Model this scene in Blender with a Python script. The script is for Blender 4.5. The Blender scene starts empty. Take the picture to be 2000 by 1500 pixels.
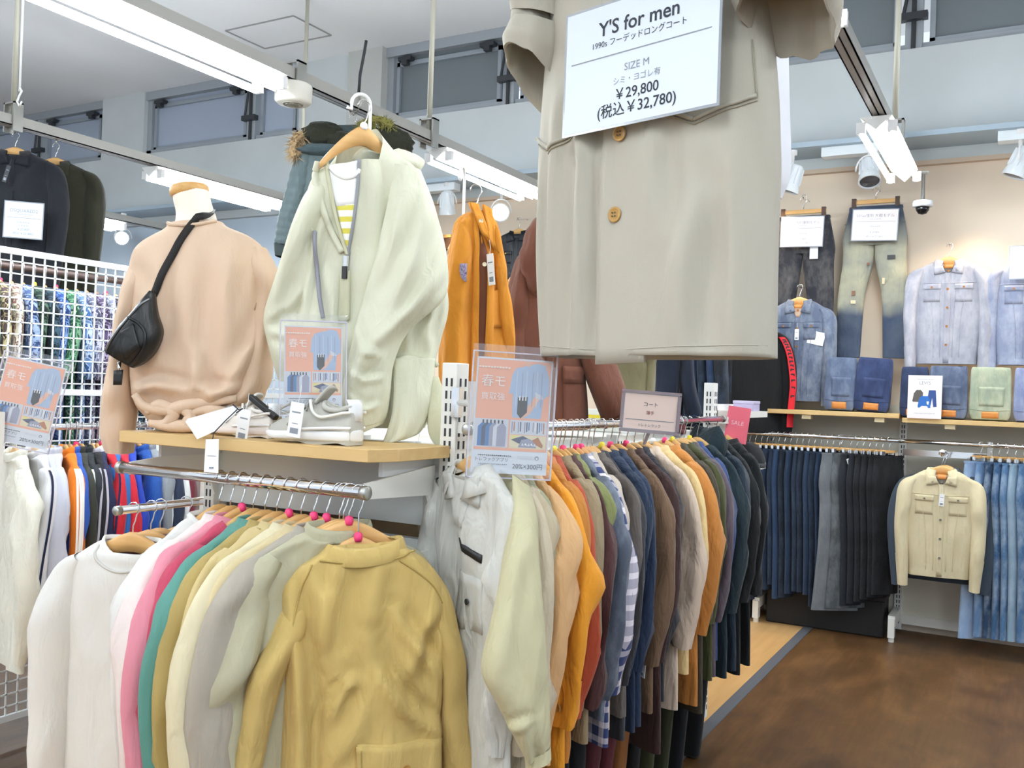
import bpy, math, random
import numpy as np
from mathutils import Vector, Matrix
from mathutils.bvhtree import BVHTree

# ---------------------------------------------------------------- camera, world, exposure
SC = bpy.context.scene
COL = SC.collection
CAMZ = 1.55
FPX = 1815.874
RM = np.array([[0.87330131, 0.02678838, -0.48644342],
               [0.4859475, 0.02309453, 0.87368282],
               [0.03463874, -0.99937432, 0.00715074]])   # world axes (rows) in camera axes (right, down, forward)
cam_data = bpy.data.cameras.new('camera')
cam = bpy.data.objects.new('camera', cam_data)
COL.objects.link(cam)
cam_data.sensor_width = 36.0
cam_data.sensor_fit = 'HORIZONTAL'
cam_data.lens = 36.0 * FPX / 2000.0
cam_data.clip_start = 0.05
_r, _u, _b = RM[:, 0], -RM[:, 1], -RM[:, 2]
cam.matrix_world = Matrix(((_r[0], _u[0], _b[0], 0.0), (_r[1], _u[1], _b[1], 0.0), (_r[2], _u[2], _b[2], CAMZ), (0, 0, 0, 1)))
SC.camera = cam
world = bpy.data.worlds.new('world')
SC.world = world
world.use_nodes = True
world.node_tree.nodes['Background'].inputs[0].default_value = (0.80, 0.90, 1.0, 1)
world.node_tree.nodes['Background'].inputs[1].default_value = 0.58
SC.view_settings.view_transform = 'Standard'
SC.view_settings.look = 'None'
SC.view_settings.gamma = 1.0
SC.view_settings.use_curve_mapping = False
SC.view_settings.exposure = 0.97
SC.cycles.max_bounces = 7
SC.cycles.diffuse_bounces = 4
SC.cycles.glossy_bounces = 3
SC.cycles.transparent_max_bounces = 8
SC.cycles.caustics_reflective = False
SC.cycles.caustics_refractive = False
TUBE = 46.0          # strength of the fluorescent tubes
SPOT = 17.0          # watts of one lit track lamp

# ---------------------------------------------------------------- photograph pixel -> point in the shop
def ray(px, py):
    return RM @ np.array([px - 1000.0, py - 750.0, FPX])
C0 = np.array([0, 0, CAMZ])
def onX(px, py, x):
    r = ray(px, py); return C0 + r * (x / r[0])
def onY(px, py, y):
    r = ray(px, py); return C0 + r * (y / r[1])
def onZ(px, py, z):
    r = ray(px, py); return C0 + r * ((z - CAMZ) / r[2])
def ratio(px, py=900):
    r = ray(px, py); return r[0] / r[1]

def view_yaw(px): # a frame that faces the viewer at that column
    r = ray(px, 760); return -math.atan2(r[0], r[1])

# ---------------------------------------------------------------- object helpers
def props(o, label=None, cat=None, group=None, kind=None):
    if label: o['label'] = label
    if cat: o['category'] = cat
    if group: o['group'] = group
    if kind: o['kind'] = kind
    return o
def thing(name, label, cat, loc=(0, 0, 0), yaw=0.0, group=None, mat=None):
    o = bpy.data.objects.new(name, None)
    o.empty_display_size = 0.05
    COL.objects.link(o)
    o.location = loc
    o.rotation_euler = (0, 0, yaw)
    if mat is not None:
        o.rotation_euler = mat.to_euler()
    return props(o, label, cat, group)
def add(name, verts, faces, mat, parent=None, smooth=True, loc=None, mats=None, midx=None):
    me = bpy.data.meshes.new(name)
    me.from_pydata([tuple(v) for v in verts], [], faces)
    for m in (mats or [mat]): me.materials.append(m)
    if midx is not None: me.polygons.foreach_set('material_index', midx)
    if smooth: me.polygons.foreach_set('use_smooth', [True] * len(me.polygons))
    me.update()
    o = bpy.data.objects.new(name, me)
    COL.objects.link(o)
    if parent is not None: o.parent = parent
    if loc is not None: o.location = loc
    return o
ORD = 'first second third fourth fifth sixth seventh eighth ninth tenth eleventh twelfth thirteenth fourteenth fifteenth sixteenth seventeenth eighteenth nineteenth twentieth'.split()
ORD += ['twenty-' + w for w in ORD[:9]] + ['thirtieth'] + ['thirty-' + w for w in ORD[:9]]
def dup_tree(o, parent=None):
    c = o.copy(); COL.objects.link(c)
    if parent is not None: c.parent = parent
    for ch in list(o.children): dup_tree(ch, c)
    return c

class MB:
    """collects simple solids into one mesh"""
    def __init__(s): s.v = []; s.f = []; s.m = []
    def raw(s, v, f, mi=0):
        n = len(s.v); s.v += [tuple(p) for p in v]; s.f += [tuple(i + n for i in q) for q in f]; s.m += [mi] * len(f); return s
    def box(s, x0, x1, y0, y1, z0, z1, mi=0):
        v = [(x, y, z) for z in (z0, z1) for y in (y0, y1) for x in (x0, x1)]
        return s.raw(v, [(0, 2, 3, 1), (4, 5, 7, 6), (0, 1, 5, 4), (2, 6, 7, 3), (0, 4, 6, 2), (1, 3, 7, 5)], mi)
    def bar(s, a, b, w, h, mi=0, up=(0, 0, 1)):
        a, b = Vector(a), Vector(b); t = (b - a).normalized(); up = Vector(up)
        x = t.cross(up)
        if x.length < 1e-4: x = t.cross(Vector((1, 0, 0)))
        x.normalize(); y = x.cross(t)
        v = [p + x * i * w / 2 + y * j * h / 2 for p in (a, b) for j in (-1, 1) for i in (-1, 1)]
        return s.raw(v, [(0, 2, 3, 1), (4, 5, 7, 6), (0, 1, 5, 4), (2, 6, 7, 3), (0, 4, 6, 2), (1, 3, 7, 5)], mi)
    def tube(s, pts, r, n=8, mi=0, cap=True):
        v, f = tube_geo(pts, r, n, cap); return s.raw(v, f, mi)
    def lathe(s, prof, n=16, at=(0, 0, 0), axis=(0, 0, 1), mi=0):
        """prof: list of (radius, height) along axis"""
        ax = Vector(axis).normalized(); x = ax.orthogonal().normalized(); y = ax.cross(x); at = Vector(at)
        v = []; f = []
        for r, h in prof:
            for k in range(n):
                a = 2 * math.pi * k / n
                v.append(at + ax * h + x * r * math.cos(a) + y * r * math.sin(a))
        for i in range(len(prof) - 1):
            for k in range(n):
                f.append((i * n + k, i * n + (k + 1) % n, (i + 1) * n + (k + 1) % n, (i + 1) * n + k))
        f.append(tuple(range(n))[::-1]); f.append(tuple((len(prof) - 1) * n + k for k in range(n)))
        return s.raw(v, f, mi)
    def build(s, name, mat, parent=None, smooth=False, mats=None, bevel=0.0, loc=None):
        o = add(name, s.v, s.f, mat, parent, smooth, loc, mats, s.m if mats else None)
        if bevel:
            b = o.modifiers.new('soft', 'BEVEL'); b.width = bevel; b.segments = 2; b.limit_method = 'ANGLE'; b.angle_limit = 0.6
        return o
def tube_geo(pts, r, n=8, cap=True):
    P = [Vector(p) for p in pts]; rs = r if isinstance(r, (list, tuple, np.ndarray)) else [r] * len(P)
    v = []; f = []; x = None
    for i, p in enumerate(P):
        t = (P[min(i + 1, len(P) - 1)] - P[max(i - 1, 0)]).normalized()
        if x is None: x = t.orthogonal().normalized()
        x = (x - t * x.dot(t)).normalized(); y = t.cross(x)
        for k in range(n):
            a = 2 * math.pi * k / n
            v.append(p + (x * math.cos(a) + y * math.sin(a)) * rs[i])
    for i in range(len(P) - 1):
        for k in range(n):
            f.append((i * n + k, i * n + (k + 1) % n, (i + 1) * n + (k + 1) % n, (i + 1) * n + k))
    if cap:
        f.append(tuple(range(n))[::-1]); f.append(tuple((len(P) - 1) * n + k for k in range(n)))
    return v, f
def tube(name, pts, r, mat, parent=None, n=8):
    v, f = tube_geo(pts, r, n); return add(name, v, f, mat, parent)
def crom(ctrl, m):
    """Catmull-Rom through control rows -> m samples"""
    c = np.asarray(ctrl, float); k = len(c)
    if k == 2: 
        t = np.linspace(0, 1, m)[:, None]; return c[0] * (1 - t) + c[1] * t
    c = np.vstack([2 * c[0] - c[1], c, 2 * c[-1] - c[-2]])
    u = np.linspace(0, k - 1, m); i = np.minimum(u.astype(int), k - 2); t = (u - i)[:, None]
    p0, p1, p2, p3 = c[i], c[i + 1], c[i + 2], c[i + 3]
    return 0.5 * (2 * p1 + (p2 - p0) * t + (2 * p0 - 5 * p1 + 4 * p2 - p3) * t * t + (3 * p1 - p0 - 3 * p2 + p3) * t ** 3)

# ---------------------------------------------------------------- materials (all procedural)
MATS = {}
def lin(c):
    if isinstance(c, str):
        c = [int(c[i:i + 2], 16) / 255 for i in (0, 2, 4)]
    return tuple((x / 12.92 if x <= 0.04045 else ((x + 0.055) / 1.055) ** 2.4) for x in c)
def base(name):
    m = bpy.data.materials.new(name); m.use_nodes = True
    return m, m.node_tree, m.node_tree.nodes['Principled BSDF']
def plain(name, col, rough=0.5, metal=0.0, emit=0.0, alpha=1.0, trans=0.0, coat=0.0, ecol=None):
    key = ('plain', name)
    if key in MATS: return MATS[key]
    m, nt, b = base(name)
    b.inputs['Base Color'].default_value = (*lin(col), 1)
    b.inputs['Roughness'].default_value = rough
    b.inputs['Metallic'].default_value = metal
    if coat: b.inputs['Coat Weight'].default_value = coat
    if trans: b.inputs['Transmission Weight'].default_value = trans
    if emit:
        b.inputs['Emission Color'].default_value = (*(ecol or lin(col)), 1)
        b.inputs['Emission Strength'].default_value = emit
    if alpha < 1: b.inputs['Alpha'].default_value = alpha
    MATS[key] = m
    return m
def N(nt, t, **kw):
    n = nt.nodes.new(t)
    for k, v in kw.items():
        if k.startswith('i_'): n.inputs[k[2:].replace('_', ' ')].default_value = v
        else: setattr(n, k, v)
    return n
def ramp(nt, stops, mode='LINEAR'):
    r = nt.nodes.new('ShaderNodeValToRGB'); r.color_ramp.interpolation = mode
    e = r.color_ramp.elements
    while len(e) < len(stops): e.new(0.5)
    for x, (p, c) in zip(e, stops): x.position = p; x.color = (*lin(c), 1)
    return r
def cloth(col, rough=0.85, wrinkle=0.35, sheen=0.1, pattern=None, col2=None, var=0.10, scale=1.0, spec=0.3):
    key = ('cloth', col, rough, wrinkle, sheen, pattern, str(col2), scale)
    if key in MATS: return MATS[key]
    m, nt, b = base('cloth_' + str(col)); L = nt.links.new
    tc = N(nt, 'ShaderNodeTexCoord')
    co = tc.outputs['Object']
    b.inputs['Roughness'].default_value = rough
    b.inputs['Sheen Weight'].default_value = sheen
    b.inputs['Specular IOR Level'].default_value = spec
    c = lin(col)
    nz = N(nt, 'ShaderNodeTexNoise', i_Scale=7.0, i_Detail=3.0); L(co, nz.inputs['Vector'])
    mx = N(nt, 'ShaderNodeMix', data_type='RGBA')
    mx.inputs[6].default_value = (*[x * (1 - var) for x in c], 1); mx.inputs[7].default_value = (*[min(1, x * (1 + var)) for x in c], 1)
    L(nz.outputs['Fac'], mx.inputs[0]); out = mx.outputs[2]
    def over(fac, colour, src):
        q = N(nt, 'ShaderNodeMix', data_type='RGBA'); L(fac, q.inputs[0]); L(src, q.inputs[6])
        if isinstance(colour, str): q.inputs[7].default_value = (*lin(colour), 1)
        else: L(colour, q.inputs[7])
        return q.outputs[2]
    def mathn(op, a, bb=None):
        q = N(nt, 'ShaderNodeMath', operation=op)
        for i, x in enumerate((a, bb)):
            if x is None: continue
            if isinstance(x, (int, float)): q.inputs[i].default_value = x
            else: L(x, q.inputs[i])
        return q.outputs[0]
    def sep():
        s = N(nt, 'ShaderNodeSeparateXYZ'); L(co, s.inputs[0]); return s.outputs
    if pattern == 'denim':
        n2 = N(nt, 'ShaderNodeTexNoise', i_Scale=9.0 * scale, i_Detail=5.0, i_Roughness=0.65)
        mp = N(nt, 'ShaderNodeMapping'); mp.inputs['Scale'].default_value = (1.6, 1.6, 0.8); L(co, mp.inputs[0]); L(mp.outputs[0], n2.inputs['Vector'])
        r = ramp(nt, [(0.42, (0, 0, 0)), (0.72, (1, 1, 1))]); L(n2.outputs['Fac'], r.inputs[0])
        f = mathn('MULTIPLY', r.outputs[0], 0.65); out = over(f, col2 or 'a9b4c4', out)
    elif pattern == 'plaid':
        s = sep()
        fx = mathn('GREATER_THAN', mathn('FRACT', mathn('MULTIPLY', s[0], 22.0)), 0.62)
        fz = mathn('GREATER_THAN', mathn('FRACT', mathn('MULTIPLY', s[2], 22.0)), 0.62)
        f = mathn('MULTIPLY', mathn('ADD', fx, fz), 0.47); out = over(f, col2 or 'efe9ee', out)
    elif pattern == 'stripe':
        s = sep(); f = mathn('GREATER_THAN', mathn('FRACT', mathn('MULTIPLY', s[2], 26.0 * scale)), 0.55); out = over(f, col2, out)
    elif pattern == 'print':
        vo = N(nt, 'ShaderNodeTexVoronoi', i_Scale=16.0 * scale); L(co, vo.inputs['Vector'])
        n3 = N(nt, 'ShaderNodeTexNoise', i_Scale=18.0 * scale, i_Detail=3.0, i_Distortion=1.5); L(co, n3.inputs['Vector'])
        r = ramp(nt, [(0.0, col), (0.42, col), (0.5, col2[0]), (0.58, col2[1]), (0.68, col2[2])], 'CONSTANT'); L(n3.outputs['Fac'], r.inputs[0])
        out = r.outputs[0]
        r2 = ramp(nt, [(0.0, (1, 1, 1)), (0.16, (0, 0, 0))], 'CONSTANT'); L(vo.outputs['Distance'], r2.inputs[0])
        out = over(r2.outputs[0], col2[0], out)
    elif pattern == 'fade':     # washed jeans: pale thighs that turn to dark denim below a height
        s = sep(); n2 = N(nt, 'ShaderNodeTexNoise', i_Scale=6.0, i_Detail=4.0); L(co, n2.inputs['Vector'])
        z = mathn('ADD', s[2], mathn('MULTIPLY', n2.outputs['Fac'], 0.12))
        r = ramp(nt, [(0.0, col2[0]), (0.30, col2[0]), (0.40, col2[1]), (0.75, col2[1]), (1.0, col2[0])]); L(mathn('ADD', z, 1.0), r.inputs[0])
        f2 = ramp(nt, [(0.35, (0, 0, 0)), (0.7, (1, 1, 1))]); L(n2.outputs['Fac'], f2.inputs[0])
        out = over(mathn('ADD', mathn('MULTIPLY', f2.outputs[0], 0.5), 0.45), r.outputs[0], out)
    elif pattern == 'quilt':
        pass
    L(out, b.inputs['Base Color'])
    nb = N(nt, 'ShaderNodeTexNoise', i_Scale=320.0, i_Detail=1.0); L(co, nb.inputs['Vector'])
    mp2 = N(nt, 'ShaderNodeMapping'); mp2.inputs['Scale'].default_value = (1.5, 1.5, 0.55); L(co, mp2.inputs[0])
    nw = N(nt, 'ShaderNodeTexNoise', i_Scale=13.0, i_Detail=3.0, i_Distortion=0.6); L(mp2.outputs[0], nw.inputs['Vector'])
    b1 = N(nt, 'ShaderNodeBump', i_Strength=0.10, i_Distance=0.002); L(nb.outputs['Fac'], b1.inputs['Height'])
    b2 = N(nt, 'ShaderNodeBump', i_Strength=wrinkle, i_Distance=0.02); L(nw.outputs['Fac'], b2.inputs['Height']); L(b1.outputs[0], b2.inputs['Normal'])
    L(b2.outputs[0], b.inputs['Normal'])
    MATS[key] = m
    return m
def denim(col, pale='9fb0c8', wrinkle=0.4): return cloth(col, pattern='denim', col2=pale, wrinkle=wrinkle)
def wood(name, c1, c2, scale=1.0, axis=0, rough=0.45):
    key = ('wood', name)
    if key in MATS: return MATS[key]
    m, nt, b = base(name); L = nt.links.new
    tc = N(nt, 'ShaderNodeTexCoord'); mp = N(nt, 'ShaderNodeMapping'); L(tc.outputs['Object'], mp.inputs[0])
    s = [18.0 * scale] * 3; s[axis] = 1.5 * scale; mp.inputs['Scale'].default_value = s
    n = N(nt, 'ShaderNodeTexNoise', i_Scale=2.0, i_Detail=4.0, i_Distortion=0.4); L(mp.outputs[0], n.inputs['Vector'])
    r = ramp(nt, [(0.3, c1), (0.7, c2)]); L(n.outputs['Fac'], r.inputs[0]); L(r.outputs[0], b.inputs['Base Color'])
    b.inputs['Roughness'].default_value = rough
    MATS[key] = m
    return m
def wallmat(name, c, rough=0.8, amt=0.03):
    key = ('wall', name)
    if key in MATS: return MATS[key]
    m, nt, b = base(name); L = nt.links.new
    tc = N(nt, 'ShaderNodeTexCoord'); n = N(nt, 'ShaderNodeTexNoise', i_Scale=1.2, i_Detail=3.0); L(tc.outputs['Object'], n.inputs['Vector'])
    cc = [int(c[i:i + 2], 16) / 255 for i in (0, 2, 4)]
    r = ramp(nt, [(0.3, [x * (1 - amt) for x in cc]), (0.7, [min(1, x * (1 + amt)) for x in cc])]); L(n.outputs['Fac'], r.inputs[0]); L(r.outputs[0], b.inputs['Base Color'])
    b.inputs['Roughness'].default_value = rough
    n2 = N(nt, 'ShaderNodeTexNoise', i_Scale=160.0); L(tc.outputs['Object'], n2.inputs['Vector'])
    bp = N(nt, 'ShaderNodeBump', i_Strength=0.05, i_Distance=0.002); L(n2.outputs['Fac'], bp.inputs['Height']); L(bp.outputs[0], b.inputs['Normal'])
    MATS[key] = m
    return m
WHITE = plain('white_enamel', 'efefec', 0.4)
CHROME = plain('chrome', 'e6e6e8', 0.12, 1.0)
STEEL = plain('brushed_steel', 'b9b9b4', 0.35, 0.9)
ALU = plain('aluminium', 'a9adaf', 0.4, 0.7)
GALV = plain('galvanised_rod', 'c9c7b8', 0.45, 0.3)
BLACK = plain('black_plastic', '17171a', 0.45)
DARK = plain('dark_metal', '3b3e42', 0.45, 0.4)
PAPER = plain('white_paper', 'f3f4f6', 0.6)
HWOOD = wood('hanger_wood', 'd9a868', 'e3b678', 1.2, 0, 0.4)
SHELFWOOD = wood('shelf_oak', 'cfab70', 'dabb83', 0.6, 0, 0.5)
PINK = plain('pink_plastic', 'f0407a', 0.45)
YELL = plain('yellow_plastic', 'e9d33a', 0.45)
WPLA = plain('white_plastic', 'eeeeee', 0.45)
INK = plain('black_ink', '2b2f3a', 0.7)
GREYINK = plain('grey_ink', '8b919b', 0.7)
PALEINK = plain('pale_ink', 'b9bec6', 0.7)
BRONZE = plain('horn_button', 'b98f4a', 0.35)
LEATHERTAG = plain('tan_leather_patch', 'c8823f', 0.6)
TUBEMAT = plain('lit_tube', 'ffffff', 0.4, emit=TUBE, ecol=(0.87, 0.945, 1.0))
LAMPMAT = plain('lit_lamp_face', 'ffffff', 0.4, emit=9.0, ecol=(1.0, 0.98, 0.95))

# ---------------------------------------------------------------- lofts for cloth
def se(c, p): return np.sign(c) * np.abs(c) ** (2.0 / p)
def wrinkle(s, z, rng, amp, n, s0, s1, z0, z1):
    d = np.zeros_like(s)
    for _ in range(n):
        a = rng.choice([rng.uniform(0.25, 0.9), rng.uniform(-0.9, -0.25), rng.uniform(-0.25, 0.25)])
        # crest lines run mostly down the cloth; a is their lean
        cs, cz = rng.uniform(s0, s1), rng.uniform(z0, z1)
        lam = rng.uniform(0.035, 0.09)
        q = (s - cs) * math.cos(a) + (z - cz) * math.sin(a)
        l = -(s - cs) * math.sin(a) + (z - cz) * math.cos(a)
        w = np.exp(-(q / (lam * 1.1)) ** 2 - (l / rng.uniform(0.10, 0.24)) ** 2)
        d += rng.uniform(0.4, 1.0) * np.cos(q / lam * 2.4) * w
    return d * amp
def loft_pts(Lp, Rp, nrm, b, off, n=32, p=2.6, seed=0, fold=0.006, wr=0.006, nw=10, tilt=None, a0=0.0, a1=2 * math.pi, closed=True, grow=0.7):
    """rings between left and right edge points, flattened cross-section; returns (m,n,3)"""
    rng = np.random.default_rng(seed)
    m = len(Lp); c = (Lp + Rp) / 2; U = (Rp - Lp) / 2; a = np.linalg.norm(U, axis=1)
    V = np.repeat(nrm[None, :], m, 0)
    if tilt is not None: V = V + np.array([0, 0, 1.0]) * tilt[:, None]
    th = np.linspace(a0, a1, n, endpoint=not closed)
    cs, sn = se(np.cos(th), p), se(np.sin(th), p)
    c = c + nrm[None, :] * off[:, None]
    P = c[:, None, :] + U[:, None, :] * cs[None, :, None] + V[:, None, :] * (b[:, None] * sn[None, :])[..., None]
    t = np.linspace(0, 1, m)[:, None]; T = th[None, :]
    d = np.zeros((m, n))
    for k in (2, 3, 5, 7, 10):
        d += rng.normal() / k ** 0.5 * np.cos(k * T + rng.uniform(0, 6.28) + rng.normal() * 1.3 * t)
    d *= fold * 0.75 * ((1 - grow) + grow * t)
    s = a[:, None] * cs[None, :]; z = P[:, :, 2]
    front = np.where(np.sin(T) >= 0, 1, -1)
    if nw:
        for sg in (1, -1):
            w = wrinkle(s, z, rng, wr, nw, -a.max(), a.max(), z.min(), z.max())
            d += np.where(front == sg, w, 0) * np.abs(np.sin(T)) ** 0.5
    out = U[:, None, :] / np.maximum(a, 1e-6)[:, None, None] * np.cos(T)[..., None] * 0.5 + V[:, None, :] * np.sin(T)[..., None]
    return P + out * d[..., None]
def grid_faces(m, n, closed):
    f = []
    for i in range(m - 1):
        for k in range(n if closed else n - 1):
            k2 = (k + 1) % n
            f.append((i * n + k, i * n + k2, (i + 1) * n + k2, (i + 1) * n + k))
    return f
def grid_obj(name, P, mat, parent, closed=True, cap0=False, cap1=False):
    m, n, _ = P.shape; v = P.reshape(-1, 3).tolist(); f = grid_faces(m, n, closed)
    if cap0: v.append(P[0].mean(0)); f += [(len(v) - 1, (k + 1) % n, k) for k in range(n)]
    if cap1: v.append(P[-1].mean(0)); o = (m - 1) * n; f += [(len(v) - 1, o + k, o + (k + 1) % n) for k in range(n)]
    return add(name, v, f, mat, parent)
def bvh(*objs):
    v = []; f = []
    for o in objs:
        k = len(v); v += [x.co.copy() for x in o.data.vertices]; f += [tuple(i + k for i in p.vertices) for p in o.data.polygons]
    return BVHTree.FromPolygons(v, f)

class Frame:
    """upright plane through P0; X across it, Nn its front"""
    def __init__(s, P0=(0, 0, 0), yaw=0.0):
        s.P0 = np.array(P0, float); s.X = np.array([math.cos(yaw), math.sin(yaw), 0]); s.Nn = np.array([math.sin(yaw), -math.cos(yaw), 0]); s.yaw = yaw
    def px(s, x, y, off=0.0):
        r = ray(x, y); t = ((s.P0 + s.Nn * off - C0) @ s.Nn) / (r @ s.Nn)
        return C0 + r * t - s.P0
    def sz(s, a, z): return s.X * a + np.array([0, 0, z])
def stick(name, F, tree, quad, off, mat, parent, nu=8, nv=6, thick=0.003, lift=None):
    """a patch that lies on the cloth: quad = four local points (TL, TR, BR, BL) in the garment's plane"""
    TL, TR, BR, BL = [np.asarray(q, float) for q in quad]
    g = np.zeros((nv, nu, 3)); last = 0.02
    for j in range(nv):
        for i in range(nu):
            u, v = i / (nu - 1), j / (nv - 1)
            p = (TL * (1 - u) + TR * u) * (1 - v) + (BL * (1 - u) + BR * u) * v
            hit = tree.ray_cast(Vector(p + F.Nn * 0.6), Vector(-F.Nn), 1.2)
            if hit[0] is not None: last = (np.array(hit[0]) - p) @ F.Nn
            g[j, i] = p + F.Nn * (last + off + (lift(u, v) if lift else 0))
    v = g.reshape(-1, 3); bk = v - F.Nn * (off + thick)
    n = nu * nv; f = grid_faces(nv, nu, False); f2 = [tuple(i + n for i in q[::-1]) for q in f]
    edge = [i for i in range(nu)] + [j * nu + nu - 1 for j in range(1, nv)] + [(nv - 1) * nu + i for i in range(nu - 2, -1, -1)] + [j * nu for j in range(nv - 2, 0, -1)]
    e = [(edge[k], edge[(k + 1) % len(edge)], edge[(k + 1) % len(edge)] + n, edge[k] + n) for k in range(len(edge))]
    e = [q[::-1] for q in e]
    return add(name, np.vstack([v, bk]), f + f2 + e, mat, parent)
def on_cloth(F, tree, p, off=0.0, default=0.03):
    hit = tree.ray_cast(Vector(np.asarray(p) + F.Nn * 0.6), Vector(-F.Nn), 1.2)
    d = (np.array(hit[0]) - p) @ F.Nn if hit[0] is not None else default
    return np.asarray(p) + F.Nn * (d + off)
def button(F, tree, p, r, mat, parent, name='button'):
    e = float(np.asarray(p) @ F.Nn); q = on_cloth(F, tree, np.asarray(p) - F.Nn * e, e)
    b = MB(); b.lathe([(r * 0.9, 0.0), (r, 0.002), (r, 0.0035), (r * 0.8, 0.0042), (r * 0.72, 0.003), (0.0005, 0.003)], 18, q, F.Nn)
    o = b.build(name, mat, parent, True)
    return o
def seam(name, F, tree, pts, r, mat, parent, off=0.0015, dens=8):
    P = crom(pts, dens * (len(pts) - 1) + 1)
    return tube(name, [on_cloth(F, tree, p, off) for p in P], r, mat, parent, 6)
def crease(P, F, lines, side=1):
    """press folds into a lofted cloth: lines of (pixel points, half width in m, height in m)"""
    P = P.copy(); S = P @ F.X; Z = P[:, :, 2]; D = P @ F.Nn; mid = D.mean(1, keepdims=True); front = np.clip((D - mid) * side / .02, 0, 1)
    for pts, w, h in lines:
        q = np.array([[F.px(*p) @ F.X, F.px(*p)[2]] for p in pts]); best = np.full(S.shape, 9.0); sg = np.zeros(S.shape); tp = np.zeros(S.shape); n = len(q) - 1
        for i in range(n):
            a, b = q[i], q[i + 1]; d = b - a; l = np.hypot(*d); t = np.clip(((S - a[0]) * d[0] + (Z - a[1]) * d[1]) / l ** 2, 0, 1)
            ex, ez = S - a[0] - t * d[0], Z - a[1] - t * d[1]; r = np.hypot(ex, ez); m = r < best
            best = np.where(m, r, best); sg = np.where(m, np.sign(d[0] * ez - d[1] * ex) * r, sg); tp = np.where(m, (i + t) / n, tp)
        env = np.sin(np.pi * np.clip(tp * .9 + .05, 0, 1)) ** .7
        dsp = h * env * (np.exp(-(sg / w) ** 2) - .8 * np.exp(-((sg - 1.6 * w) / w) ** 2)) * front
        P += F.Nn * (dsp * side)[..., None]
    return P
def px_loft(F, rows, m=36, n=40, **kw):
    """rows: (xL,yL,xR,yR,depth,offset[,tilt]) in photograph pixels on the frame's plane"""
    R = [list(r) + [0.0] * (7 - len(r)) for r in rows]
    L = crom([F.px(r[0], r[1], r[5]) for r in R], m); Rr = crom([F.px(r[2], r[3], r[5]) for r in R], m)
    e = crom([[r[4], r[5], r[6]] for r in R], m)
    return loft_pts(L, Rr, F.Nn, e[:, 0], np.zeros(m), n=n, tilt=e[:, 2], **kw)
# ---------------------------------------------------------------- the setting
YW = 6.91
def struct(name, mb, mat, **k):
    o = mb.build(name, mat, None, **k); o['kind'] = 'structure'; return o
def floor_material():
    m, nt, b = base('vinyl_wood_floor'); L = nt.links.new
    tc = N(nt, 'ShaderNodeTexCoord')
    mp = N(nt, 'ShaderNodeMapping'); mp.inputs['Scale'].default_value = (1.0, 0.45, 1.0); L(tc.outputs['Object'], mp.inputs[0])
    n1 = N(nt, 'ShaderNodeTexNoise', i_Scale=5.0, i_Detail=6.0, i_Roughness=0.65, i_Distortion=0.5); L(mp.outputs[0], n1.inputs['Vector'])
    mp2 = N(nt, 'ShaderNodeMapping'); mp2.inputs['Scale'].default_value = (26.0, 1.6, 1.0); L(tc.outputs['Object'], mp2.inputs[0])
    n2 = N(nt, 'ShaderNodeTexNoise', i_Scale=2.0, i_Detail=3.0); L(mp2.outputs[0], n2.inputs['Vector'])
    r = ramp(nt, [(0.25, '452f19'), (0.5, '644627'), (0.75, '7d5b35')]); L(n1.outputs['Fac'], r.inputs[0])
    mx = N(nt, 'ShaderNodeMix', data_type='RGBA', blend_type='MULTIPLY'); mx.inputs[0].default_value = 0.35
    r2 = ramp(nt, [(0.3, '9a8a78'), (0.7, 'ffffff')]); L(n2.outputs['Fac'], r2.inputs[0])
    L(r.outputs[0], mx.inputs[6]); L(r2.outputs[0], mx.inputs[7]); L(mx.outputs[2], b.inputs['Base Color'])
    b.inputs['Roughness'].default_value = 0.42
    return m
XS = -1.28          # strip between the two floor finishes
struct('floor', MB().box(XS + 0.03, 6, -6, 8, -0.05, 0), floor_material())
struct('floor.001', MB().box(-14, -3.05, -6, 8, -0.05, 0), bpy.data.materials['vinyl_wood_floor'])
struct('floor.002', MB().box(-3.05, XS - 0.03, -6, 8, -0.05, 0), wood('pale_floor', 'c2955e', 'd3a970', 0.5, 1, 0.4))
struct('trim_1', MB().box(XS - 0.03, XS + 0.03, -6, 8, -0.05, 0.004), plain('grey_floor_strip', '5a5c62', 0.5))
struct('ceiling', MB().box(-14, 6, -1.5, 8.5, 4.70, 4.80), wallmat('ceiling_paint', 'eeeff0', 0.9, 0.008))
WALLW = wallmat('white_wall', 'c3c9ca', 0.8)
WALLB = wallmat('cream_wall', 'ead9c4', 0.8)
ZS = 4.01
wb = MB()
wb.box(-14, 6, YW, YW + 0.3, 3.30, ZS)
struct('wall_back', wb, WALLW)
piers = [(-9.30, -8.60), (-6.35, -5.33)]
for i, (a, b_) in enumerate(piers):
    struct('wall_pier' + ('' if i == 0 else '.001'), MB().box(a, b_, YW, YW + 0.3, ZS, 4.70), WALLW)
struct('wall_column', MB().box(-5.72, -5.32, YW - 0.04, YW + 0.05, ZS, 4.70), wallmat('grey_pier', 'b9bab6', 0.8))
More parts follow.
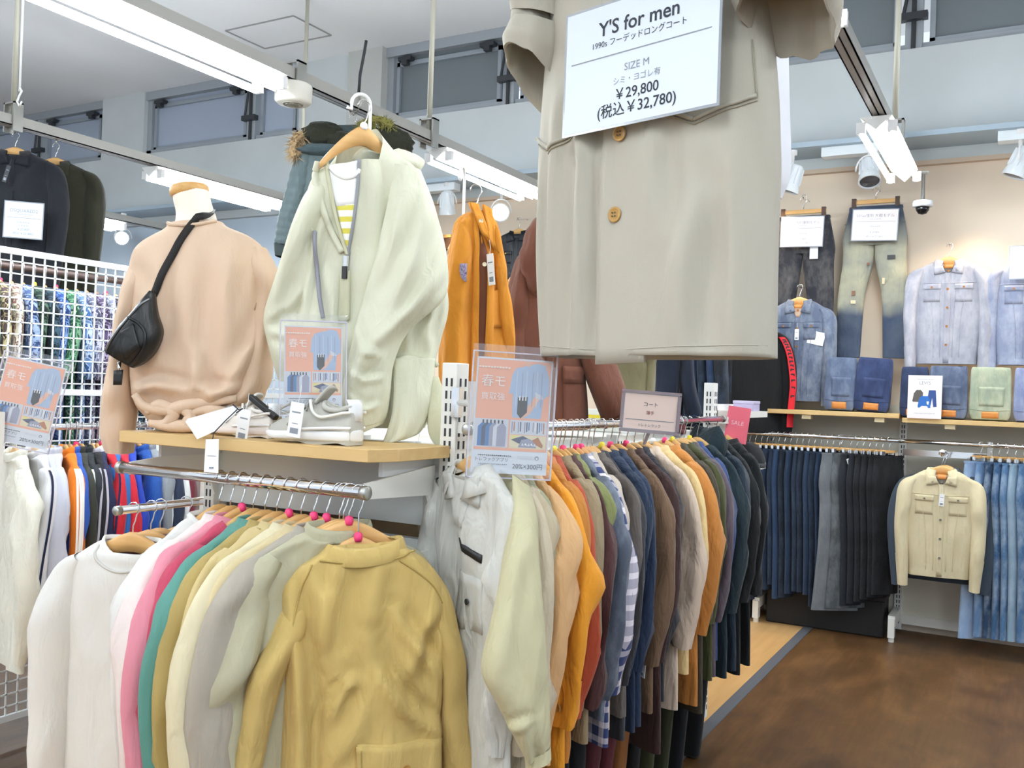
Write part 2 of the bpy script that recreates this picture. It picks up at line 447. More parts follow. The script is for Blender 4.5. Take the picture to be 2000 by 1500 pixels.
# ledge, fascia and the lower walls
struct('trim_2', MB().box(-14, 6, 6.55, YW, 3.30, 3.335), plain('ledge_blue_grey', '9fb0bd', 0.5))
struct('trim_3', MB().box(-14, 6, YW - 0.02, YW + 0.10, 3.22, 3.30), WALLW)
struct('trim_4', MB().box(-5.6, 6, YW - 0.03, YW + 0.1, 3.19, 3.22), plain('beige_edge', 'cdb9a4', 0.7))
struct('wall_rear', MB().box(-14, -4.75, YW + 0.04, YW + 0.3, 0, 3.22), wallmat('bluish_wall', 'c9d8e6', 0.8))
struct('wall_rear.001', MB().box(-4.75, 6, YW + 0.02, YW + 0.3, 0, 3.22), WALLB)
struct('wall_left', MB().box(-14.2, -14, 2, 8.5, 0, 4.7), WALLW)

GLASSL = plain('frosted_pane_blue', 'a3aebf', 0.4)
GLASSD = plain('frosted_pane_grey', '6e767b', 0.4)
def window(idx, x0, x1, glass, mull):
    w = MB(); f = 0.05; y0, y1 = YW + 0.05, YW + 0.12
    w.box(x0, x1, y0, y1, ZS, ZS + f); w.box(x0, x1, y0 - 0.03, y1, 4.70 - 0.09, 4.70)
    w.box(x0, x0 + 0.07, y0, y1, ZS, 4.70); w.box(x1 - 0.07, x1, y0, y1, ZS, 4.70)
    for x in mull: w.box(x - 0.055, x + 0.055, y0 - 0.02, y1, ZS, 4.70)
    o = struct('window_%d' % idx, w, plain('window_alu', 'a2a8ae', 0.5, 0.2))
    xs = [x0] + list(mull) + [x1]
    for a, b_ in zip(xs[:-1], xs[1:]):
        s = MB(); e = 0.10
        s.box(a + e, b_ - e, y0 + 0.012, y1, 4.52, 4.56); s.box(a + e, a + e + 0.035, y0 + 0.012, y1, ZS + f, 4.56); s.box(b_ - e - 0.035, b_ - e, y0 + 0.012, y1, ZS + f, 4.56); s.box(a + e, b_ - e, y0 + 0.012, y1, ZS + f, ZS + f + 0.03)
        fr = s.build('window_sash', plain('window_sash', '9aa2aa', 0.45, 0.3), o); fr['kind'] = 'structure'
        p = MB().box(a + e, b_ - e, y0 + 0.04, y0 + 0.05, ZS + f, 4.62).build('window_pane', glass, o); p['kind'] = 'structure'
        for x in (a + e + 0.12, b_ - e - 0.12):
            h = MB(); h.box(x - 0.07, x + 0.07, y0 - 0.05, y0 + 0.02, 4.55, 4.585); h.box(x - 0.03, x + 0.03, y0 - 0.05, y0, 4.51, 4.55); h.build('window_hinge', DARK, o)['kind'] = 'structure'
    for x in mull:
        h = MB(); h.box(x - 0.09, x + 0.09, y0 - 0.07, y0 - 0.01, ZS + 0.20, ZS + 0.25); h.tube([(x - 0.07, y0 - 0.04, ZS + 0.24), (x - 0.02, y0 - 0.05, ZS + 0.50)], 0.012); h.tube([(x, y0 - 0.03, ZS), (x, y0 - 0.03, ZS + .5)], 0.016)
        h.build('window_latch', DARK, o)['kind'] = 'structure'
    return o
window(1, -14, -9.30, GLASSL, (-12.4, -10.47))
window(2, -8.60, -6.35, GLASSL, (-7.02,))
window(3, -5.32, 6, GLASSD, (-4.0, -2.4, -0.77, 0.9, 2.6, 4.3))
# hatch line in the ceiling above the middle rail
hx = onZ(610, 52, 4.695)
h = MB()
a, b_, c_ = onZ(573, 31, 4.695), onZ(647, 69, 4.695), onZ(517, 95, 4.695)
h.bar(a, b_, 0.012, 0.008); h.bar(b_, c_, 0.012, 0.008); h.bar(a, a + (c_ - b_), 0.012, 0.008); h.bar(c_, a + (c_ - b_), 0.012, 0.008)
o = h.build('ceiling_hatch', plain('hatch_joint', '9b9c9c', 0.7)); props(o, 'thin square joint of an access hatch in the ceiling', 'hatch')

# ---------------------------------------------------------------- rails with fluorescent lamps
ZR = 3.0
RAILX = {'middle': -3.15, 'right': -0.70, 'left': -5.27, 'far': -7.45, 'unseen': 1.6}
def rail(key, x, y0, y1, rods, label):
    t = thing('hanging_light_rail', label, 'light rail', (x, y0, ZR), 0, 'light rails hung from the ceiling')
    L = y1 - y0; r = MB()
    r.box(-0.035, 0.035, 0, L, 0.055, 0.062); r.box(-0.035, -0.029, 0, L, 0, 0.055); r.box(0.029, 0.035, 0, L, 0, 0.055); r.box(-0.035, -0.004, 0, L, 0, 0.006); r.box(0.004, 0.035, 0, L, 0, 0.006)
    r.build('channel', plain('rail_grey', 'b4b3ae', 0.4, 0.4), t)
    for y in rods:
        q = MB(); q.tube([(0, y - y0, 0.06), (0, y - y0, 4.70 - ZR)], 0.016, 10); q.build('hanger_rod', GALV, t, True)
        q = MB(); q.box(-0.05, -0.038, y - y0 - .03, y - y0 + .03, -0.03, 0.14); q.box(0.038, 0.05, y - y0 - .03, y - y0 + .03, -0.03, 0.14); q.box(-0.05, 0.05, y - y0 - .03, y - y0 + .03, 0.13, 0.14); q.build('rod_clamp', STEEL, t)
    return t
rail('middle', RAILX['middle'], -4.5, 6.05, (1.2, 4.54), 'grey steel light rail above the beige parka, middle of the ceiling')
rail('right', RAILX['right'], -4.5, 6.42, (2.4, 5.565), 'grey steel light rail above the beige long coat')
rail('left', RAILX['left'], -4.5, 6.3, (0.6, 3.32, 5.79), 'grey steel light rail carrying the black jackets')
rail('far', RAILX['far'], -4.5, 6.4, (1.2,), 'far grey light rail behind the cream mannequin neck')
def lamp(x, y0, label, L=1.24):
    t = thing('fluorescent_lamp', label, 'ceiling lamp', (x, y0, ZR), 0, 'twin tube fluorescent lamps')
    h = MB()
    prof = [(-0.115, -0.012), (-0.045, -0.075), (0, -0.045), (0.045, -0.075), (0.115, -0.012), (0.05, -0.004), (-0.05, -0.004)]
    prof = [(-0.076, -0.010), (0.0, -0.078), (0.076, -0.010)]
    v = [(px, y, pz) for y in (0, L) for px, pz in prof]
    h.raw(v, [(0, 2, 1), (3, 4, 5), (0, 1, 4, 3), (1, 2, 5, 4), (2, 0, 3, 5)])
    h.build('reflector', plain('reflector_white', 'f2f2ee', 0.3), t)
    for s in (-1, 1):
        for y in (0.02, L - 0.05): MB().box(s * 0.075 - 0.022, s * 0.075 + 0.022, y, y + 0.03, -0.085, -0.03).build('lamp_socket', WPLA, t)
        q = MB(); q.lathe([(0.016, 0.05), (0.016, L - 0.05)], 12, (s * 0.075, 0, -0.075), (0, 1, 0)); q.build('lamp_tube', TUBEMAT, t, True)
    return t
RXM = -3.15
for x, y0, lab in [(RXM, 4.62, 'lit fluorescent lamp right of the beige parka, far end of the middle rail'), (RXM, 2.02, 'lit fluorescent lamp at upper left, near the round detector'),
                   (RXM, -0.6, 'lit fluorescent lamp on the middle rail overhead, added for light'), (RXM, -3.2, 'lit fluorescent lamp on the middle rail behind the viewer, added for light'),  # lamps out of view are added along the rails for more light
                   (-0.71, 4.93, 'lit fluorescent lamp right of the long coat, above the jeans wall'), (-0.71, 2.3, 'lit fluorescent lamp out of view above the long coat'), (-0.71, -0.35, 'lit fluorescent lamp on the right rail overhead, added for light'), (-0.71, -3.0, 'lit fluorescent lamp on the right rail behind the viewer, added for light'),
                   (-5.28, 4.30, 'lit fluorescent lamp behind the mannequin neck'), (-5.28, 1.5, 'lit fluorescent lamp on the left rail outside the view, added for light'), (-5.28, -1.1, 'lit fluorescent lamp on the left rail behind the viewer, added for light'),
                   (-7.46, 4.55, 'lit fluorescent lamp right of the black jackets, on the far rail'), (-7.46, 1.9, 'lit fluorescent lamp on the far rail outside the view, added for light')]:
    lamp(x, y0, lab)
for y0 in (4.9, 2.3, -0.35):  # rail and lamps out of view, added to light the right side
    lamp(1.75, y0, 'added lit fluorescent lamp on the door side rail, %s' % {4.9: 'near the jeans wall', 2.3: 'beside the viewer', -0.35: 'behind the viewer'}[y0])
rail('unseen', 1.75, -4.5, 6.4, (2.4, 5.6), 'added grey steel light rail on the door side')
# round detector under the middle rail
dx = onX(573, 186, RXM)
t = thing('round_detector', 'round white detector hanging under the middle light rail', 'detector', tuple(dx))
MB().lathe([(0.085, 0.05), (0.09, 0.04), (0.088, -0.03), (0.075, -0.042), (0.001, -0.042)], 28).build('housing', plain('detector_white', 'e8e6dd', 0.5), t, True)
q = MB().lathe([(0.05, -0.042), (0.048, -0.047), (0.001, -0.047)], 20)
for k in range(6):
    a = k * 1.047; q.box(0.03 * math.cos(a) - .006, 0.03 * math.cos(a) + .006, 0.03 * math.sin(a) - .006, 0.03 * math.sin(a) + .006, -0.05, -0.044)
q.build('sensor_grille', plain('grille_grey', '9a988e', 0.6), t)
q = MB(); q.box(-0.05, -0.04, -.03, .03, 0.05, ZR + 0.1 - dx[2]); q.box(0.04, 0.05, -.03, .03, 0.05, ZR + 0.1 - dx[2]); q.box(-.05, .05, -.03, .03, ZR + .09 - dx[2], ZR + .1 - dx[2]); q.build('bracket', STEEL, t)
# pull cord at far left
pc = onX(38, 190, -4.6)
t = thing('hanging_wire', 'thin white cord with an empty hook hanging from the ceiling', 'wire', tuple(pc))
tube('line', [(0, 0, 0.03), (0, 0, 4.70 - pc[2])], 0.006, WPLA, t)
tube('hook', [(0.0, 0, .05), (0.018, 0, .03), (0.0, 0, 0.01), (-0.018, 0, -.02), (0.0, 0, -.045), (0.022, 0, -.025)], 0.005, WPLA, t)

# ---------------------------------------------------------------- track lamps
def track_box(x0, x1, label):
    o = MB().box(x0, x1, 6.60, 6.70, 3.235, 3.30)
    o = o.build('track_box', plain('track_white', 'dfe6ea', 0.5), None, bevel=0.004); props(o, label, 'track box', 'white ballast boxes under the ledge'); return o
def spot(px, py, aim, lit, label, y=6.66, warm=None, power=None):
    p = onY(px, py, y); t = thing('track_lamp', label, 'track lamp', tuple(p), 0, 'white track lamps')
    d = Vector(aim).normalized()
    q = MB(); q.lathe([(0.035, -0.10), (0.045, -0.09), (0.05, 0.0), (0.07, 0.06), (0.075, 0.09), (0.066, 0.09), (0.06, 0.07), (0.001, 0.07)], 24, (0, 0, 0), d)
    x = d.cross(Vector((0, 0, 1))).normalized(); y_ = x.cross(d)
    for k in range(10):
        a = k * 0.628; c = x * math.cos(a) + y_ * math.sin(a); q.bar(c * 0.05 - d * 0.08, c * 0.058 + d * 0.03, 0.006, 0.02, up=c)
    q.build('lamp_housing', plain('lamp_white', 'e4eaee', 0.35), t, False)
    MB().lathe([(0.062, 0.0), (0.062, 0.012), (0.001, 0.014)], 24, d * 0.072, d).build('lamp_lens', LAMPMAT if lit else plain('lamp_lens_dark', '4a4a4e', 0.25), t, True)
    top = 3.30 - p[2]
    Y = []
    for k in range(13):
        a = math.pi * k / 12; Y.append(x * 0.085 * math.cos(a) + Vector((0, 0, 1)) * (0.11 * math.sin(a)))
    tube('yoke', Y, 0.006, WPLA, t)
    MB().lathe([(0.012, 0.11), (0.012, top - .03), (0.03, top - .03), (0.03, top + 0.02)], 12).build('stem', WPLA, t, True)
    if power:
        ld = bpy.data.lights.new('lamp_beam', 'SPOT'); ld.energy = power; ld.spot_size = 1.5; ld.spot_blend = 0.6; ld.shadow_soft_size = 0.05; ld.color = warm or (1, 0.85, 0.65)
        lo = bpy.data.objects.new('lamp_beam', ld); COL.objects.link(lo); lo.parent = t
        lo.location = d * 0.1; lo.rotation_euler = d.to_track_quat('-Z', 'Y').to_euler()
    return t
W1 = (1.0, 0.78, 0.52)
spot(1547, 350, (-.3, .0, -.9), False, 'white track lamp half hidden by the long coat edge', y=6.62, warm=W1, power=SPOT)
spot(1697, 335, (0.12, -.35, -0.75), False, 'white track lamp with dark lens above the faded jeans', y=6.62)
spot(1992, 318, (-.35, .02, -.9), False, 'white track lamp at the right edge of the jeans wall', y=6.62, warm=W1, power=SPOT * 1.1)
spot(873, 398, (-.05, .2, -.8), False, 'white track lamp turned to the wall left of the orange jacket', y=6.62, warm=(1, .66, .34), power=SPOT * 1.1)
spot(978, 415, (0.45, -.85, -.18), True, 'glowing track lamp just right of the orange jacket', y=6.62)
spot(240, 465, (0.7, -.7, -.15), True, 'glowing track lamp between the black jackets and mannequin', y=6.62)
# lamp added out of view on the same ledge to light the jeans
spot(2120, 300, (-.2, -.02, -.9), False, 'white track lamp added above the blue denim jacket', y=6.62, warm=W1, power=SPOT)
track_box(-1.30, -0.93, 'white track box beside the coat edge'); track_box(-0.22, 0.25, 'white track box at the right edge')
track_box(-5.0, -4.3, 'white track box above the orange jacket')
# ---------------------------------------------------------------- dome camera
p = onY(1802, 402, 6.35)
t = thing('dome_camera', 'small black dome camera on a stem by the jeans wall', 'camera', tuple(p))
MB().lathe([(0.055, 0.03), (0.06, 0.02), (0.06, -0.005), (0.045, -0.01)], 20).build('camera_body', plain('camera_silver', 'c8ccd0', 0.35), t, True)
MB().lathe([(0.042, -0.008), (0.038, -0.03), (0.024, -0.05), (0.001, -0.056)], 20).build('dome', plain('dome_black', '0d0d10', 0.08), t, True)
MB().lathe([(0.012, 0.03), (0.012, ZR - p[2]), (0.03, ZR - p[2]), (0.03, ZR - p[2] + .01)], 10).build('stem', STEEL, t, True)
MB().box(-0.70 - p[0] - .03, .03, -.015, .015, ZR - p[2] + .004, ZR - p[2] + .02).build('stem_arm', STEEL, t)

# ---------------------------------------------------------------- lettering and signs
def text_geo(s, size, align='CENTER', space=1.0, bold=0.0):
    cu = bpy.data.curves.new('lettering', 'FONT'); cu.body = s; cu.size = size; cu.align_x = align; cu.align_y = 'CENTER'; cu.space_character = space; cu.offset = bold
    cu.resolution_u = 3
    o = bpy.data.objects.new('lettering', cu); COL.objects.link(o)
    me = bpy.data.meshes.new_from_object(o.evaluated_get(bpy.context.evaluated_depsgraph_get()))
    v = [tuple(x.co) for x in me.vertices]; f = [tuple(p.vertices) for p in me.polygons]
    bpy.data.objects.remove(o); bpy.data.curves.remove(cu); bpy.data.meshes.remove(me)
    return v, f
def letters(parent, lines, y=-0.002, name='lettering'):
    """lines: (text, size, x, z, ink[, align[, bold]]); one mesh per ink"""
    by = {}
    for l in lines:
        if l[0][0] == '~':      # a row of print too small to read
            mb = by.setdefault(l[4].name, (l[4], MB()))[1]; n = len(l[0]); w = l[1]
            for k in range(n): rect(mb, l[2] + (k - n / 2 + .12) * w, l[2] + (k - n / 2 + .88) * w, l[3] - w * (.28 if k % 3 else .18), l[3] + w * (.28 if k % 2 else .2), y)
            continue
        v, f = text_geo(l[0], l[1], l[5] if len(l) > 5 else 'CENTER', 1.0, l[6] if len(l) > 6 else 0.0)
        by.setdefault(l[4].name, (l[4], MB()))[1].raw([(a + l[2], y, b + l[3]) for a, b, _ in v], f)
    for m, b in by.values(): b.build(name, m, parent)
def flat(mb, pts, y, mi=0): mb.raw([(x, y, z) for x, z in pts], [tuple(range(len(pts)))], mi)
def rect(mb, x0, x1, z0, z1, y, mi=0): flat(mb, [(x0, z0), (x1, z0), (x1, z1), (x0, z1)], y, mi)
def sign_frame(name, label, cat, centre, yaw, roll=0.0, pitch=0.0, group=None):
    M = Matrix.Rotation(yaw, 4, 'Z') @ Matrix.Rotation(pitch, 4, 'X') @ Matrix.Rotation(roll, 4, 'Y')
    return thing(name, label, cat, tuple(centre), group=group, mat=M)
CLEAR = None
def clear_film():
    global CLEAR
    if CLEAR: return CLEAR
    m = bpy.data.materials.new('clear_film'); m.use_nodes = True; nt = m.node_tree
    for n in list(nt.nodes):
        if n.type != 'OUTPUT_MATERIAL': nt.nodes.remove(n)
    out = [n for n in nt.nodes if n.type == 'OUTPUT_MATERIAL'][0]
    tr = N(nt, 'ShaderNodeBsdfTransparent'); gl = N(nt, 'ShaderNodeBsdfGlossy'); gl.inputs['Roughness'].default_value = 0.08
    tc = N(nt, 'ShaderNodeTexCoord'); nz = N(nt, 'ShaderNodeTexNoise', i_Scale=9.0, i_Detail=1.0); bp = N(nt, 'ShaderNodeBump', i_Strength=0.35, i_Distance=0.02)
    nt.links.new(tc.outputs['Object'], nz.inputs['Vector']); nt.links.new(nz.outputs['Fac'], bp.inputs['Height']); nt.links.new(bp.outputs[0], gl.inputs['Normal'])
    mx = N(nt, 'ShaderNodeMixShader'); mx.inputs[0].default_value = 0.10
    nt.links.new(tr.outputs[0], mx.inputs[1]); nt.links.new(gl.outputs[0], mx.inputs[2]); nt.links.new(mx.outputs[0], out.inputs[0])
    CLEAR = m
    return m
PEACH = plain('poster_peach', 'f2ae90', 0.6); SKY_S = plain('poster_shirt_blue', 'a9bfe0', 0.6); SKIN = plain('poster_skin', 'ecb69e', 0.6)
PGREY = plain('poster_pale_grey', 'd5dae6', 0.6); PBLUE = plain('poster_blue', '3f77b5', 0.6); PNAVY = plain('poster_navy', '3a4566', 0.6)
PCREAM = plain('poster_cream', 'e8dcb8', 0.6); PBROWN = plain('poster_brown', 'b5713f', 0.6); PLIL = plain('poster_lilac_grey', '9a9cb4', 0.6); PYEL = plain('poster_yellow', 'ece08a', 0.6)
PMATS = [PEACH, SKY_S, SKIN, BLACK, PGREY, PBLUE, PNAVY, PCREAM, PBROWN, PLIL, PYEL, PAPER]
def poster(label, centre, yaw, w, roll=0.0, pitch=0.0):
    h = w * 1.50
    t = sign_frame('sale_poster', label, 'poster', centre, yaw, roll, pitch, 'peach sale posters in clear sleeves')
    MB().box(-w / 2, w / 2, -0.001, 0.001, -h / 2, h / 2).build('poster_sheet', plain('poster_paper', 'dfe5f0', 0.6), t)
    q = MB(); W = w; y = -0.0016
    def R(x0, x1, z0, z1, mi, yy=y): rect(q, (x0 - .5) * W, (x1 - .5) * W, (z0 - .5) * h, (z1 - .5) * h, yy, mi)
    def Fp(pts, mi, yy): flat(q, [((a - .5) * W, (b - .5) * h) for a, b in pts], yy, mi)
    R(0.02, 0.98, 0.20, 0.985, 0)
    # the printed figure: blue shirt, forearm, dark pouch
    Fp([(0.60, 0.93), (0.66, 0.955), (0.72, 0.955), (0.80, 0.97), (0.90, 0.955), (0.965, 0.84), (0.97, 0.70), (0.90, 0.66), (0.88, 0.49), (0.50, 0.49), (0.49, 0.70), (0.44, 0.69), (0.47, 0.86), (0.52, 0.92)], 1, y - .0004)
    Fp([(0.62, 0.985), (0.62, 0.95), (0.66, 0.935), (0.71, 0.95), (0.72, 0.985)], 2, y - .0008)
    Fp([(0.80, 0.70), (0.87, 0.68), (0.72, 0.52), (0.62, 0.485), (0.63, 0.52)], 2, y - .0008)
    Fp([(0.78, 0.72), (0.88, 0.69), (0.90, 0.66), (0.80, 0.66)], 4, y - .001)
    Fp([(0.56, 0.665), (0.69, 0.675), (0.69, 0.54), (0.61, 0.485), (0.56, 0.525)], 3, y - .0012)
    for x in (0.585, 0.625, 0.665): R(x - .008, x + .008, 0.64, 0.68, 11, y - .0016)
    for k, x in enumerate((0.53, 0.60, 0.66, 0.74, 0.80, 0.86)): Fp([(x, 0.90 - .03 * (k % 2)), (x + .008, 0.90), (x + .012, 0.60), (x + .004, 0.58)], 9 if k % 2 else 4, y - .0011)
    # three small shop pictures
    R(0.02, 0.46, 0.225, 0.47, 4, y - .0004); R(0.48, 0.97, 0.345, 0.47, 4, y - .0004); R(0.48, 0.97, 0.225, 0.34, 7, y - .0004)
    for k in range(6):
        x = 0.06 + 0.05 * k; Fp([(x, 0.235), (x + .115, 0.235), (x + .12, 0.40), (x + .08, 0.435), (x + .045, 0.43), (x, 0.40)], [5, 6, 5, 9, 4, 9][k], y - .0008 - .0002 * k)
        R(x + .055, x + .075, 0.43, 0.46, 3, y - .0022)
    for k in range(16): R(0.50 + .028 * k, 0.515 + .028 * k, 0.36 + .012 * (k % 3), 0.455, [9, 8, 4, 9, 6, 4, 9, 6, 5, 4, 9, 11, 6, 5, 9, 8][k], y - .0008)
    Fp([(0.50, 0.30), (0.66, 0.335), (0.74, 0.31), (0.70, 0.25), (0.60, 0.27)], 6, y - .0008); Fp([(0.60, 0.235), (0.64, 0.30), (0.74, 0.315), (0.84, 0.28), (0.84, 0.235)], 9, y - .001)
    Fp([(0.78, 0.30), (0.86, 0.33), (0.93, 0.26), (0.92, 0.235), (0.84, 0.26)], 8, y - .0012); Fp([(0.50, 0.34), (0.60, 0.34), (0.52, 0.29)], 10, y - .0006)
    for k in range(5): Fp([(0.64 + .04 * k, 0.25 + .01 * (k % 2)), (0.66 + .04 * k, 0.275), (0.68 + .04 * k, 0.25)], 11 if k % 2 else 4, y - .0014)
    R(0.60, 0.80, 0.135, 0.16, 4, y - .0004)
    flat(q, [((.86 + .03 * math.cos(a * .785) - .5) * W, (.147 + .02 * math.sin(a * .785) - .5) * h) for a in range(8)], y - .0006, 9)
    flat(q, [((.86 + .014 * math.cos(a * .785) - .5) * W, (.143 + .009 * math.sin(a * .785) - .5) * h) for a in range(8)], y - .0008, 11)
    q.build('printed_picture', PEACH, t, mats=PMATS)
    k = W
    WI = plain('poster_white_ink', 'f7efe9', 0.6)
    letters(t, [('~' * 11, .038 * k, -.27 * k, .415 * h, WI, 'CENTER'), ('春モ', .165 * k, -.27 * k, .29 * h, WI), ('買取強', .105 * k, -.27 * k, .16 * h, WI),
                ('~' * 17, .026 * k, -.20 * k, -.345 * h, INK), ('トレファクアプリ', .056 * k, -.24 * k, -.382 * h, INK),
                ('~' * 16, .024 * k, -.22 * k, -.42 * h, GREYINK), ('20%×300円', .085 * k, .24 * k, -.432 * h, INK)], y - .003)
    f = MB(); e = 0.012
    f.box(-w / 2 - e, w / 2 + e, -0.0065, -0.006, -h / 2 - e, h / 2 + e + .02); o = f.build('clear_sleeve', clear_film(), t)
    f = MB(); 
    for (x0, x1, z0, z1) in ((-w / 2 - e, w / 2 + e, -h / 2 - e, -h / 2 - e + .003), (-w / 2 - e, -w / 2 - e + .003, -h / 2 - e, h / 2 + e), (w / 2 + e - .003, w / 2 + e, -h / 2 - e, h / 2 + e), (-w / 2 - e, w / 2 + e, h / 2 + e, h / 2 + e + .003)): f.box(x0, x1, -.0075, .002, z0, z1)
    f.build('sleeve_rim', plain('sleeve_rim', 'c9c6d6', 0.25), t)
    return t
def price_sheet(label, centre, yaw, w, h, lines, roll=0.0, pitch=0.0, group=None, rule=None, tint='d9e2ec', pin=.05):
    t = sign_frame('price_sign', label, 'sign', centre, yaw, roll, pitch, group)
    MB().box(-w / 2, w / 2, -.0012, .0012, -h / 2, h / 2).build('sign_sheet', plain('sheet_' + tint, tint, 0.45), t)
    b = MB(); e = 0.006
    for (x0, x1, z0, z1) in ((-w / 2 - e, w / 2 + e, -h / 2 - e, -h / 2), (-w / 2 - e, w / 2 + e, h / 2, h / 2 + e), (-w / 2 - e, -w / 2, -h / 2, h / 2), (w / 2, w / 2 + e, -h / 2, h / 2)): b.box(x0, x1, -.001, .001, z0, z1)
    b.build('laminate_edge', plain('laminate', 'b9c0cc', 0.15, alpha=0.55), t)
    MB().box(-.006, .006, .001, pin, h / 2 - .03, h / 2 - .018).build('pin', STEEL, t)
    letters(t, lines, -.002)
    if rule is not None:
        q = MB(); rect(q, -w * .46, w * .46, rule - .0012, rule + .0012, -.002); q.build('printed_rule', GREYINK, t)
    return t
# ---------------------------------------------------------------- hangers
def hanger_parts(t, hw=0.205, marker=None, wmat=None, slope=0.104, thick=0.012, drop=0.088):
    """t sits on the rod's centre line; the hook goes over a rod of 16 mm radius"""
    n = 18; xs = np.linspace(-hw, hw, n); v = []; f = []
    for x in xs:
        u = abs(x) / hw; zc = -drop - slope * u ** 1.5 - 0.010; hh = 0.030 - 0.019 * u; yb = 0.006 * u * u
        for dy, dz in ((-thick / 2, -hh), (thick / 2, -hh), (thick / 2, hh * .6), (thick / 4, hh), (-thick / 4, hh), (-thick / 2, hh * .6)): v.append((x, yb + dy, zc + dz))
    for i in range(n - 1):
        for k in range(6): f.append((i * 6 + k, i * 6 + (k + 1) % 6, (i + 1) * 6 + (k + 1) % 6, (i + 1) * 6 + k))
    f += [tuple(range(6))[::-1], tuple((n - 1) * 6 + k for k in range(6))]
    add('hanger_body', v, f, wmat or HWOOD, t)
    pts = [(0, 0, -drop + .012), (0, 0, min(-0.056, -drop + .032)), (0, 0, -.052), (0.007, 0, -0.036)]
    for k in range(11):
        a = math.radians(-52 + 24.2 * k); pts.append((0.0195 * math.cos(a), 0, 0.0195 * math.sin(a)))
    tube('hook', pts, 0.0021, CHROME, t, 6)
    if marker:
        MB().lathe([(0.010, -drop + .006), (0.0115, -drop + .014), (0.010, -drop + .024), (0.006, -drop + .028)], 12).build('size_marker', marker, t, True)
HPROTO = {}
def hanger(label, loc, yaw, marker=None, group=None, hw=0.205, drop=.088):
    key = (marker.name if marker else None, hw, drop)
    if key not in HPROTO:
        t = thing('clothes_hanger', label, 'hanger', loc, yaw, group); hanger_parts(t, hw, marker, drop=drop); HPROTO[key] = t; return t
    c = dup_tree(HPROTO[key]); c.location = loc; c.rotation_euler = (0, 0, yaw); props(c, label, 'hanger', group)
    if not group and 'group' in c: del c['group']
    return c
def clip_hanger_parts(t, w=0.13):
    MB().box(-w / 2, w / 2, -.006, .006, -.085, -.066).build('hanger_body', HWOOD, t, bevel=.003)
    pts = [(0, 0, -.07), (0, 0, -0.040)] + [(0.0195 * math.cos(math.radians(-52 + 24.2 * k)), 0, 0.0195 * math.sin(math.radians(-52 + 24.2 * k))) for k in range(11)]
    tube('hook', pts, 0.0021, CHROME, t, 6)
    for s in (-1, 1):
        q = MB(); q.box(s * w * .42 - .012, s * w * .42 + .012, -.010, .010, -.112, -.074); q.build('clip', CHROME, t)

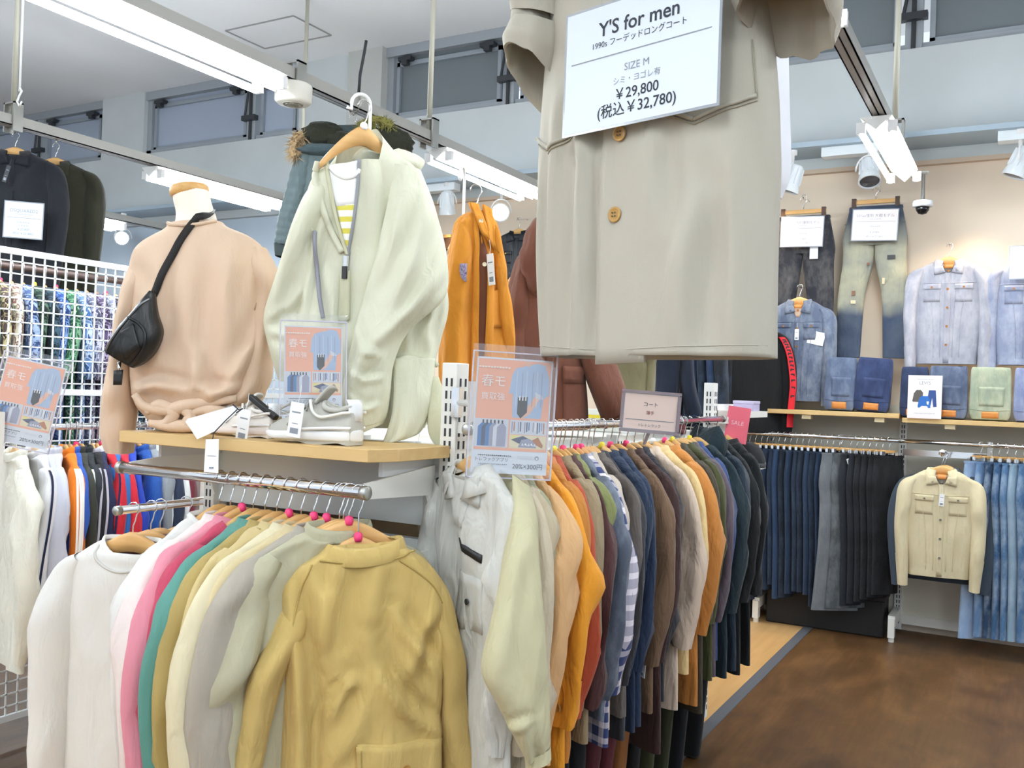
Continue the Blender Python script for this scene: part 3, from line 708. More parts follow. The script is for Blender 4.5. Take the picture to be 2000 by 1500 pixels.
# ---------------------------------------------------------------- a garment on a hanger, built around the hook point
FL = Frame((0, 0, 0), 0.0)
def hang_garment(name, label, cat, loc, yaw, mat, group=None, sw=0.215, L=0.72, d=0.035, flare=0.02, sl=0.60, spread=0.03, collar='shirt', seed=0, fold=0.006, wr=0.007,
                 n=36, m=30, front='plain', collarmat=None, trim=None, pockets=(), pocketmat=None, btn=None, tag=None, sleeve_r=0.060, stripes=None, cuffmat=None, hem=None, lean=0.0, zpat=None, neck=-0.097, dip=None, bow=.045, fwd=0.0, lod=1.0, yoke=None, wrist=0.62):
    t = thing(name, label, cat, loc, yaw, group)
    n = int(n * lod) // 2 * 2; m = int(m * lod)
    nk = neck; sh = nk - 0.070
    if dip is None: dip = .055 if collar in ('crew', 'none') else .03
    nw0 = .095 if collar in ('crew', 'none') else .080
    rows = [(nw0, nk, 0.030), (.112 if nw0 < .09 else .125, nk - .012, .034), (sw * .80, sh + .026, d * .9), (sw, sh, d * .9), (sw * 1.005, sh - .04, d), (sw * .97, sh - .16, d * 1.1), (sw * .98, nk - L * .55, d * 1.1), (sw + flare * .7, nk - L * .85, d * 1.1), (sw + flare, nk - L, d * 1.08)]
    rows = np.array(rows)
    Z = np.zeros(len(rows))
    Lp = crom(np.stack([-rows[:, 0], Z, rows[:, 1]], 1), m); Rp = crom(np.stack([rows[:, 0], Z, rows[:, 1]], 1), m); b = crom(rows[:, 2:3], m)[:, 0]
    tt = np.linspace(0, 1, m)
    P = loft_pts(Lp, Rp, FL.Nn, b, fwd * tt, n=n, seed=seed, fold=fold, wr=wr, nw=int(10 * lod))
    P[:, :, 2] -= dip * np.maximum(0, np.sin(np.linspace(0, 2 * math.pi, n, endpoint=False)))[None, :] ** 1.5 * np.maximum(0, 1 - tt * 5)[:, None]
    P[:, :, 0] += lean * np.maximum(0, sh - P[:, :, 2])
    body = grid_obj('body', P, mat, t)
    tr = bvh(body)
    # sleeves
    for s in (-1, 1):
        rg = np.random.default_rng(seed * 7 + s + 50)
        e = spread * (1 + rg.uniform(-.4, .4)); yb = rg.uniform(-bow, bow * .2)
        path = np.array([(sw - .055, 0, sh + .012), (sw - .012, 0, sh - .045), (sw + e * .6, yb * .4, sh - .16), (sw + e, yb, sh - .34), (sw + e * .75 - .01, yb - .012, sh - sl)])
        wd = np.array([.020, .050, sleeve_r, sleeve_r * .92, sleeve_r * wrist]); sd = rg.uniform(.9, 1.45); dp = np.array([d * .75, d * .95, d * 1.05 * sd, d * .95 * sd, d * .8 * sd])
        path[:, 0] *= s; k = int(22 * lod); C = crom(path, k); wv = crom(wd[:, None], k)[:, 0]; dv = crom(dp[:, None], k)[:, 0]
        T = np.gradient(C, axis=0); T /= np.linalg.norm(T, axis=1)[:, None]
        U = np.cross(np.array([0, -1.0, 0]), T); U /= np.linalg.norm(U, axis=1)[:, None]
        S = loft_pts(C - U * wv[:, None], C + U * wv[:, None], FL.Nn, dv, np.zeros(k), n=int(20 * lod) // 2 * 2, p=2.2, seed=seed * 3 + s + 11, fold=fold * .8, wr=wr * 1.2, nw=int(9 * lod))
        S[:, :, 0] += lean * np.maximum(0, sh - S[:, :, 2])
        so = grid_obj('sleeve', S, mat, t)
        if cuffmat is not None or trim == 'cuff':
            q = S[-4:].copy(); cen = q.mean(1, keepdims=True); q = cen + (q - cen) * 1.06; grid_obj('cuff', q, cuffmat or mat, t)
        if stripes is not None:
            for j in stripes[1]:
                col = int((0.0 if s > 0 else 0.5) * S.shape[1]) + j
                line = S[2:-2, col % S.shape[1]]; nx = line - C[2:-2]; nx /= np.linalg.norm(nx, axis=1)[:, None]
                side = np.array([0, 1.0, 0]) * .0042
                q = np.stack([line + nx * .0025 - side, line + nx * .0035, line + nx * .0025 + side], 1)
                grid_obj('sleeve_stripe', q, stripes[0], so, closed=False)
    cm = collarmat or mat
    if collar in ('shirt', 'lapel'):
        gap = 0.42 if collar == 'shirt' else 0.62
        a0, a1 = -math.pi * 1.5 + gap, math.pi / 2 - gap     # open at the front (sin = 1)
        th = np.linspace(a0, a1, 26); prof = [(0.084, .036, nk - .016), (0.076, .032, nk + .008), (0.080, .037, nk + .013), (0.102, .052, nk - .024), (0.114, .060, nk - .052)]
        g = np.zeros((5, 26, 3))
        for i, (a, bb, z) in enumerate(prof):
            dz = -.030 * np.maximum(0, np.sin(th)) ** 2 * (1 if i > 2 else .6)
            g[i] = np.stack([a * np.cos(th), -bb * np.sin(th), z + dz], 1)
        c = grid_obj('collar', g, cm, t, closed=False); sm = c.modifiers.new('thick', 'SOLIDIFY'); sm.thickness = .003
        if lod >= 1:
            for s in (-1, 1): stick('collar_flap', FL, tr, [FL.sz(s * .088, nk - .003), FL.sz(s * .044, nk - .009), FL.sz(s * .018, nk - .081), FL.sz(s * .085, nk - .095)][::s], .010, cm, t, 6, 6)
    elif collar in ('stand', 'crew', 'rib'):
        hgt = .022 if collar == 'stand' else .012
        a, bb = (.082, .034) if collar != 'crew' else (.096, .034)
        th = np.linspace(0, 2 * math.pi, 28, endpoint=False); g = []
        for da, z in ((.004, -.012), (.006, hgt * .5), (.001, hgt), (-.003, hgt), (-.004, 0)):
            dz = -dip * np.maximum(0, -np.sin(th - math.pi)) ** 1.5 if collar != 'stand' else -.02 * np.maximum(0, np.sin(th))
            g.append(np.stack([(a + da) * np.cos(th), -(bb + da) * np.sin(th), nk + z + dz], 1))
        grid_obj('collar', np.array(g), cm, t)
    elif collar == 'hood':
        k = 14; g = []
        for i in range(k):
            u = i / (k - 1); w = .095 * math.sin(math.pi * (.22 + .70 * u)) + .015
            th = np.linspace(0, 2 * math.pi, 24, endpoint=False)
            g.append(np.stack([w * np.cos(th), .055 - (.05 * math.sin(math.pi * u) + .02) * np.sin(th), np.full(24, nk + .065 - .19 * u) + .015 * np.cos(2 * th)], 1))
        grid_obj('hood', np.array(g), cm, t, cap0=True, cap1=True)
    # front details
    if front in ('placket', 'zip', 'button'):
        w = .018; z0, z1 = nk - .03, nk - L + .004
        quad = [FL.sz(-w, z0), FL.sz(w, z0), FL.sz(w, z1), FL.sz(-w, z1)]
        stick('zipper' if front == 'zip' else 'placket', FL, tr, quad, .002, (trim if front == 'zip' and trim not in (None, 'cuff') else mat), t, 4, 18)
        if front == 'button':
            for k in range(5): button(FL, tr, FL.sz(0, nk - .07 - k * (L - .12) / 4.6) + FL.Nn * .004, .008, btn or BRONZE, t)
    for (px, pz, pw, ph) in pockets:
        q = stick('pocket', FL, tr, [FL.sz(px - pw / 2, pz), FL.sz(px + pw / 2, pz), FL.sz(px + pw / 2, pz - ph), FL.sz(px - pw / 2, pz - ph)], .002, mat, t, 7, 6)
        q = stick('pocket_flap', FL, tr, [FL.sz(px - pw / 2 - .004, pz + .008), FL.sz(px + pw / 2 + .004, pz + .008), FL.sz(px + pw / 2 + .004, pz - .028), FL.sz(px - pw / 2 - .004, pz - .028)], .005, pocketmat or mat, t, 7, 4)
        button(FL, tr, FL.sz(px, pz - .014) + FL.Nn * .004, .007, btn or BRONZE, t)
    if yoke is not None:
        for s in (0,): seam('yoke_seam', FL, tr, [FL.sz(-sw * .97, yoke), FL.sz(0, yoke - .003), FL.sz(sw * .97, yoke)], .0022, pocketmat or mat, t)
    if hem:
        q = P[-3:].copy(); cen = q.mean(1, keepdims=True); q = cen + (q - cen) * np.array([1.012, 1.03, 1])
        grid_obj('hem_band', q, hem if not isinstance(hem, bool) else mat, t)
    if tag:
        a, z, r = tag; price_tag(t, on_cloth(FL, tr, FL.sz(a, z), .012), r)
    return t
def price_tag(t, p, roll=0.1, w=.028, h=.075, mat=None, name='price_tag', yaw=0.0):
    q = MB(); q.box(-w / 2, w / 2, -.0008, .0008, -h, 0); q.tube([(0, 0, 0), (.003, 0.002, .02), (0, 0.004, .045)], .0008, 5)
    q.box(-w * .32, w * .32, -.0016, -.0008, -h * .30, -h * .26, 1); q.box(-w * .30, w * .30, -.0016, -.0008, -h * .90, -h * .74, 1); q.box(-w * .22, w * .22, -.0016, -.0008, -h * .62, -h * .60, 1)
    o = q.build(name, PAPER, t, mats=[mat or PAPER, GREYINK]); o.location = tuple(p); o.rotation_euler = (0, roll, yaw); return o

# ---------------------------------------------------------------- jeans on a clip hanger, seen edge on
def hang_jeans(label, loc, yaw, mat, group, L=1.0, w=0.20, d=0.020, seed=0, flare=0.0, clip=True, cat='jeans', name='jeans', patch=False):
    t = thing(name, label, cat, loc, yaw, group)
    z0 = -.10
    rows = np.array([(w * .88, z0, d), (w * .90, z0 - .04, d), (w, z0 - .20, d * 1.3), (w * .92, z0 - .32, d * 1.1), (w * .72 + flare * .4, z0 - .62, d), (w * .62 + flare, z0 - L, d * .95)])
    rows[:, 0] /= 2; m, n = 22, 22; Z = np.zeros(len(rows))
    Lp = crom(np.stack([-rows[:, 0], Z, rows[:, 1]], 1), m); Rp = crom(np.stack([rows[:, 0], Z, rows[:, 1]], 1), m); b = crom(rows[:, 2:3], m)[:, 0]
    P = loft_pts(Lp, Rp, FL.Nn, b, np.zeros(m), n=n, p=3.0, seed=seed, fold=.004, wr=.004, nw=6)
    body = grid_obj('legs', P, mat, t)
    q = P[:3].copy(); cen = q.mean(1, keepdims=True); q = cen + (q - cen) * np.array([1.03, 1.12, 1]); grid_obj('waistband', q, mat, t)
    return t
def clip_hanger(label, loc, yaw, group):
    if 'clip' not in HPROTO:
        t = thing('trouser_hanger', label, 'hanger', loc, yaw, group); clip_hanger_parts(t); HPROTO['clip'] = t; return t
    c = dup_tree(HPROTO['clip']); c.location = loc; c.rotation_euler = (0, 0, yaw); props(c, label, 'hanger', group); return c
def rod(name, label, a, b, r=.016, mat=None, group=None, ends=True):
    t = thing(name, label, 'rail', tuple(a), group=group); d = Vector(b) - Vector(a)
    MB().tube([(0, 0, 0), tuple(d)], r, 16).build('tube', mat or CHROME, t, True)
    if ends:
        for k in (Vector((0, 0, 0)), d):
            s = -1 if k.length == 0 else 1; MB().lathe([(r * 1.12, -.012), (r * 1.12, .004), (r * .9, .007)], 16, tuple(k), tuple(d.normalized() * s)).build('end_cap', STEEL, t, True)
    return t
def upright(mb, x, y, z0, z1, w=.03, d=.05, side=-1):
    mb.box(x - w / 2, x + w / 2, y - d / 2, y + d / 2, z0, z1)
# ---------------------------------------------------------------- the island fixture in the middle
POST = plain('post_white', 'ecebe5', 0.4); SLOT = plain('slot_dark', '2e3136', 0.6); PANEL = plain('panel_grey', 'e0e6e6', 0.6)
def slotted_post(t, x, y, z0, z1, w=.034, d=.055, faces=('L',)):
    q = MB().box(x - w / 2, x + w / 2, y - d / 2, y + d / 2, z0, z1)
    p = q.build('post', POST, t, bevel=.003)
    s = MB(); z = z0 + .04
    while z < z1 - .04:
        for dy in (-.013, .013):
            if 'L' in faces: s.box(x - w / 2 - .0012, x - w / 2 + .0002, y + dy - .004, y + dy + .004, z, z + .022)
            if 'R' in faces: s.box(x + w / 2 - .0002, x + w / 2 + .0012, y + dy - .004, y + dy + .004, z, z + .022)
        if 'F' in faces:
            for dx in (-.008, .008): s.box(x + dx - .003, x + dx + .003, y - d / 2 - .0012, y - d / 2 + .0002, z, z + .022)
        z += .034
    s.build('slot', SLOT, p)
    return p
YE = 2.15
isl = thing('island_display_fixture', 'white slotted display fixture in the middle carrying the coat rail', 'display fixture', (0, 0, 0))
slotted_post(isl, -1.375, YE, 0.02, 1.62, .05, .06, ('F', 'R'))
slotted_post(isl, -2.27, YE, 0.02, 1.40, .045, .06, ('F',))
slotted_post(isl, -1.335, 4.36, 0.02, 1.62, .05, .06, ('F', 'R', 'L'))
slotted_post(isl, -1.36, 3.25, 0.02, 1.40, .045, .06, ('R',))
MB().box(-2.25, -1.40, YE - .01, YE + .02, 1.168, 1.385).build('back_panel', PANEL, isl)
MB().box(-2.25, -1.40, YE - .01, YE + .02, 0.15, 1.128).build('back_panel', PANEL, isl)
MB().box(-1.40, -1.37, YE + .03, 4.33, 0.15, 1.36).build('side_panel', PANEL, isl)
MB().box(-2.30, -2.27, YE + .03, 4.33, 0.15, 1.36).build('side_panel', PANEL, isl)
MB().box(-2.28, -1.38, YE + .03, 4.33, 1.36, 1.39).build('top_board', plain('top_white', 'e4e4de', 0.5), isl)
q = MB()
for x in (-2.25, -1.38):
    q.box(x - .03, x + .03, YE - .40, YE, 0.03, 0.11)
    q.lathe([(.02, 0), (.02, .03)], 10, (x, YE - .37, 0))
q.box(-2.25, -1.38, YE - .04, YE, .03, .15); q.build('base_foot', POST, isl)
for x, s in ((-2.245, 1), (-1.415, -1)):
    b = MB(); z = 1.29
    b.raw([(x - .004, YE - .03, z + .05), (x - .004, YE - .03, z - .10), (x - .004, YE - .06, z - .03), (x - .004, 1.8, z - .018), (x - .004, 1.8, z + .018), (x + .004, YE - .03, z + .05), (x + .004, YE - .03, z - .10), (x + .004, YE - .06, z - .03), (x + .004, 1.8, z - .018), (x + .004, 1.8, z + .018)],
          [(0, 1, 2, 3, 4), (9, 8, 7, 6, 5), (0, 4, 9, 5), (4, 3, 8, 9), (3, 2, 7, 8), (2, 1, 6, 7), (1, 0, 5, 6)])
    b.build('rail_arm', POST, isl)
    MB().box(x - .004, x + .004, YE - .09, YE - .03, 1.02, 1.11).build('rail_arm', POST, isl)
# shelf of the end bay
shelf_z = 1.395
sh = thing('end_shelf', 'pale oak shelf with a cut corner under the mannequin and shoes', 'shelf', (-1.84, 1.8, shelf_z))
prof = [(-.45, 0.0), (.45, 0.0), (.47, .06), (.47, .33), (-.47, .33), (-.47, .06)]
prof = [(-.455, 0.0), (.445, 0.0), (.475, .09), (.475, .33), (-.475, .33), (-.475, .03)]
v = [(x, y, z) for z in (-.032, 0) for x, y in prof]; f = [tuple(range(6))[::-1], tuple(range(6, 12))] + [(k, (k + 1) % 6, (k + 1) % 6 + 6, k + 6) for k in range(6)]
o = add('board', v, f, SHELFWOOD, sh, False); bv = o.modifiers.new('soft', 'BEVEL'); bv.width = .0015; bv.segments = 1
q = MB()
for x in (-.40, .41): MB().box(x - .006, x + .006, .10, .33, -.075, -.033).build('bracket', plain('bracket_white', 'dfe1e2', .4), sh)
RZ = 1.29
rod('end_rail', 'chrome hanging rail of the island end, under the shelf', (-2.285, 1.8, RZ), (-1.395, 1.8, RZ))
LR0, LR1 = (-2.345, 1.84, 1.155), (-2.345, 4.2, 1.165)
rod('side_rail', 'chrome hanging rail left of the island with few hangers', LR0, LR1, .013)
CR0, CR1 = (-1.25, 2.02, 1.447), (-1.245, 4.27, 1.452)
rod('coat_rail', 'chrome hanging rail of the long coat rack', CR0, CR1, .014)
MB().box(-1.375, -1.24, 2.13, 2.15, 1.43, 1.46).build('rail_arm', POST, isl)
MB().box(-1.345, -1.235, 4.31, 4.335, 1.43, 1.46).build('rail_arm', POST, isl)

# ---------------------------------------------------------------- clothes along the island's end rail (seen from the back left)
EG = 'jackets and shirts on the island end rail'
end_list = [  # colour, words, kind, yaw, options
    ('dcdad6', 'plain white long sleeve', 'shirt', 89, dict(collar='crew', L=.70, seed=3)),
    ('e6d8d4', 'very pale pink cotton', 'shirt', 88, dict(collar='shirt', L=.68, seed=4)),
    ('d98a9a', 'dusty pink cotton', 'shirt', 86, dict(collar='shirt', L=.74, seed=5)),
    ('b8455e', 'thin crimson', 'shirt', 85, dict(collar='none', L=.70, seed=6, d=.02)),
    ('5b9186', 'teal green', 'jacket', 84, dict(collar='shirt', L=.74, seed=7)),
    ('a8935a', 'olive khaki twill', 'jacket', 82, dict(collar='shirt', L=.72, seed=8, trim='cuff')),
    ('c9b684', 'sand cotton', 'jacket', 80, dict(collar='shirt', L=.72, seed=9)),
    ('d9cfae', 'cream corduroy collared', 'jacket', 77, dict(collar='shirt', L=.74, seed=10)),
    ('cdbd94', 'light beige', 'jacket', 74, dict(collar='shirt', L=.72, seed=11)),
    ('a79f92', 'warm grey', 'jacket', 70, dict(collar='shirt', L=.74, seed=12)),
    ('b5b196', 'pale sage', 'jacket', 62, dict(collar='stand', L=.73, seed=13, d=.024)),
]
xs = np.linspace(-1.885, -1.475, len(end_list))
prev = None
for i, (c, w, k, yaw, op) in enumerate(end_list):
    x = xs[i]; mk = {2: PINK, 4: None, 6: PINK, 8: PINK, 9: PINK, 10: None}.get(i)
    where = 'first from the left on the island end rail' if i == 0 else 'on the island end rail, next to the %s' % prev
    prev = '%s %s' % (w.split()[-1] if len(w.split()) > 2 else w, k)
    op = dict(op); op.setdefault('d', .024)
    hang_garment(k, '%s %s %s' % (w, k, where), k, (x, 1.8, RZ), math.radians(yaw), cloth(c, wrinkle=.5), EG, **{**dict(sl=.66, spread=.055, fold=.008, wr=.016, sleeve_r=.058, lean=0.0), **op})
    hanger('wooden hanger inside the %s %s' % (w, k), (x, 1.8, RZ), math.radians(yaw), mk, 'wooden hangers on the island end rail')
for i, x in enumerate((-1.865, -1.80, -1.755, -1.69, -1.62)):
    pass
# front khaki jacket, traced
KH = Frame((-1.415, 1.8, RZ), math.radians(45))
t = thing('jacket', 'khaki yellow field jacket hung back to front at the rail end, largest in view', 'jacket', tuple(KH.P0), group=EG)
KM = cloth('c9ae6c', wrinkle=.7, var=.05)
rows = [(640, 1062, 772, 1052, .040, 0), (622, 1082, 800, 1072, .046, 0), (585, 1105, 832, 1092, .05, 0), (556, 1140, 858, 1128, .05, 0), (552, 1190, 872, 1178, .055, 0), (554, 1280, 876, 1270, .06, 0), (556, 1400, 868, 1390, .065, .004), (552, 1560, 866, 1550, .07, .008), (545, 1700, 872, 1690, .07, .01)]
P = px_loft(KH, rows, 90, 120, seed=21, fold=.012, wr=.009, nw=16)
P = crease(P, KH, [([(712, 1240), (735, 1300), (785, 1372), (855, 1418)], .017, 0.030), ([(762, 1186), (800, 1240), (846, 1310)], .016, 0.024), ([(640, 1388), (662, 1340), (688, 1306)], .014, 0.018), ([(655, 1300), (675, 1318), (692, 1316)], .010, 0.014), ([(556, 1150), (578, 1300), (584, 1420), (580, 1640)], .022, 0.027), ([(662, 1098), (640, 1180), (625, 1280)], .022, 0.016), ([(735, 1096), (722, 1180), (716, 1250)], .020, 0.016), ([(850, 1180), (822, 1220), (800, 1290), (815, 1360)], .016, 0.016), ([(640, 1470), (690, 1410), (720, 1330)], .022, 0.016), ([(600, 1110), (622, 1160), (628, 1240)], .02, 0.014)])
body = grid_obj('body', P, KM, t); tr = bvh(body)
def sleeve_px(F, t, rows, mat, seed, name='sleeve', m=34, n=28, creases=None, **kw):
    kw.setdefault('fold', .006); kw.setdefault('wr', .010); kw.setdefault('nw', 14); kw.setdefault('p', 2.2)
    P = px_loft(F, rows, m, n, seed=seed, **kw)
    if creases: P = crease(P, F, creases)
    return grid_obj(name, P, mat, t)
sleeve_px(KH, t, [(572, 1150, 620, 1146, .012, -.05), (545, 1180, 610, 1174, .026, -.026), (531, 1214, 602, 1206, .036, -.010), (518, 1252, 594, 1240, .043, -.002), (492, 1310, 556, 1325, .052, .012), (468, 1400, 528, 1420, .05, .02), (440, 1520, 506, 1530, .046, .02), (410, 1680, 480, 1690, .042, .02)], KM, 22)
sleeve_px(KH, t, [(790, 1100, 846, 1108, .02, -.012), (820, 1150, 878, 1160, .03, -.012), (842, 1240, 896, 1240, .046, -.012), (855, 1330, 908, 1330, .05, -.01), (858, 1430, 916, 1430, .048, -.01), (860, 1560, 922, 1560, .045, -.01), (862, 1680, 920, 1680, .042, -.01)], KM, 23)
# collar: a folded band standing round the neck
th = np.linspace(0, 2 * math.pi, 44, endpoint=False)
a = KH.px(633, 1074); b_ = KH.px(790, 1058); c_ = (a + b_) / 2; U = (b_ - a) / 2
g = []
for s, dz, bb in ((1.04, -.034, .062), (1.06, -.020, .066), (.98, .004, .058), (.92, .010, .052), (.86, .002, .046), (.86, -.03, .044)):
    g.append(c_ + np.outer(np.cos(th), U) * s + np.outer(np.sin(th), KH.Nn) * bb + np.array([0, 0, 1.0]) * (dz + .006 * np.cos(2 * th)[:, None]))
grid_obj('collar', np.array(g), KM, t)
seam('collar_stitch', KH, tr, [KH.px(622, 1090), KH.px(690, 1092), KH.px(760, 1086), KH.px(806, 1070)], .0025, cloth('b39a58'), t, .004)
seam('shoulder_seam', KH, tr, [KH.px(775, 1088), KH.px(812, 1112), KH.px(842, 1140), KH.px(862, 1178)], .0022, cloth('b39a58'), t)
seam('shoulder_seam', KH, tr, [KH.px(607, 1098), KH.px(585, 1150), KH.px(566, 1230), KH.px(556, 1310)], .0022, cloth('b39a58'), t)
pk = stick('pocket', KH, tr, [KH.px(690, 1430), KH.px(852, 1424), KH.px(850, 1640), KH.px(690, 1646)], .004, KM, t, 12, 10)
pf = stick('pocket_flap', KH, tr, [KH.px(688, 1434), KH.px(856, 1428), KH.px(852, 1488), KH.px(692, 1494)], .009, KM, t, 14, 6)
seam('flap_stitch', KH, tr, [KH.px(697, 1440), KH.px(698, 1486)], .0016, cloth('b39a58'), t, .011)
seam('flap_stitch', KH, tr, [KH.px(698, 1487), KH.px(846, 1481)], .0016, cloth('b39a58'), t, .011)
button(KH, tr, KH.px(782, 1472) + KH.Nn * .011, .010, BRONZE, t)
hanger('wooden hanger with pink ring holding the front khaki jacket', tuple(KH.P0), math.radians(45), PINK, 'wooden hangers on the island end rail', .17, .125)
for i, x in enumerate((-1.445, -1.462)):
    hanger('wooden hanger just behind the front khaki jacket' + (', second one in' if i else ''), (x, 1.8, RZ), math.radians(50 + 5 * i), (PINK, None)[i], 'wooden hangers on the island end rail')

# ---------------------------------------------------------------- white sweatshirt on the side rail
WS = math.radians(16)
p0 = (-2.345, 1.90, 1.155)
hang_garment('sweatshirt', 'white crew neck sweatshirt facing out at the near end of the side rail', 'sweatshirt', p0, WS, cloth('dddbd6', wrinkle=.45, var=.03), 'tops on the side rail', sw=.218, L=.80, d=.055, flare=.0, sl=.70, spread=.025, collar='crew', seed=31, fold=.008, wr=.008, n=56, m=44, sleeve_r=.072, collarmat=cloth('ebe8e2', wrinkle=.2), wrist=.7)
t = bpy.data.objects['sweatshirt']; tr = bvh([q for q in t.children if q.name.startswith('body')][0])
seam('neck_rib', FL, tr, [FL.sz(a, z) for a, z in ((-.105, -.112), (-.085, -.148), (-.045, -.172), (0, -.180), (.045, -.172), (.085, -.148), (.105, -.112))], .0045, cloth('cfccc6', wrinkle=.2), t, .001, 8)
SG = 'wooden hangers on the side rail'
hanger('wooden hanger in the white crew neck sweatshirt', p0, WS, None, SG)
hang_garment('shirt', 'mauve brown shirt directly behind the white crew neck sweatshirt', 'shirt', (-2.345, 1.965, 1.155), WS, cloth('8d6d6b'), 'tops on the side rail', sw=.20, L=.6, d=.02, sl=.5, collar='rib', seed=33, lod=.7)
hanger('wooden hanger in the mauve brown shirt', (-2.345, 1.965, 1.155), WS, None, SG)
for i, (y, mk) in enumerate(((2.0, None), (2.10, PINK), (2.20, None), (2.26, PINK), (2.36, None), (2.62, None), (2.66, None))):
    hanger(['wooden hanger third from the near end of the side rail', 'wooden hanger with pink ring behind the white sweatshirt', 'wooden hanger between two pink ringed ones on the side rail', 'wooden hanger with pink ring, farther one on the side rail', 'wooden hanger past the pink rings on the side rail', 'wooden hanger far along the side rail', 'wooden hanger farthest along the side rail'][i], (-2.345, y, 1.157), math.radians(28), mk, SG)

# ---------------------------------------------------------------- the long coat rack
CG = 'coats and jackets on the long coat rack'
coats = [  # tip px, colour, words, kind, options
    (993, 'd0d0ca', 'off white zip pocket', 'jacket', dict(L=.84, front='plain', collar='shirt', sleeve_r=.042, spread=-.015, bow=0.0)),
    (1012, 'd2cca6', 'cream cotton', 'jacket', dict(L=.80, sleeve_r=.078, trim='cuff', spread=.05)),
    (1032, 'c8bba2', 'stone beige trench', 'coat', dict(L=.92)),
    (1045, 'b9ab90', 'taupe beige', 'coat', dict(L=.92)),
    (1060, '9c9c80', 'sage green cotton', 'jacket', dict(L=.85)),
    (1075, 'd3a878', 'pale tan', 'jacket', dict(L=.76)),
    (1098, 'e0962a', 'bright mustard yellow', 'jacket', dict(L=.82, trim='cuff')),
    (1120, 'b3752e', 'ochre brown duck', 'jacket', dict(L=.80, collarmat='c27a48')),
    (1132, 'a8492f', 'brick red', 'shirt', dict(L=.66, d=.016)),
    (1150, '8d7c60', 'dusty khaki brown', 'jacket', dict(L=.78)),
    (1160, '4a2c2c', 'dark maroon', 'shirt', dict(L=.7, d=.016)),
    (1168, '7b8050', 'olive green', 'shirt', dict(L=.7, d=.018)),
    (1182, '4d5563', 'slate grey denim', 'jacket', dict(L=.75, denim=1)),
    (1193, '34416e', 'navy and white plaid', 'shirt', dict(L=.84, plaid=1)),
    (1203, 'bcb0a2', 'light greige corduroy', 'jacket', dict(L=.8)),
    (1214, '5b5450', 'dark taupe', 'jacket', dict(L=.78)),
    (1224, '2f2f34', 'charcoal', 'coat', dict(L=.86)),
    (1242, '1c2b42', 'deep navy', 'coat', dict(L=.86)),
    (1258, '22314a', 'navy wool', 'coat', dict(L=.86)),
    (1272, '6b533f', 'chocolate brown', 'jacket', dict(L=.84)),
    (1288, '3a2523', 'dark wine', 'coat', dict(L=1.0)),
    (1303, '26282f', 'blue black', 'parka', dict(L=.84, trim='cuff', sleeve_r=.07)),
    (1320, 'cdb9a6', 'pinkish beige', 'coat', dict(L=.9, collar='shirt')),
    (1338, 'd9be88', 'buttercream', 'jacket', dict(L=.8)),
    (1360, 'bb7c3c', 'camel tan', 'coat', dict(L=.95)),
    (1374, '3c3527', 'dark brown lapelled', 'coat', dict(L=1.0, collar='lapel')),
    (1388, '47492b', 'olive drab', 'jacket', dict(L=.9)),
    (1396, '5a4f58', 'plum grey', 'coat', dict(L=.9)),
    (1406, '2a4272', 'royal navy', 'jacket', dict(L=.85)),
    (1420, '1c2c33', 'hooded dark teal', 'coat', dict(L=.95, collar='hood')),
    (1436, '1d2a38', 'ink blue', 'coat', dict(L=.95)),
    (1453, '17191c', 'black wool', 'coat', dict(L=1.0)),
    (1472, '14171a', 'black nylon', 'coat', dict(L=1.0)),
]
CYAW = math.radians(-33)
marks = {3: WPLA, 5: PINK, 6: YELL, 8: PINK, 9: YELL, 11: PINK, 13: PINK, 14: PINK, 17: YELL, 18: PINK, 20: PINK, 23: WPLA, 24: PINK, 25: YELL, 28: YELL, 30: PINK}
ys = []
prevw = None
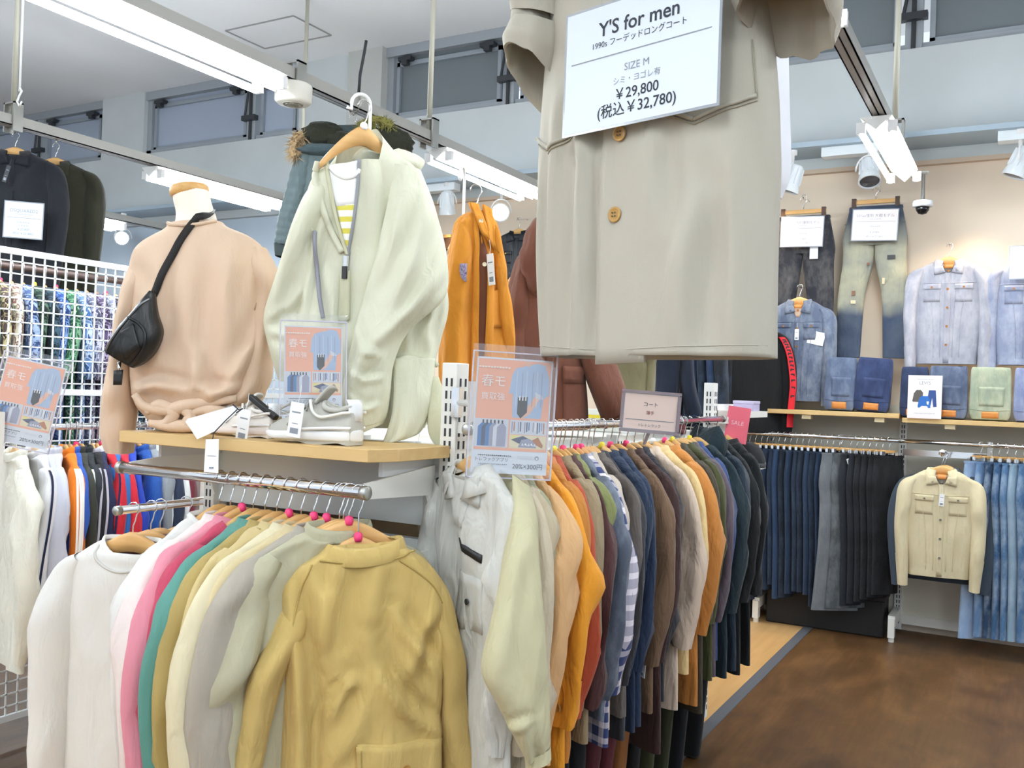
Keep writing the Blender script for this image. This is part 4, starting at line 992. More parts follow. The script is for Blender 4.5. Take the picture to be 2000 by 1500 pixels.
for i, (px, c, w, k, op) in enumerate(coats):
    if i == 1:
        y = -1.17 / ratio(1010, 980); ys.append(y); prevw = 'cream cotton jacket'
        CF = Frame((-1.25, y, 1.448), CYAW); m = cloth('c4bf9c', wrinkle=.6)
        t = thing('jacket', 'cream cotton jacket with an elasticated cuff, second on the long coat rack', 'jacket', tuple(CF.P0), group=CG)
        bl = [(905, 915, 1015, 935, .02, 0), (892, 940, 1026, 955, .026, 0), (890, 1010, 1030, 1015, .03, 0), (900, 1200, 1030, 1200, .03, 0), (915, 1330, 1030, 1330, .03, 0), (925, 1420, 1028, 1416, .03, 0)]
        grid_obj('body', px_loft(CF, bl, 40, 40, seed=71, fold=.006, wr=.006, nw=8), m, t)
        SF = Frame(tuple(CF.P0), view_yaw(1000))
        sl = px_loft(SF, [(1000, 926, 1034, 950, .02, .20), (1000, 1000, 1047, 1005, .035, .29), (982, 1100, 1054, 1100, .045, .34), (958, 1210, 1062, 1205, .05, .37), (938, 1306, 1068, 1296, .05, .38), (968, 1372, 1072, 1362, .046, .37), (1004, 1440, 1074, 1420, .042, .36), (1024, 1482, 1074, 1460, .034, .35)], 70, 44, seed=72, fold=.006, wr=.008, nw=12, p=2.3)
        sl = crease(sl, SF, [([(1020, 1300), (1030, 1380), (1044, 1450)], .010, .012), ([(945, 1310), (985, 1320), (1030, 1300)], .012, .012), ([(1050, 1150), (1040, 1230), (1030, 1290)], .014, .010), ([(1010, 1020), (1000, 1120), (985, 1200)], .018, .010)])
        grid_obj('sleeve', sl, m, t, cap0=True)
        cu = px_loft(SF, [(1024, 1476, 1075, 1454, .036, .35), (1026, 1500, 1076, 1480, .034, .35)], 5, 44, seed=73, fold=.004, wr=0, nw=0); grid_obj('cuff', cu, m, t)
        hanger('wooden hanger in the cream cotton jacket', (-1.25, y, 1.448), CYAW, None, 'wooden hangers on the long coat rack', .215); continue
    op = dict(op); rt = ratio(px, 980)
    c_, s_ = math.cos(CYAW), math.sin(CYAW); y = (-1.25 + .205 * c_) / rt - .205 * s_
    ys.append(y)
    if op.pop('denim', 0): m = denim(c, '8a93a3')
    elif op.pop('plaid', 0): m = cloth(c, pattern='plaid', col2='e9e2ea')
    else: m = cloth(c, wrinkle=.85)
    if 'collarmat' in op: op['collarmat'] = cloth(op['collarmat'])
    op.setdefault('d', .026); op.setdefault('sleeve_r', .062)
    lab = '%s %s, nearest on the long coat rack' % (w, k) if i == 0 else '%s %s on the long coat rack, past the %s' % (w, k, ' '.join(prevw.split()[-3:]))
    prevw = '%s %s' % (w, k)
    yw = CYAW + math.radians(random.Random(i).uniform(-5, 5))
    t = hang_garment(k, lab, k, (-1.25, y, 1.448), yw, m, CG, **{**dict(sw=.212, sl=.60, spread=.045, seed=100 + i, fold=.009, wr=.016, lod=1.15 if i < 16 else .85), **op})
    if i in (4, 10, 14, 19, 24): price_tag(t, (.225, -.035, -.755), .1, .035, .06)
    hanger('wooden hanger in the %s %s' % (w, k), (-1.25, y, 1.448), yw, marks.get(i), 'wooden hangers on the long coat rack', .215)
    if i == 0:
        body = [q for q in t.children if q.name.startswith('body')][0]; tr = bvh(body)
        stick('zip_pocket', FL, tr, [FL.sz(.02, -.275), FL.sz(.115, -.305), FL.sz(.115, -.325), FL.sz(.02, -.295)], .003, BLACK, t, 8, 3)
        stick('storm_flap', FL, tr, [FL.sz(-.03, -.10), FL.sz(.045, -.11), FL.sz(.04, -.245), FL.sz(-.03, -.245)], .004, m, t, 6, 6)
        stick('pocket', FL, tr, [FL.sz(.0, -.36), FL.sz(.12, -.365), FL.sz(.12, -.50), FL.sz(.0, -.50)], .003, m, t, 6, 6)
        button(FL, tr, FL.sz(.06, -.43) + FL.Nn * .006, .008, DARK, t)
    if i == 6:
        sl = [q for q in t.children if q.name.startswith('sleeve')][1]
        v = np.array([x.co for x in sl.data.vertices]); z = v[:, 2].min()
        tr = bvh(sl); c0 = v[v[:, 2] < z + .08].mean(0)
        button(FL, tr, c0 + np.array([.02, 0, .03]), .011, BRONZE, t)

# dark trousers on a lower rail under the coats
rod('lower_rail', 'low chrome rail under the long coat rack', (-1.33, 2.10, .74), (-1.33, 4.27, .74), .011)
LT = [(2.45, '2f5a8a', 'mid blue'), (2.56, '15161a', 'black'), (2.68, '191a1f', 'soot black'), (2.80, '4a1f26', 'dark maroon'), (2.92, '55232a', 'wine maroon'), (3.04, '8a5a30', 'rust brown'), (3.18, '17181b', 'charcoal black'), (3.34, '34371f', 'dark olive'), (3.52, '2d301d', 'deep olive'), (3.72, '14151a', 'blue black'), (3.95, '101114', 'coal black')]
for i, (y, c, w) in enumerate(LT):
    hang_jeans('%s trousers hanging low under the coats, %s from the near end' % (w, ORD[i]), (-1.29, y, .74), math.radians(-30), cloth(c, wrinkle=.4), 'trousers on the low rail under the coats', L=.58, w=.30, d=.03, seed=900 + i, name='trousers', cat='trousers')
    clip_hanger('clip hanger of the %s trousers under the coats' % w, (-1.33, y, .74), math.radians(-30), 'clip hangers under the coats')
# ---------------------------------------------------------------- display poles on the island top
def pole(label, x, y, top, out):
    t = thing('display_pole', label, 'display pole', (x, y, 1.39), 0, 'display poles on the island')
    h = top - 1.39; q = [(0, 0, 0), (0, 0, h - .03)] + [(out[0] * .03 * (1 - math.cos(a)), out[1] * .03 * (1 - math.cos(a)), h - .03 + .03 * math.sin(a)) for a in np.linspace(.3, math.pi, 8)] + [(out[0] * .06, out[1] * .06, h - .05), (out[0] * .075, out[1] * .075, h - .045)]
    tube('pole', q, .005, WPLA, t, 10)
    MB().box(-.03, .03, -.02, .02, 0, .012).build('foot_plate', WPLA, t)
    return t
# ---------------------------------------------------------------- beige pullover parka over a striped tee
pp = onY(724, 200, 2.22); pole('white display pole holding the beige parka', float(pp[0]), 2.22, float(pp[2]) + .02, (-.55, -.8))
PF = Frame(onY(712, 232, 2.14), view_yaw(712) - .12)
PG = 'clothes on display poles above the island'
PM = cloth('d6d6c0', wrinkle=.55, var=.04, rough=.75); PM2 = cloth('c9c8ab', wrinkle=.5, var=.04)
t = thing('parka', 'pale beige pullover parka hung open above the shelf end, over a striped tee', 'parka', tuple(PF.P0), group=PG)
rows = [(655, 318, 745, 290, .040, 0, -1.9), (632, 330, 790, 312, .045, 0), (610, 352, 818, 338, .05, 0), (592, 410, 835, 400, .06, 0), (578, 500, 856, 490, .07, 0), (572, 600, 876, 590, .075, 0), (572, 670, 862, 660, .07, 0), (576, 706, 852, 700, .06, 0), (570, 745, 846, 745, .07, 0), (568, 800, 842, 800, .07, 0), (572, 832, 830, 836, .065, 0)]
body = grid_obj('body', crease(px_loft(PF, rows, 90, 110, seed=41, fold=.010, wr=.010, nw=18), PF, [([(612, 390), (590, 480), (582, 580)], .018, 0.023), ([(640, 420), (612, 520), (600, 620)], .015, 0.019), ([(655, 540), (662, 600), (652, 680)], .012, 0.018), ([(730, 340), (742, 400), (738, 470)], .016, 0.016), ([(770, 330), (790, 380), (800, 440)], .016, 0.016), ([(820, 600), (800, 640), (800, 690)], .012, 0.018), ([(850, 600), (838, 650), (840, 700)], .011, 0.017), ([(705, 520), (712, 580), (704, 640)], .012, 0.016)]), PM, t); tr = bvh(body)
sleeve_px(PF, t, [(622, 345, 660, 345, .03, .01), (585, 400, 640, 402, .05, .01), (560, 480, 630, 482, .055, .01), (535, 560, 622, 565, .055, .0), (518, 628, 612, 632, .05, -.01), (532, 690, 602, 692, .05, -.015), (548, 745, 594, 745, .045, -.02)], PM, 42, m=60, n=40, creases=[([(625, 380), (600, 460), (575, 540)], .016, .018), ([(590, 420), (565, 520), (548, 600)], .014, .014), ([(610, 560), (575, 600), (530, 625)], .012, .014), ([(600, 640), (570, 660), (535, 650)], .012, .014)])
sl = sleeve_px(PF, t, creases=[([(800, 380), (775, 480), (735, 590)], .018, .022), ([(842, 430), (820, 520), (770, 620)], .018, .022), ([(865, 540), (815, 610), (770, 660)], .014, .018), ([(700, 640), (720, 690), (752, 700)], .012, .016), ([(690, 720), (720, 745), (756, 740)], .011, .014), ([(700, 775), (722, 800), (748, 790)], .010, .012), ([(745, 420), (748, 500), (722, 580)], .016, .018)], rows=[(768, 322, 822, 334, .035, .02), (756, 400, 850, 410, .06, .045), (738, 490, 872, 500, .065, .06), (712, 575, 868, 580, .06, .075), (692, 650, 800, 645, .06, .085), (678, 720, 770, 705, .06, .09), (672, 775, 760, 770, .055, .09), (688, 815, 756, 808, .045, .09), (702, 848, 748, 828, .035, .09)], mat=PM, seed=43, m=46 * 2, n=60, wr=.010, nw=20)
rb = np.array([v.co for v in sl.data.vertices]).reshape(92, 60, 3)[-5:]; ce = rb.mean(1, keepdims=True); grid_obj('cuff', ce + (rb - ce) * np.array([1.04, .94, 1.0, .93, 1.03])[:, None, None], PM2, t)
# open front: folded hood edge on the left, zipper on the right, striped tee between
tee = thing('tee', 'white tee with yellow stripes worn under the pale beige parka', 'tee', tuple(PF.P0), group=None)
TEE = cloth('f3f3f1', wrinkle=.25, var=.02); TEES = cloth('f1f0ea', wrinkle=.25, var=.02, pattern='stripe', col2='d9cf5a', scale=1.15)
stick('tee_yoke', PF, tr, [PF.px(640, 330), PF.px(706, 322), PF.px(700, 410), PF.px(664, 412)], .004, TEE, tee, 10, 8)
stick('tee_front', PF, tr, [PF.px(664, 410), PF.px(700, 408), PF.px(692, 500), PF.px(684, 500)], .004, TEES, tee, 10, 10)
stick('tee_hem', PF, tr, [PF.px(808, 765), PF.px(850, 748), PF.px(838, 824), PF.px(786, 848)], .010, TEES, tee, 10, 10)
ring = [(650, 335), (662, 348), (680, 356), (700, 352), (708, 340)]
seam('tee_collar', PF, tr, [PF.px(*q) for q in ring], .006, TEE, tee, .006)
seam('hood_edge', PF, tr, [PF.px(640, 316), PF.px(648, 360), PF.px(660, 420), PF.px(674, 470), PF.px(686, 506)], .006, PM2, t, .006, 12)
seam('hood_edge', PF, tr, [PF.px(625, 322), PF.px(620, 350), PF.px(632, 395), PF.px(650, 450), PF.px(676, 500)], .010, PM, t, .005, 12)
seam('zipper', PF, tr, [PF.px(706, 318), PF.px(704, 380), PF.px(698, 440), PF.px(688, 500), PF.px(684, 560), PF.px(686, 600)], .005, plain('zip_grey', '8b8d92', .5), t, .005, 12)
stick('zip_guard', PF, tr, [PF.px(672, 540), PF.px(692, 536), PF.px(690, 628), PF.px(668, 634)], .012, PM2, t, 5, 8)
q = MB(); q.box(-.006, .006, -.004, .004, -.045, 0); q.build('zip_pull', CHROME, t, loc=tuple(on_cloth(PF, tr, PF.px(684, 508), .012)))
q = MB(); q.box(-.008, .008, -.003, .003, -.035, 0); q.build('zip_tab', BLACK, t, loc=tuple(on_cloth(PF, tr, PF.px(682, 528), .016)))
seam('pocket_zip', PF, tr, [PF.px(623, 460), PF.px(626, 520), PF.px(633, 580), PF.px(641, 626)], .006, plain('zip_grey2', '8e8f9a', .5), t, .012, 10)
# gathered hood behind the neck
g = []
for i in range(16):
    u = i / 15; w = .060 + .05 * math.sin(math.pi * u)
    th = np.linspace(0, 2 * math.pi, 30, endpoint=False); c = PF.px(748 + 18 * u, 300 + 36 * u, -.07)
    g.append(c + np.outer(np.cos(th) * w, PF.X) + np.outer(np.sin(th) * (.045 + .02 * math.sin(5 * u)), PF.Nn) + np.outer(.012 * np.sin(3 * th + 4 * u), [0, 0, 1]))
grid_obj('hood', np.array(g), PM, t, cap0=True, cap1=True)
# draw cord channel at the waist and the open vent flap at the right
seam('waist_channel', PF, tr, [PF.px(776, 706), PF.px(800, 700), PF.px(826, 706), PF.px(852, 712)], .010, PM, t, .002, 10)
fl = px_loft(PF, [(838, 736, 856, 736, .014, .05), (838, 790, 872, 782, .016, .08), (836, 830, 892, 822, .018, .10), (846, 862, 904, 850, .016, .11), (876, 888, 909, 876, .014, .115), (898, 898, 910, 893, .01, .115)], 30, 22, seed=47, fold=.006, wr=.006, nw=6)
grid_obj('vent_flap', fl, PM2, t, cap0=True, cap1=True)
gg = px_loft(PF, [(764, 700, 850, 700, .02, .05), (770, 740, 846, 742, .03, .055), (770, 800, 840, 806, .03, .075), (758, 842, 822, 844, .025, .085), (750, 866, 792, 858, .02, .09)], 30, 26, seed=48, fold=.010, wr=.010, nw=10)
grid_obj('front_flap', gg, PM, t, cap0=True, cap1=True)
price_tag(t, PF.px(817, 862, .09), -.06, .018, .085)
hanger('wooden hanger in the pale beige parka', tuple(PF.px(712, 208) + PF.P0), PF.yaw + .5, WPLA, 'wooden hangers on the display poles', .125, .075)

# ---------------------------------------------------------------- fur hooded green parka on the middle rail
GF = Frame((RXM, 3.84, 2.965), view_yaw(700) - .1)
GG = 'outerwear hung from the ceiling rails'
GM = cloth('4c5a5c', wrinkle=.8, rough=.6); FLEECE = cloth('2c2f24', wrinkle=1.0, rough=.95)
t = thing('parka', 'dark green quilted parka with fur hood behind the pale beige parka', 'parka', tuple(GF.P0), group=GG)
P = px_loft(GF, [(635, 248, 725, 250, .05, 0), (600, 268, 778, 262, .07, 0), (585, 300, 800, 300, .09, 0), (582, 360, 802, 360, .10, 0), (586, 450, 798, 450, .11, 0), (590, 620, 790, 620, .11, 0), (590, 760, 790, 760, .10, 0)], 44, 44, seed=51, fold=.012, wr=.012, nw=14)
grid_obj('body', P, GM, t)
S = px_loft(GF, [(592, 275, 632, 275, .05, .0), (575, 320, 620, 322, .075, 0), (558, 380, 604, 384, .08, 0), (544, 430, 588, 436, .078, 0), (537, 478, 578, 482, .07, 0)], 60, 26, seed=52, fold=.004, wr=.004, nw=6, p=2.1)
u = np.linspace(0, 13 * math.pi, 60); S = S.mean(1, keepdims=True) + (S - S.mean(1, keepdims=True)) * (1 + .07 * np.abs(np.sin(u)))[:, None, None]
grid_obj('sleeve', S, GM, t)
S2 = px_loft(GF, [(536, 476, 577, 480, .065, 0), (538, 500, 570, 506, .06, 0)], 6, 26, seed=53, fold=.002, nw=0); grid_obj('cuff', S2, cloth('2e3838', wrinkle=.4), t)
grid_obj('sleeve', px_loft(GF, [(760, 262, 792, 268, .05, 0), (778, 310, 806, 310, .07, 0), (780, 400, 812, 400, .075, 0), (776, 500, 806, 500, .07, 0)], 30, 22, seed=54, wr=.008, nw=8), cloth('5a4637', wrinkle=.6), t)
def lump(name, F, x, y, wx, wz, dy, mat, parent, seed, off=.06, n=26, m=16):
    rg = np.random.default_rng(seed); c = F.px(x, y, off); th = np.linspace(0, 2 * math.pi, n, endpoint=False); g = []
    for i in range(m):
        ph = math.pi * (i + .5) / m; k = math.sin(ph) * (1 + .08 * np.sin(3 * th + rg.uniform(0, 6)) + .06 * np.sin(7 * th + i))
        g.append(c + np.outer(np.cos(th) * k * wx, F.X) + np.outer(np.sin(th) * k * dy, F.Nn) + np.array([0, 0, wz * math.cos(ph)]))
    return grid_obj(name, np.array(g), mat, parent, cap0=True, cap1=True)
lump('fleece_collar', GF, 632, 262, .11, .065, .07, FLEECE, t, 1, .05); lump('fleece_collar', GF, 668, 275, .10, .05, .06, FLEECE, t, 2, .06); lump('fleece_collar', GF, 762, 280, .12, .085, .07, FLEECE, t, 3, .03)
lump('hood_lining', GF, 640, 296, .17, .035, .08, cloth('3e4d52', wrinkle=.6), t, 8, .05)
FUR = cloth('a88f6b', wrinkle=1.2, rough=.95, var=.3); FURY = cloth('8f8b4e', wrinkle=1.2, rough=.95, var=.3)
def fur(name, F, pts, r, mat, parent, seed, nh=420, ln=.035):
    rg = np.random.default_rng(seed); P = crom([F.px(x, y, .07) for x, y in pts], 30); b = MB(); b.tube([tuple(p) for p in P], r * .7, 8)
    for _ in range(nh):
        p = P[rg.integers(0, 30)]; d = rg.normal(size=3); d /= np.linalg.norm(d); d[2] -= .3; a = p + d * r * .6; e = p + d * (r + ln * rg.uniform(.5, 1)); s = np.cross(d, rg.normal(size=3)); s /= np.linalg.norm(s) + 1e-6
        b.raw([a - s * .003, a + s * .003, e], [(0, 1, 2)])
    return b.build(name, mat, parent)
fur('fur_trim', GF, [(592, 262), (578, 272), (574, 290), (578, 306)], .035, FUR, t, 1); fur('fur_trim', GF, [(700, 248), (725, 236), (748, 236), (766, 248)], .03, FURY, t, 2)
hanger('wooden hanger in the dark green fur hooded parka', (RXM, 3.84, 2.96), GF.yaw, BLACK, None, .22)
q = MB(); q.tube([(RXM + 0, 3.84, 2.955), (RXM, 3.84, 3.0)], .006, 8)
hk = thing('rail_hook', 'wire hook clipped on the middle rail above the green parka', 'hook', (RXM, 3.84, 3.0))
tube('wire', [(.04, 0, .075), (.05, 0, .03), (.02, 0, -.015), (-.02, 0, -.015), (-.05, 0, .03), (-.045, 0, .07)], .005, STEEL, hk); tube('loop', [(0, 0, -.012), (0, 0, -.03)], .006, STEEL, hk)
tube('twist_tie', [(.03, 0, .07), (.035, 0, .18), (.05, .01, .30), (.06, .01, .36)], .008, DARK, hk)

# ---------------------------------------------------------------- orange shirt jacket, brown coat and the ones beyond
op_ = onY(908, 330, 2.62); pole('white display pole left of the orange jacket', float(op_[0]), 2.62, float(op_[2]), (.3, -.9))
OF = Frame(onY(930, 372, 2.56), view_yaw(930) + .25)
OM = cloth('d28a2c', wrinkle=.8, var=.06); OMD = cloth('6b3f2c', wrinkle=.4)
t = thing('jacket', 'orange brown shirt jacket with lilac patch above the coat rack', 'jacket', tuple(OF.P0), group=PG)
body = grid_obj('body', px_loft(OF, [(912, 416, 952, 412, .03, 0), (896, 428, 968, 440, .045, 0), (886, 450, 973, 480, .05, 0), (880, 520, 978, 540, .06, 0), (872, 620, 984, 620, .06, 0), (868, 700, 988, 700, .06, 0), (866, 800, 990, 800, .06, 0), (870, 900, 988, 900, .06, 0)], 54, 60, seed=61, fold=.012, wr=.010, nw=14), OM, t); tr = bvh(body)
sleeve_px(OF, t, [(890, 436, 918, 440, .03, .01), (880, 480, 922, 484, .045, .02), (872, 540, 918, 545, .05, .02), (864, 620, 912, 625, .05, .02), (860, 700, 906, 705, .045, .02), (860, 790, 900, 795, .04, .02)], OM, 62)
sleeve_px(OF, t, [(955, 440, 972, 460, .03, .0), (960, 530, 982, 530, .045, 0), (966, 600, 992, 600, .045, 0), (972, 660, 1000, 662, .04, 0), (978, 720, 998, 722, .038, 0)], OM, 63)
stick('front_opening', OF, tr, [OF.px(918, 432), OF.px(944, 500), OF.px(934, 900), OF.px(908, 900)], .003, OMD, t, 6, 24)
stick('front_edge', OF, tr, [OF.px(918, 420), OF.px(926, 432), OF.px(924, 900), OF.px(906, 900)], .007, OM, t, 4, 24)
stick('placket', OF, tr, [OF.px(942, 500), OF.px(956, 505), OF.px(948, 900), OF.px(930, 900)], .008, OM, t, 4, 22)
stick('collar', OF, tr, [OF.px(912, 398), OF.px(930, 402), OF.px(950, 482), OF.px(930, 462)], .016, OM, t, 6, 8); stick('collar', OF, tr, [OF.px(938, 402), OF.px(956, 412), OF.px(966, 500), OF.px(944, 478)], .016, OM, t, 6, 8)
stick('pocket', OF, tr, [OF.px(944, 572), OF.px(976, 568), OF.px(974, 640), OF.px(940, 644)], .006, OM, t, 8, 8)
stick('embroidered_patch', OF, tr, [OF.px(884, 520), OF.px(899, 522), OF.px(898, 556), OF.px(890, 548)], .030, cloth('8f86a8', pattern='print', col2=['b9b4cc', '5a4a86', '8d84a4'], scale=8.0), t, 6, 6)
price_tag(t, on_cloth(OF, tr, OF.px(944, 502), .022), -.12, .024, .10)
for (x, y) in ((930, 438), (934, 522)): button(OF, tr, OF.px(x, y) + OF.Nn * .014, .007, plain('shell_button', 'e8dcc2', .3), t)
hanger('wooden hanger in the orange brown shirt jacket', tuple(OF.px(930, 372) + OF.P0), OF.yaw, BLACK, 'wooden hangers on the display poles', .085)

bp = onY(1057, 400, 3.05); pole('white display pole behind the brown coat', float(bp[0]), 3.05, float(bp[2]), (.3, -.9))
BF = Frame(onY(1060, 452, 3.0), view_yaw(1060))
BM = cloth('6a4233', wrinkle=.55, var=.05)
t = thing('coat', 'chocolate brown hooded coat above the coat rack, next to the poster', 'coat', tuple(BF.P0), group=PG)
body = grid_obj('body', px_loft(BF, [(1030, 486, 1100, 478, .04, 0), (1006, 510, 1118, 505, .06, 0), (990, 580, 1130, 580, .07, 0), (986, 680, 1136, 680, .08, 0), (992, 760, 1146, 760, .08, 0), (1000, 842, 1150, 838, .08, 0)], 46, 56, seed=71, fold=.010, wr=.008, nw=10), BM, t); tr = bvh(body)
sleeve_px(BF, t, [(1090, 490, 1122, 510, .04, 0), (1108, 570, 1152, 572, .06, .01), (1122, 650, 1176, 650, .06, .01), (1136, 720, 1205, 712, .055, .015), (1158, 780, 1222, 762, .05, .02), (1178, 828, 1228, 796, .045, .02)], BM, 72)
c = px_loft(BF, [(1172, 815, 1225, 784, .05, .02), (1182, 838, 1232, 806, .048, .02)], 5, 26, seed=73, fold=.001, nw=0, wr=0); grid_obj('cuff', c, BM, t)
q = MB(); q.box(-.012, .012, -.004, .004, -.022, .022); q.build('cuff_tab', cloth('3a2430'), t, loc=tuple(BF.px(1222, 792, .075)))
sleeve_px(BF, t, [(1012, 510, 1040, 500, .04, .01), (994, 580, 1040, 582, .055, .02), (984, 650, 1030, 655, .055, .02), (990, 720, 1030, 725, .05, .02), (996, 800, 1030, 800, .045, .02)], BM, 74)
stick('pocket', BF, tr, [BF.px(1099, 722), BF.px(1142, 722), BF.px(1150, 834), BF.px(1100, 832)], .006, BM, t, 8, 8); stick('pocket_flap', BF, tr, [BF.px(1098, 716), BF.px(1143, 718), BF.px(1143, 750), BF.px(1099, 748)], .011, BM, t, 8, 4)
stick('placket', BF, tr, [BF.px(1068, 520), BF.px(1082, 520), BF.px(1082, 836), BF.px(1068, 836)], .005, BM, t, 4, 20)
g = lump('hood', BF, 1062, 505, .085, .16, .06, BM, t, 5, .05)
hanger('wooden hanger in the chocolate brown hooded coat', tuple(BF.px(1060, 446) + BF.P0), BF.yaw, None, 'wooden hangers on the display poles', .12)

def far_coat(label, Y, px, hook_y, rows, sleeve, mat, seed, hl):
    F = Frame(onY(px, hook_y, Y), view_yaw(px)); t = thing('coat', label, 'coat', tuple(F.P0), group=PG)
    grid_obj('body', px_loft(F, rows, 40, 44, seed=seed, fold=.012, wr=.008, nw=8), mat, t)
    for k, s in enumerate(sleeve): sleeve_px(F, t, s, mat, seed + k + 1, m=28, n=22)
    hanger(hl, tuple(F.P0), F.yaw, None, 'wooden hangers on the display poles')
    pole('white display pole behind the %s' % hl.split(' in the ')[1], float(F.P0[0]), float(F.P0[1]) + .06, float(F.P0[2]) + .03, (0, -1))
    return t
far_coat('khaki green coat hanging above the rack beside the brown coat cuff', 3.5, 1232, 470, [(1205, 500, 1262, 500, .05, 0), (1180, 522, 1286, 522, .06, 0), (1178, 620, 1284, 620, .08, 0), (1184, 700, 1277, 700, .08, 0), (1186, 775, 1276, 772, .08, 0)],
         [[(1262, 525, 1286, 525, .04, 0), (1266, 620, 1296, 620, .05, .0), (1258, 700, 1280, 700, .045, .03), (1254, 770, 1274, 770, .045, .03)]], cloth('7d7658', wrinkle=.6), 81, 'wooden hanger in the khaki green coat')
far_coat('long navy coat above the far end of the coat rack', 3.95, 1312, 480, [(1286, 508, 1340, 508, .05, 0), (1262, 528, 1362, 528, .06, 0), (1268, 640, 1350, 640, .08, 0), (1274, 720, 1334, 720, .08, 0), (1276, 822, 1324, 822, .08, 0)],
         [[(1338, 530, 1364, 534, .04, 0), (1330, 640, 1362, 636, .05, .01), (1326, 720, 1352, 714, .05, .02), (1340, 812, 1371, 808, .045, .03)]], cloth('1b2232', wrinkle=.4), 85, 'wooden hanger in the long navy coat')

# ---------------------------------------------------------------- long beige coat hung from the right rail
r_ = ray(1290, 700); YC = 2.1
LF = Frame(onY(1285, -470, YC), math.radians(-14.6))
LM = cloth('b5b0a2', wrinkle=.2, var=.03, sheen=.25)
t = thing('coat', 'long beige wool coat with two horn buttons hanging large in front', 'coat', tuple(LF.P0), group=GG)
rows = [(1215, -430, 1375, -430, .05, 0), (1150, -405, 1450, -405, .07, 0), (1095, -350, 1500, -350, .08, 0), (1090, -200, 1502, -200, .09, 0), (1086, 0, 1503, 0, .10, 0), (1074, 150, 1512, 150, .10, 0), (1063, 300, 1520, 300, .10, 0), (1061, 430, 1515, 430, .105, 0), (1066, 600, 1511, 600, .11, 0), (1070, 698, 1510, 699, .115, 0)]
P = crease(px_loft(LF, rows, 100, 130, seed=91, fold=.012, wr=.008, nw=9, p=2.4), LF, [([(1207, 255), (1206, 400), (1200, 690)], .020, -.055), ([(1180, 240), (1200, 330), (1196, 450), (1186, 700)], .030, 0.051), ([(1128, 200), (1122, 400), (1112, 690)], .026, 0.027), ([(1150, 300), (1146, 460), (1140, 700)], .022, 0.024), ([(1330, 260), (1318, 330), (1330, 480)], .030, 0.020), ([(1400, 400), (1384, 520), (1376, 690)], .034, 0.027), ([(1462, 260), (1470, 420), (1476, 690)], .030, 0.024), ([(1092, 300), (1088, 500), (1092, 690)], .020, 0.020)])
body = grid_obj('body', P, LM, t); tr = bvh(body)
so = body.modifiers.new('thick', 'SOLIDIFY'); so.thickness = .004
cl = sleeve_px(LF, t, [(1080, -390, 1150, -395, .06, .02), (1045, -250, 1120, -250, .085, .03), (1030, -80, 1104, -80, .085, .035), (1026, 40, 1098, 35, .085, .04)], LM, 92, m=36, n=36)
cr = sleeve_px(LF, t, [(1440, -395, 1520, -390, .06, .02), (1450, -250, 1590, -250, .10, .04), (1456, -80, 1622, -80, .105, .05), (1455, 10, 1626, -4, .105, .055)], LM, 93, m=36, n=36)
def turned_cuff(name, rows_, seed, tilt):
    q = px_loft(LF, rows_, 14, 40, seed=seed, fold=.010, wr=.004, nw=3, p=2.2); grid_obj(name, q, LM, t)
    c = q[-1].mean(0); inn = [q[-1], c + (q[-1] - c) * .93 + np.array([0, 0, .004]), c + (q[-1] - c) * .88 + np.array([0, 0, .05]), c + (q[-1] - c) * .80 + np.array([0, 0, .14]), c + (q[-1] - c) * .7 + np.array([0, 0, .28])]
    grid_obj('cuff_lining', np.array(inn), LM, t, cap1=True)
turned_cuff('turned_cuff', [(1021, 50, 1098, 48, .092, .04), (1012, 90, 1097, 84, .10, .04, .2), (1008, 128, 1094, 122, .105, .04, .5), (1012, 168, 1086, 158, .10, .04, .72)], 94, .6)
turned_cuff('turned_cuff', [(1450, -40, 1636, -50, .10, .055), (1447, 0, 1638, -14, .105, .055, .1), (1447, 26, 1634, 2, .11, .055, .3), (1456, 52, 1622, 20, .105, .055, .5)], 95, .4)
ST = cloth('a39c8a', wrinkle=.2)
stick('placket', LF, tr, [LF.px(1228, -420), LF.px(1318, -420), LF.px(1312, 712), LF.px(1222, 716)], .006, LM, t, 10, 40, lift=lambda u, v: -.007 * u)
for y, x in ((280, 1262), (433, 1253), (60, 1266), (-100, 1268)):
    b_ = button(LF, tr, LF.px(x, y) + LF.Nn * .006, .0185, BRONZE, t)
    q = MB(); p_ = on_cloth(LF, tr, LF.px(x, y), .0115)
    for a_ in range(4): q.lathe([(.0022, 0), (.0022, .0012)], 8, p_ + LF.X * (.004 if a_ % 2 else -.004) + np.array([0, 0, .004 if a_ // 2 else -.004]), LF.Nn)
    q.build('thread_hole', plain('thread_dark', '5a4322', .6), b_)
for pts in ([(1064, 276), (1118, 306), (1180, 254)], [(1325, 226), (1400, 252), (1498, 196)]):
    seam('pocket_welt', LF, tr, [LF.px(*p) for p in pts[:2]], .005, LM, t, .004, 12); seam('pocket_welt', LF, tr, [LF.px(*p) for p in pts[1:]], .005, LM, t, .004, 12)
    seam('welt_stitch', LF, tr, [LF.px(x, y + 9) for x, y in pts[:2]], .0022, ST, t, .002, 12); seam('welt_stitch', LF, tr, [LF.px(x, y + 9) for x, y in pts[1:]], .0022, ST, t, .002, 12)
seam('hem_stitch', LF, tr, [LF.px(1071, 676), LF.px(1150, 684), LF.px(1240, 688), LF.px(1380, 682), LF.px(1508, 676)], .0012, LM, t, .0005, 12)
seam('side_seam', LF, tr, [LF.px(1490, 90), LF.px(1498, 196)], .0022, ST, t, .002, 10)
hanger('wooden hanger in the long beige wool coat', tuple(LF.P0), LF.yaw, None, None)
hk = thing('rail_hook', 'steel hook holding the long beige coat on the right rail', 'hook', tuple(LF.P0)); dx_ = -0.70 - LF.P0[0]
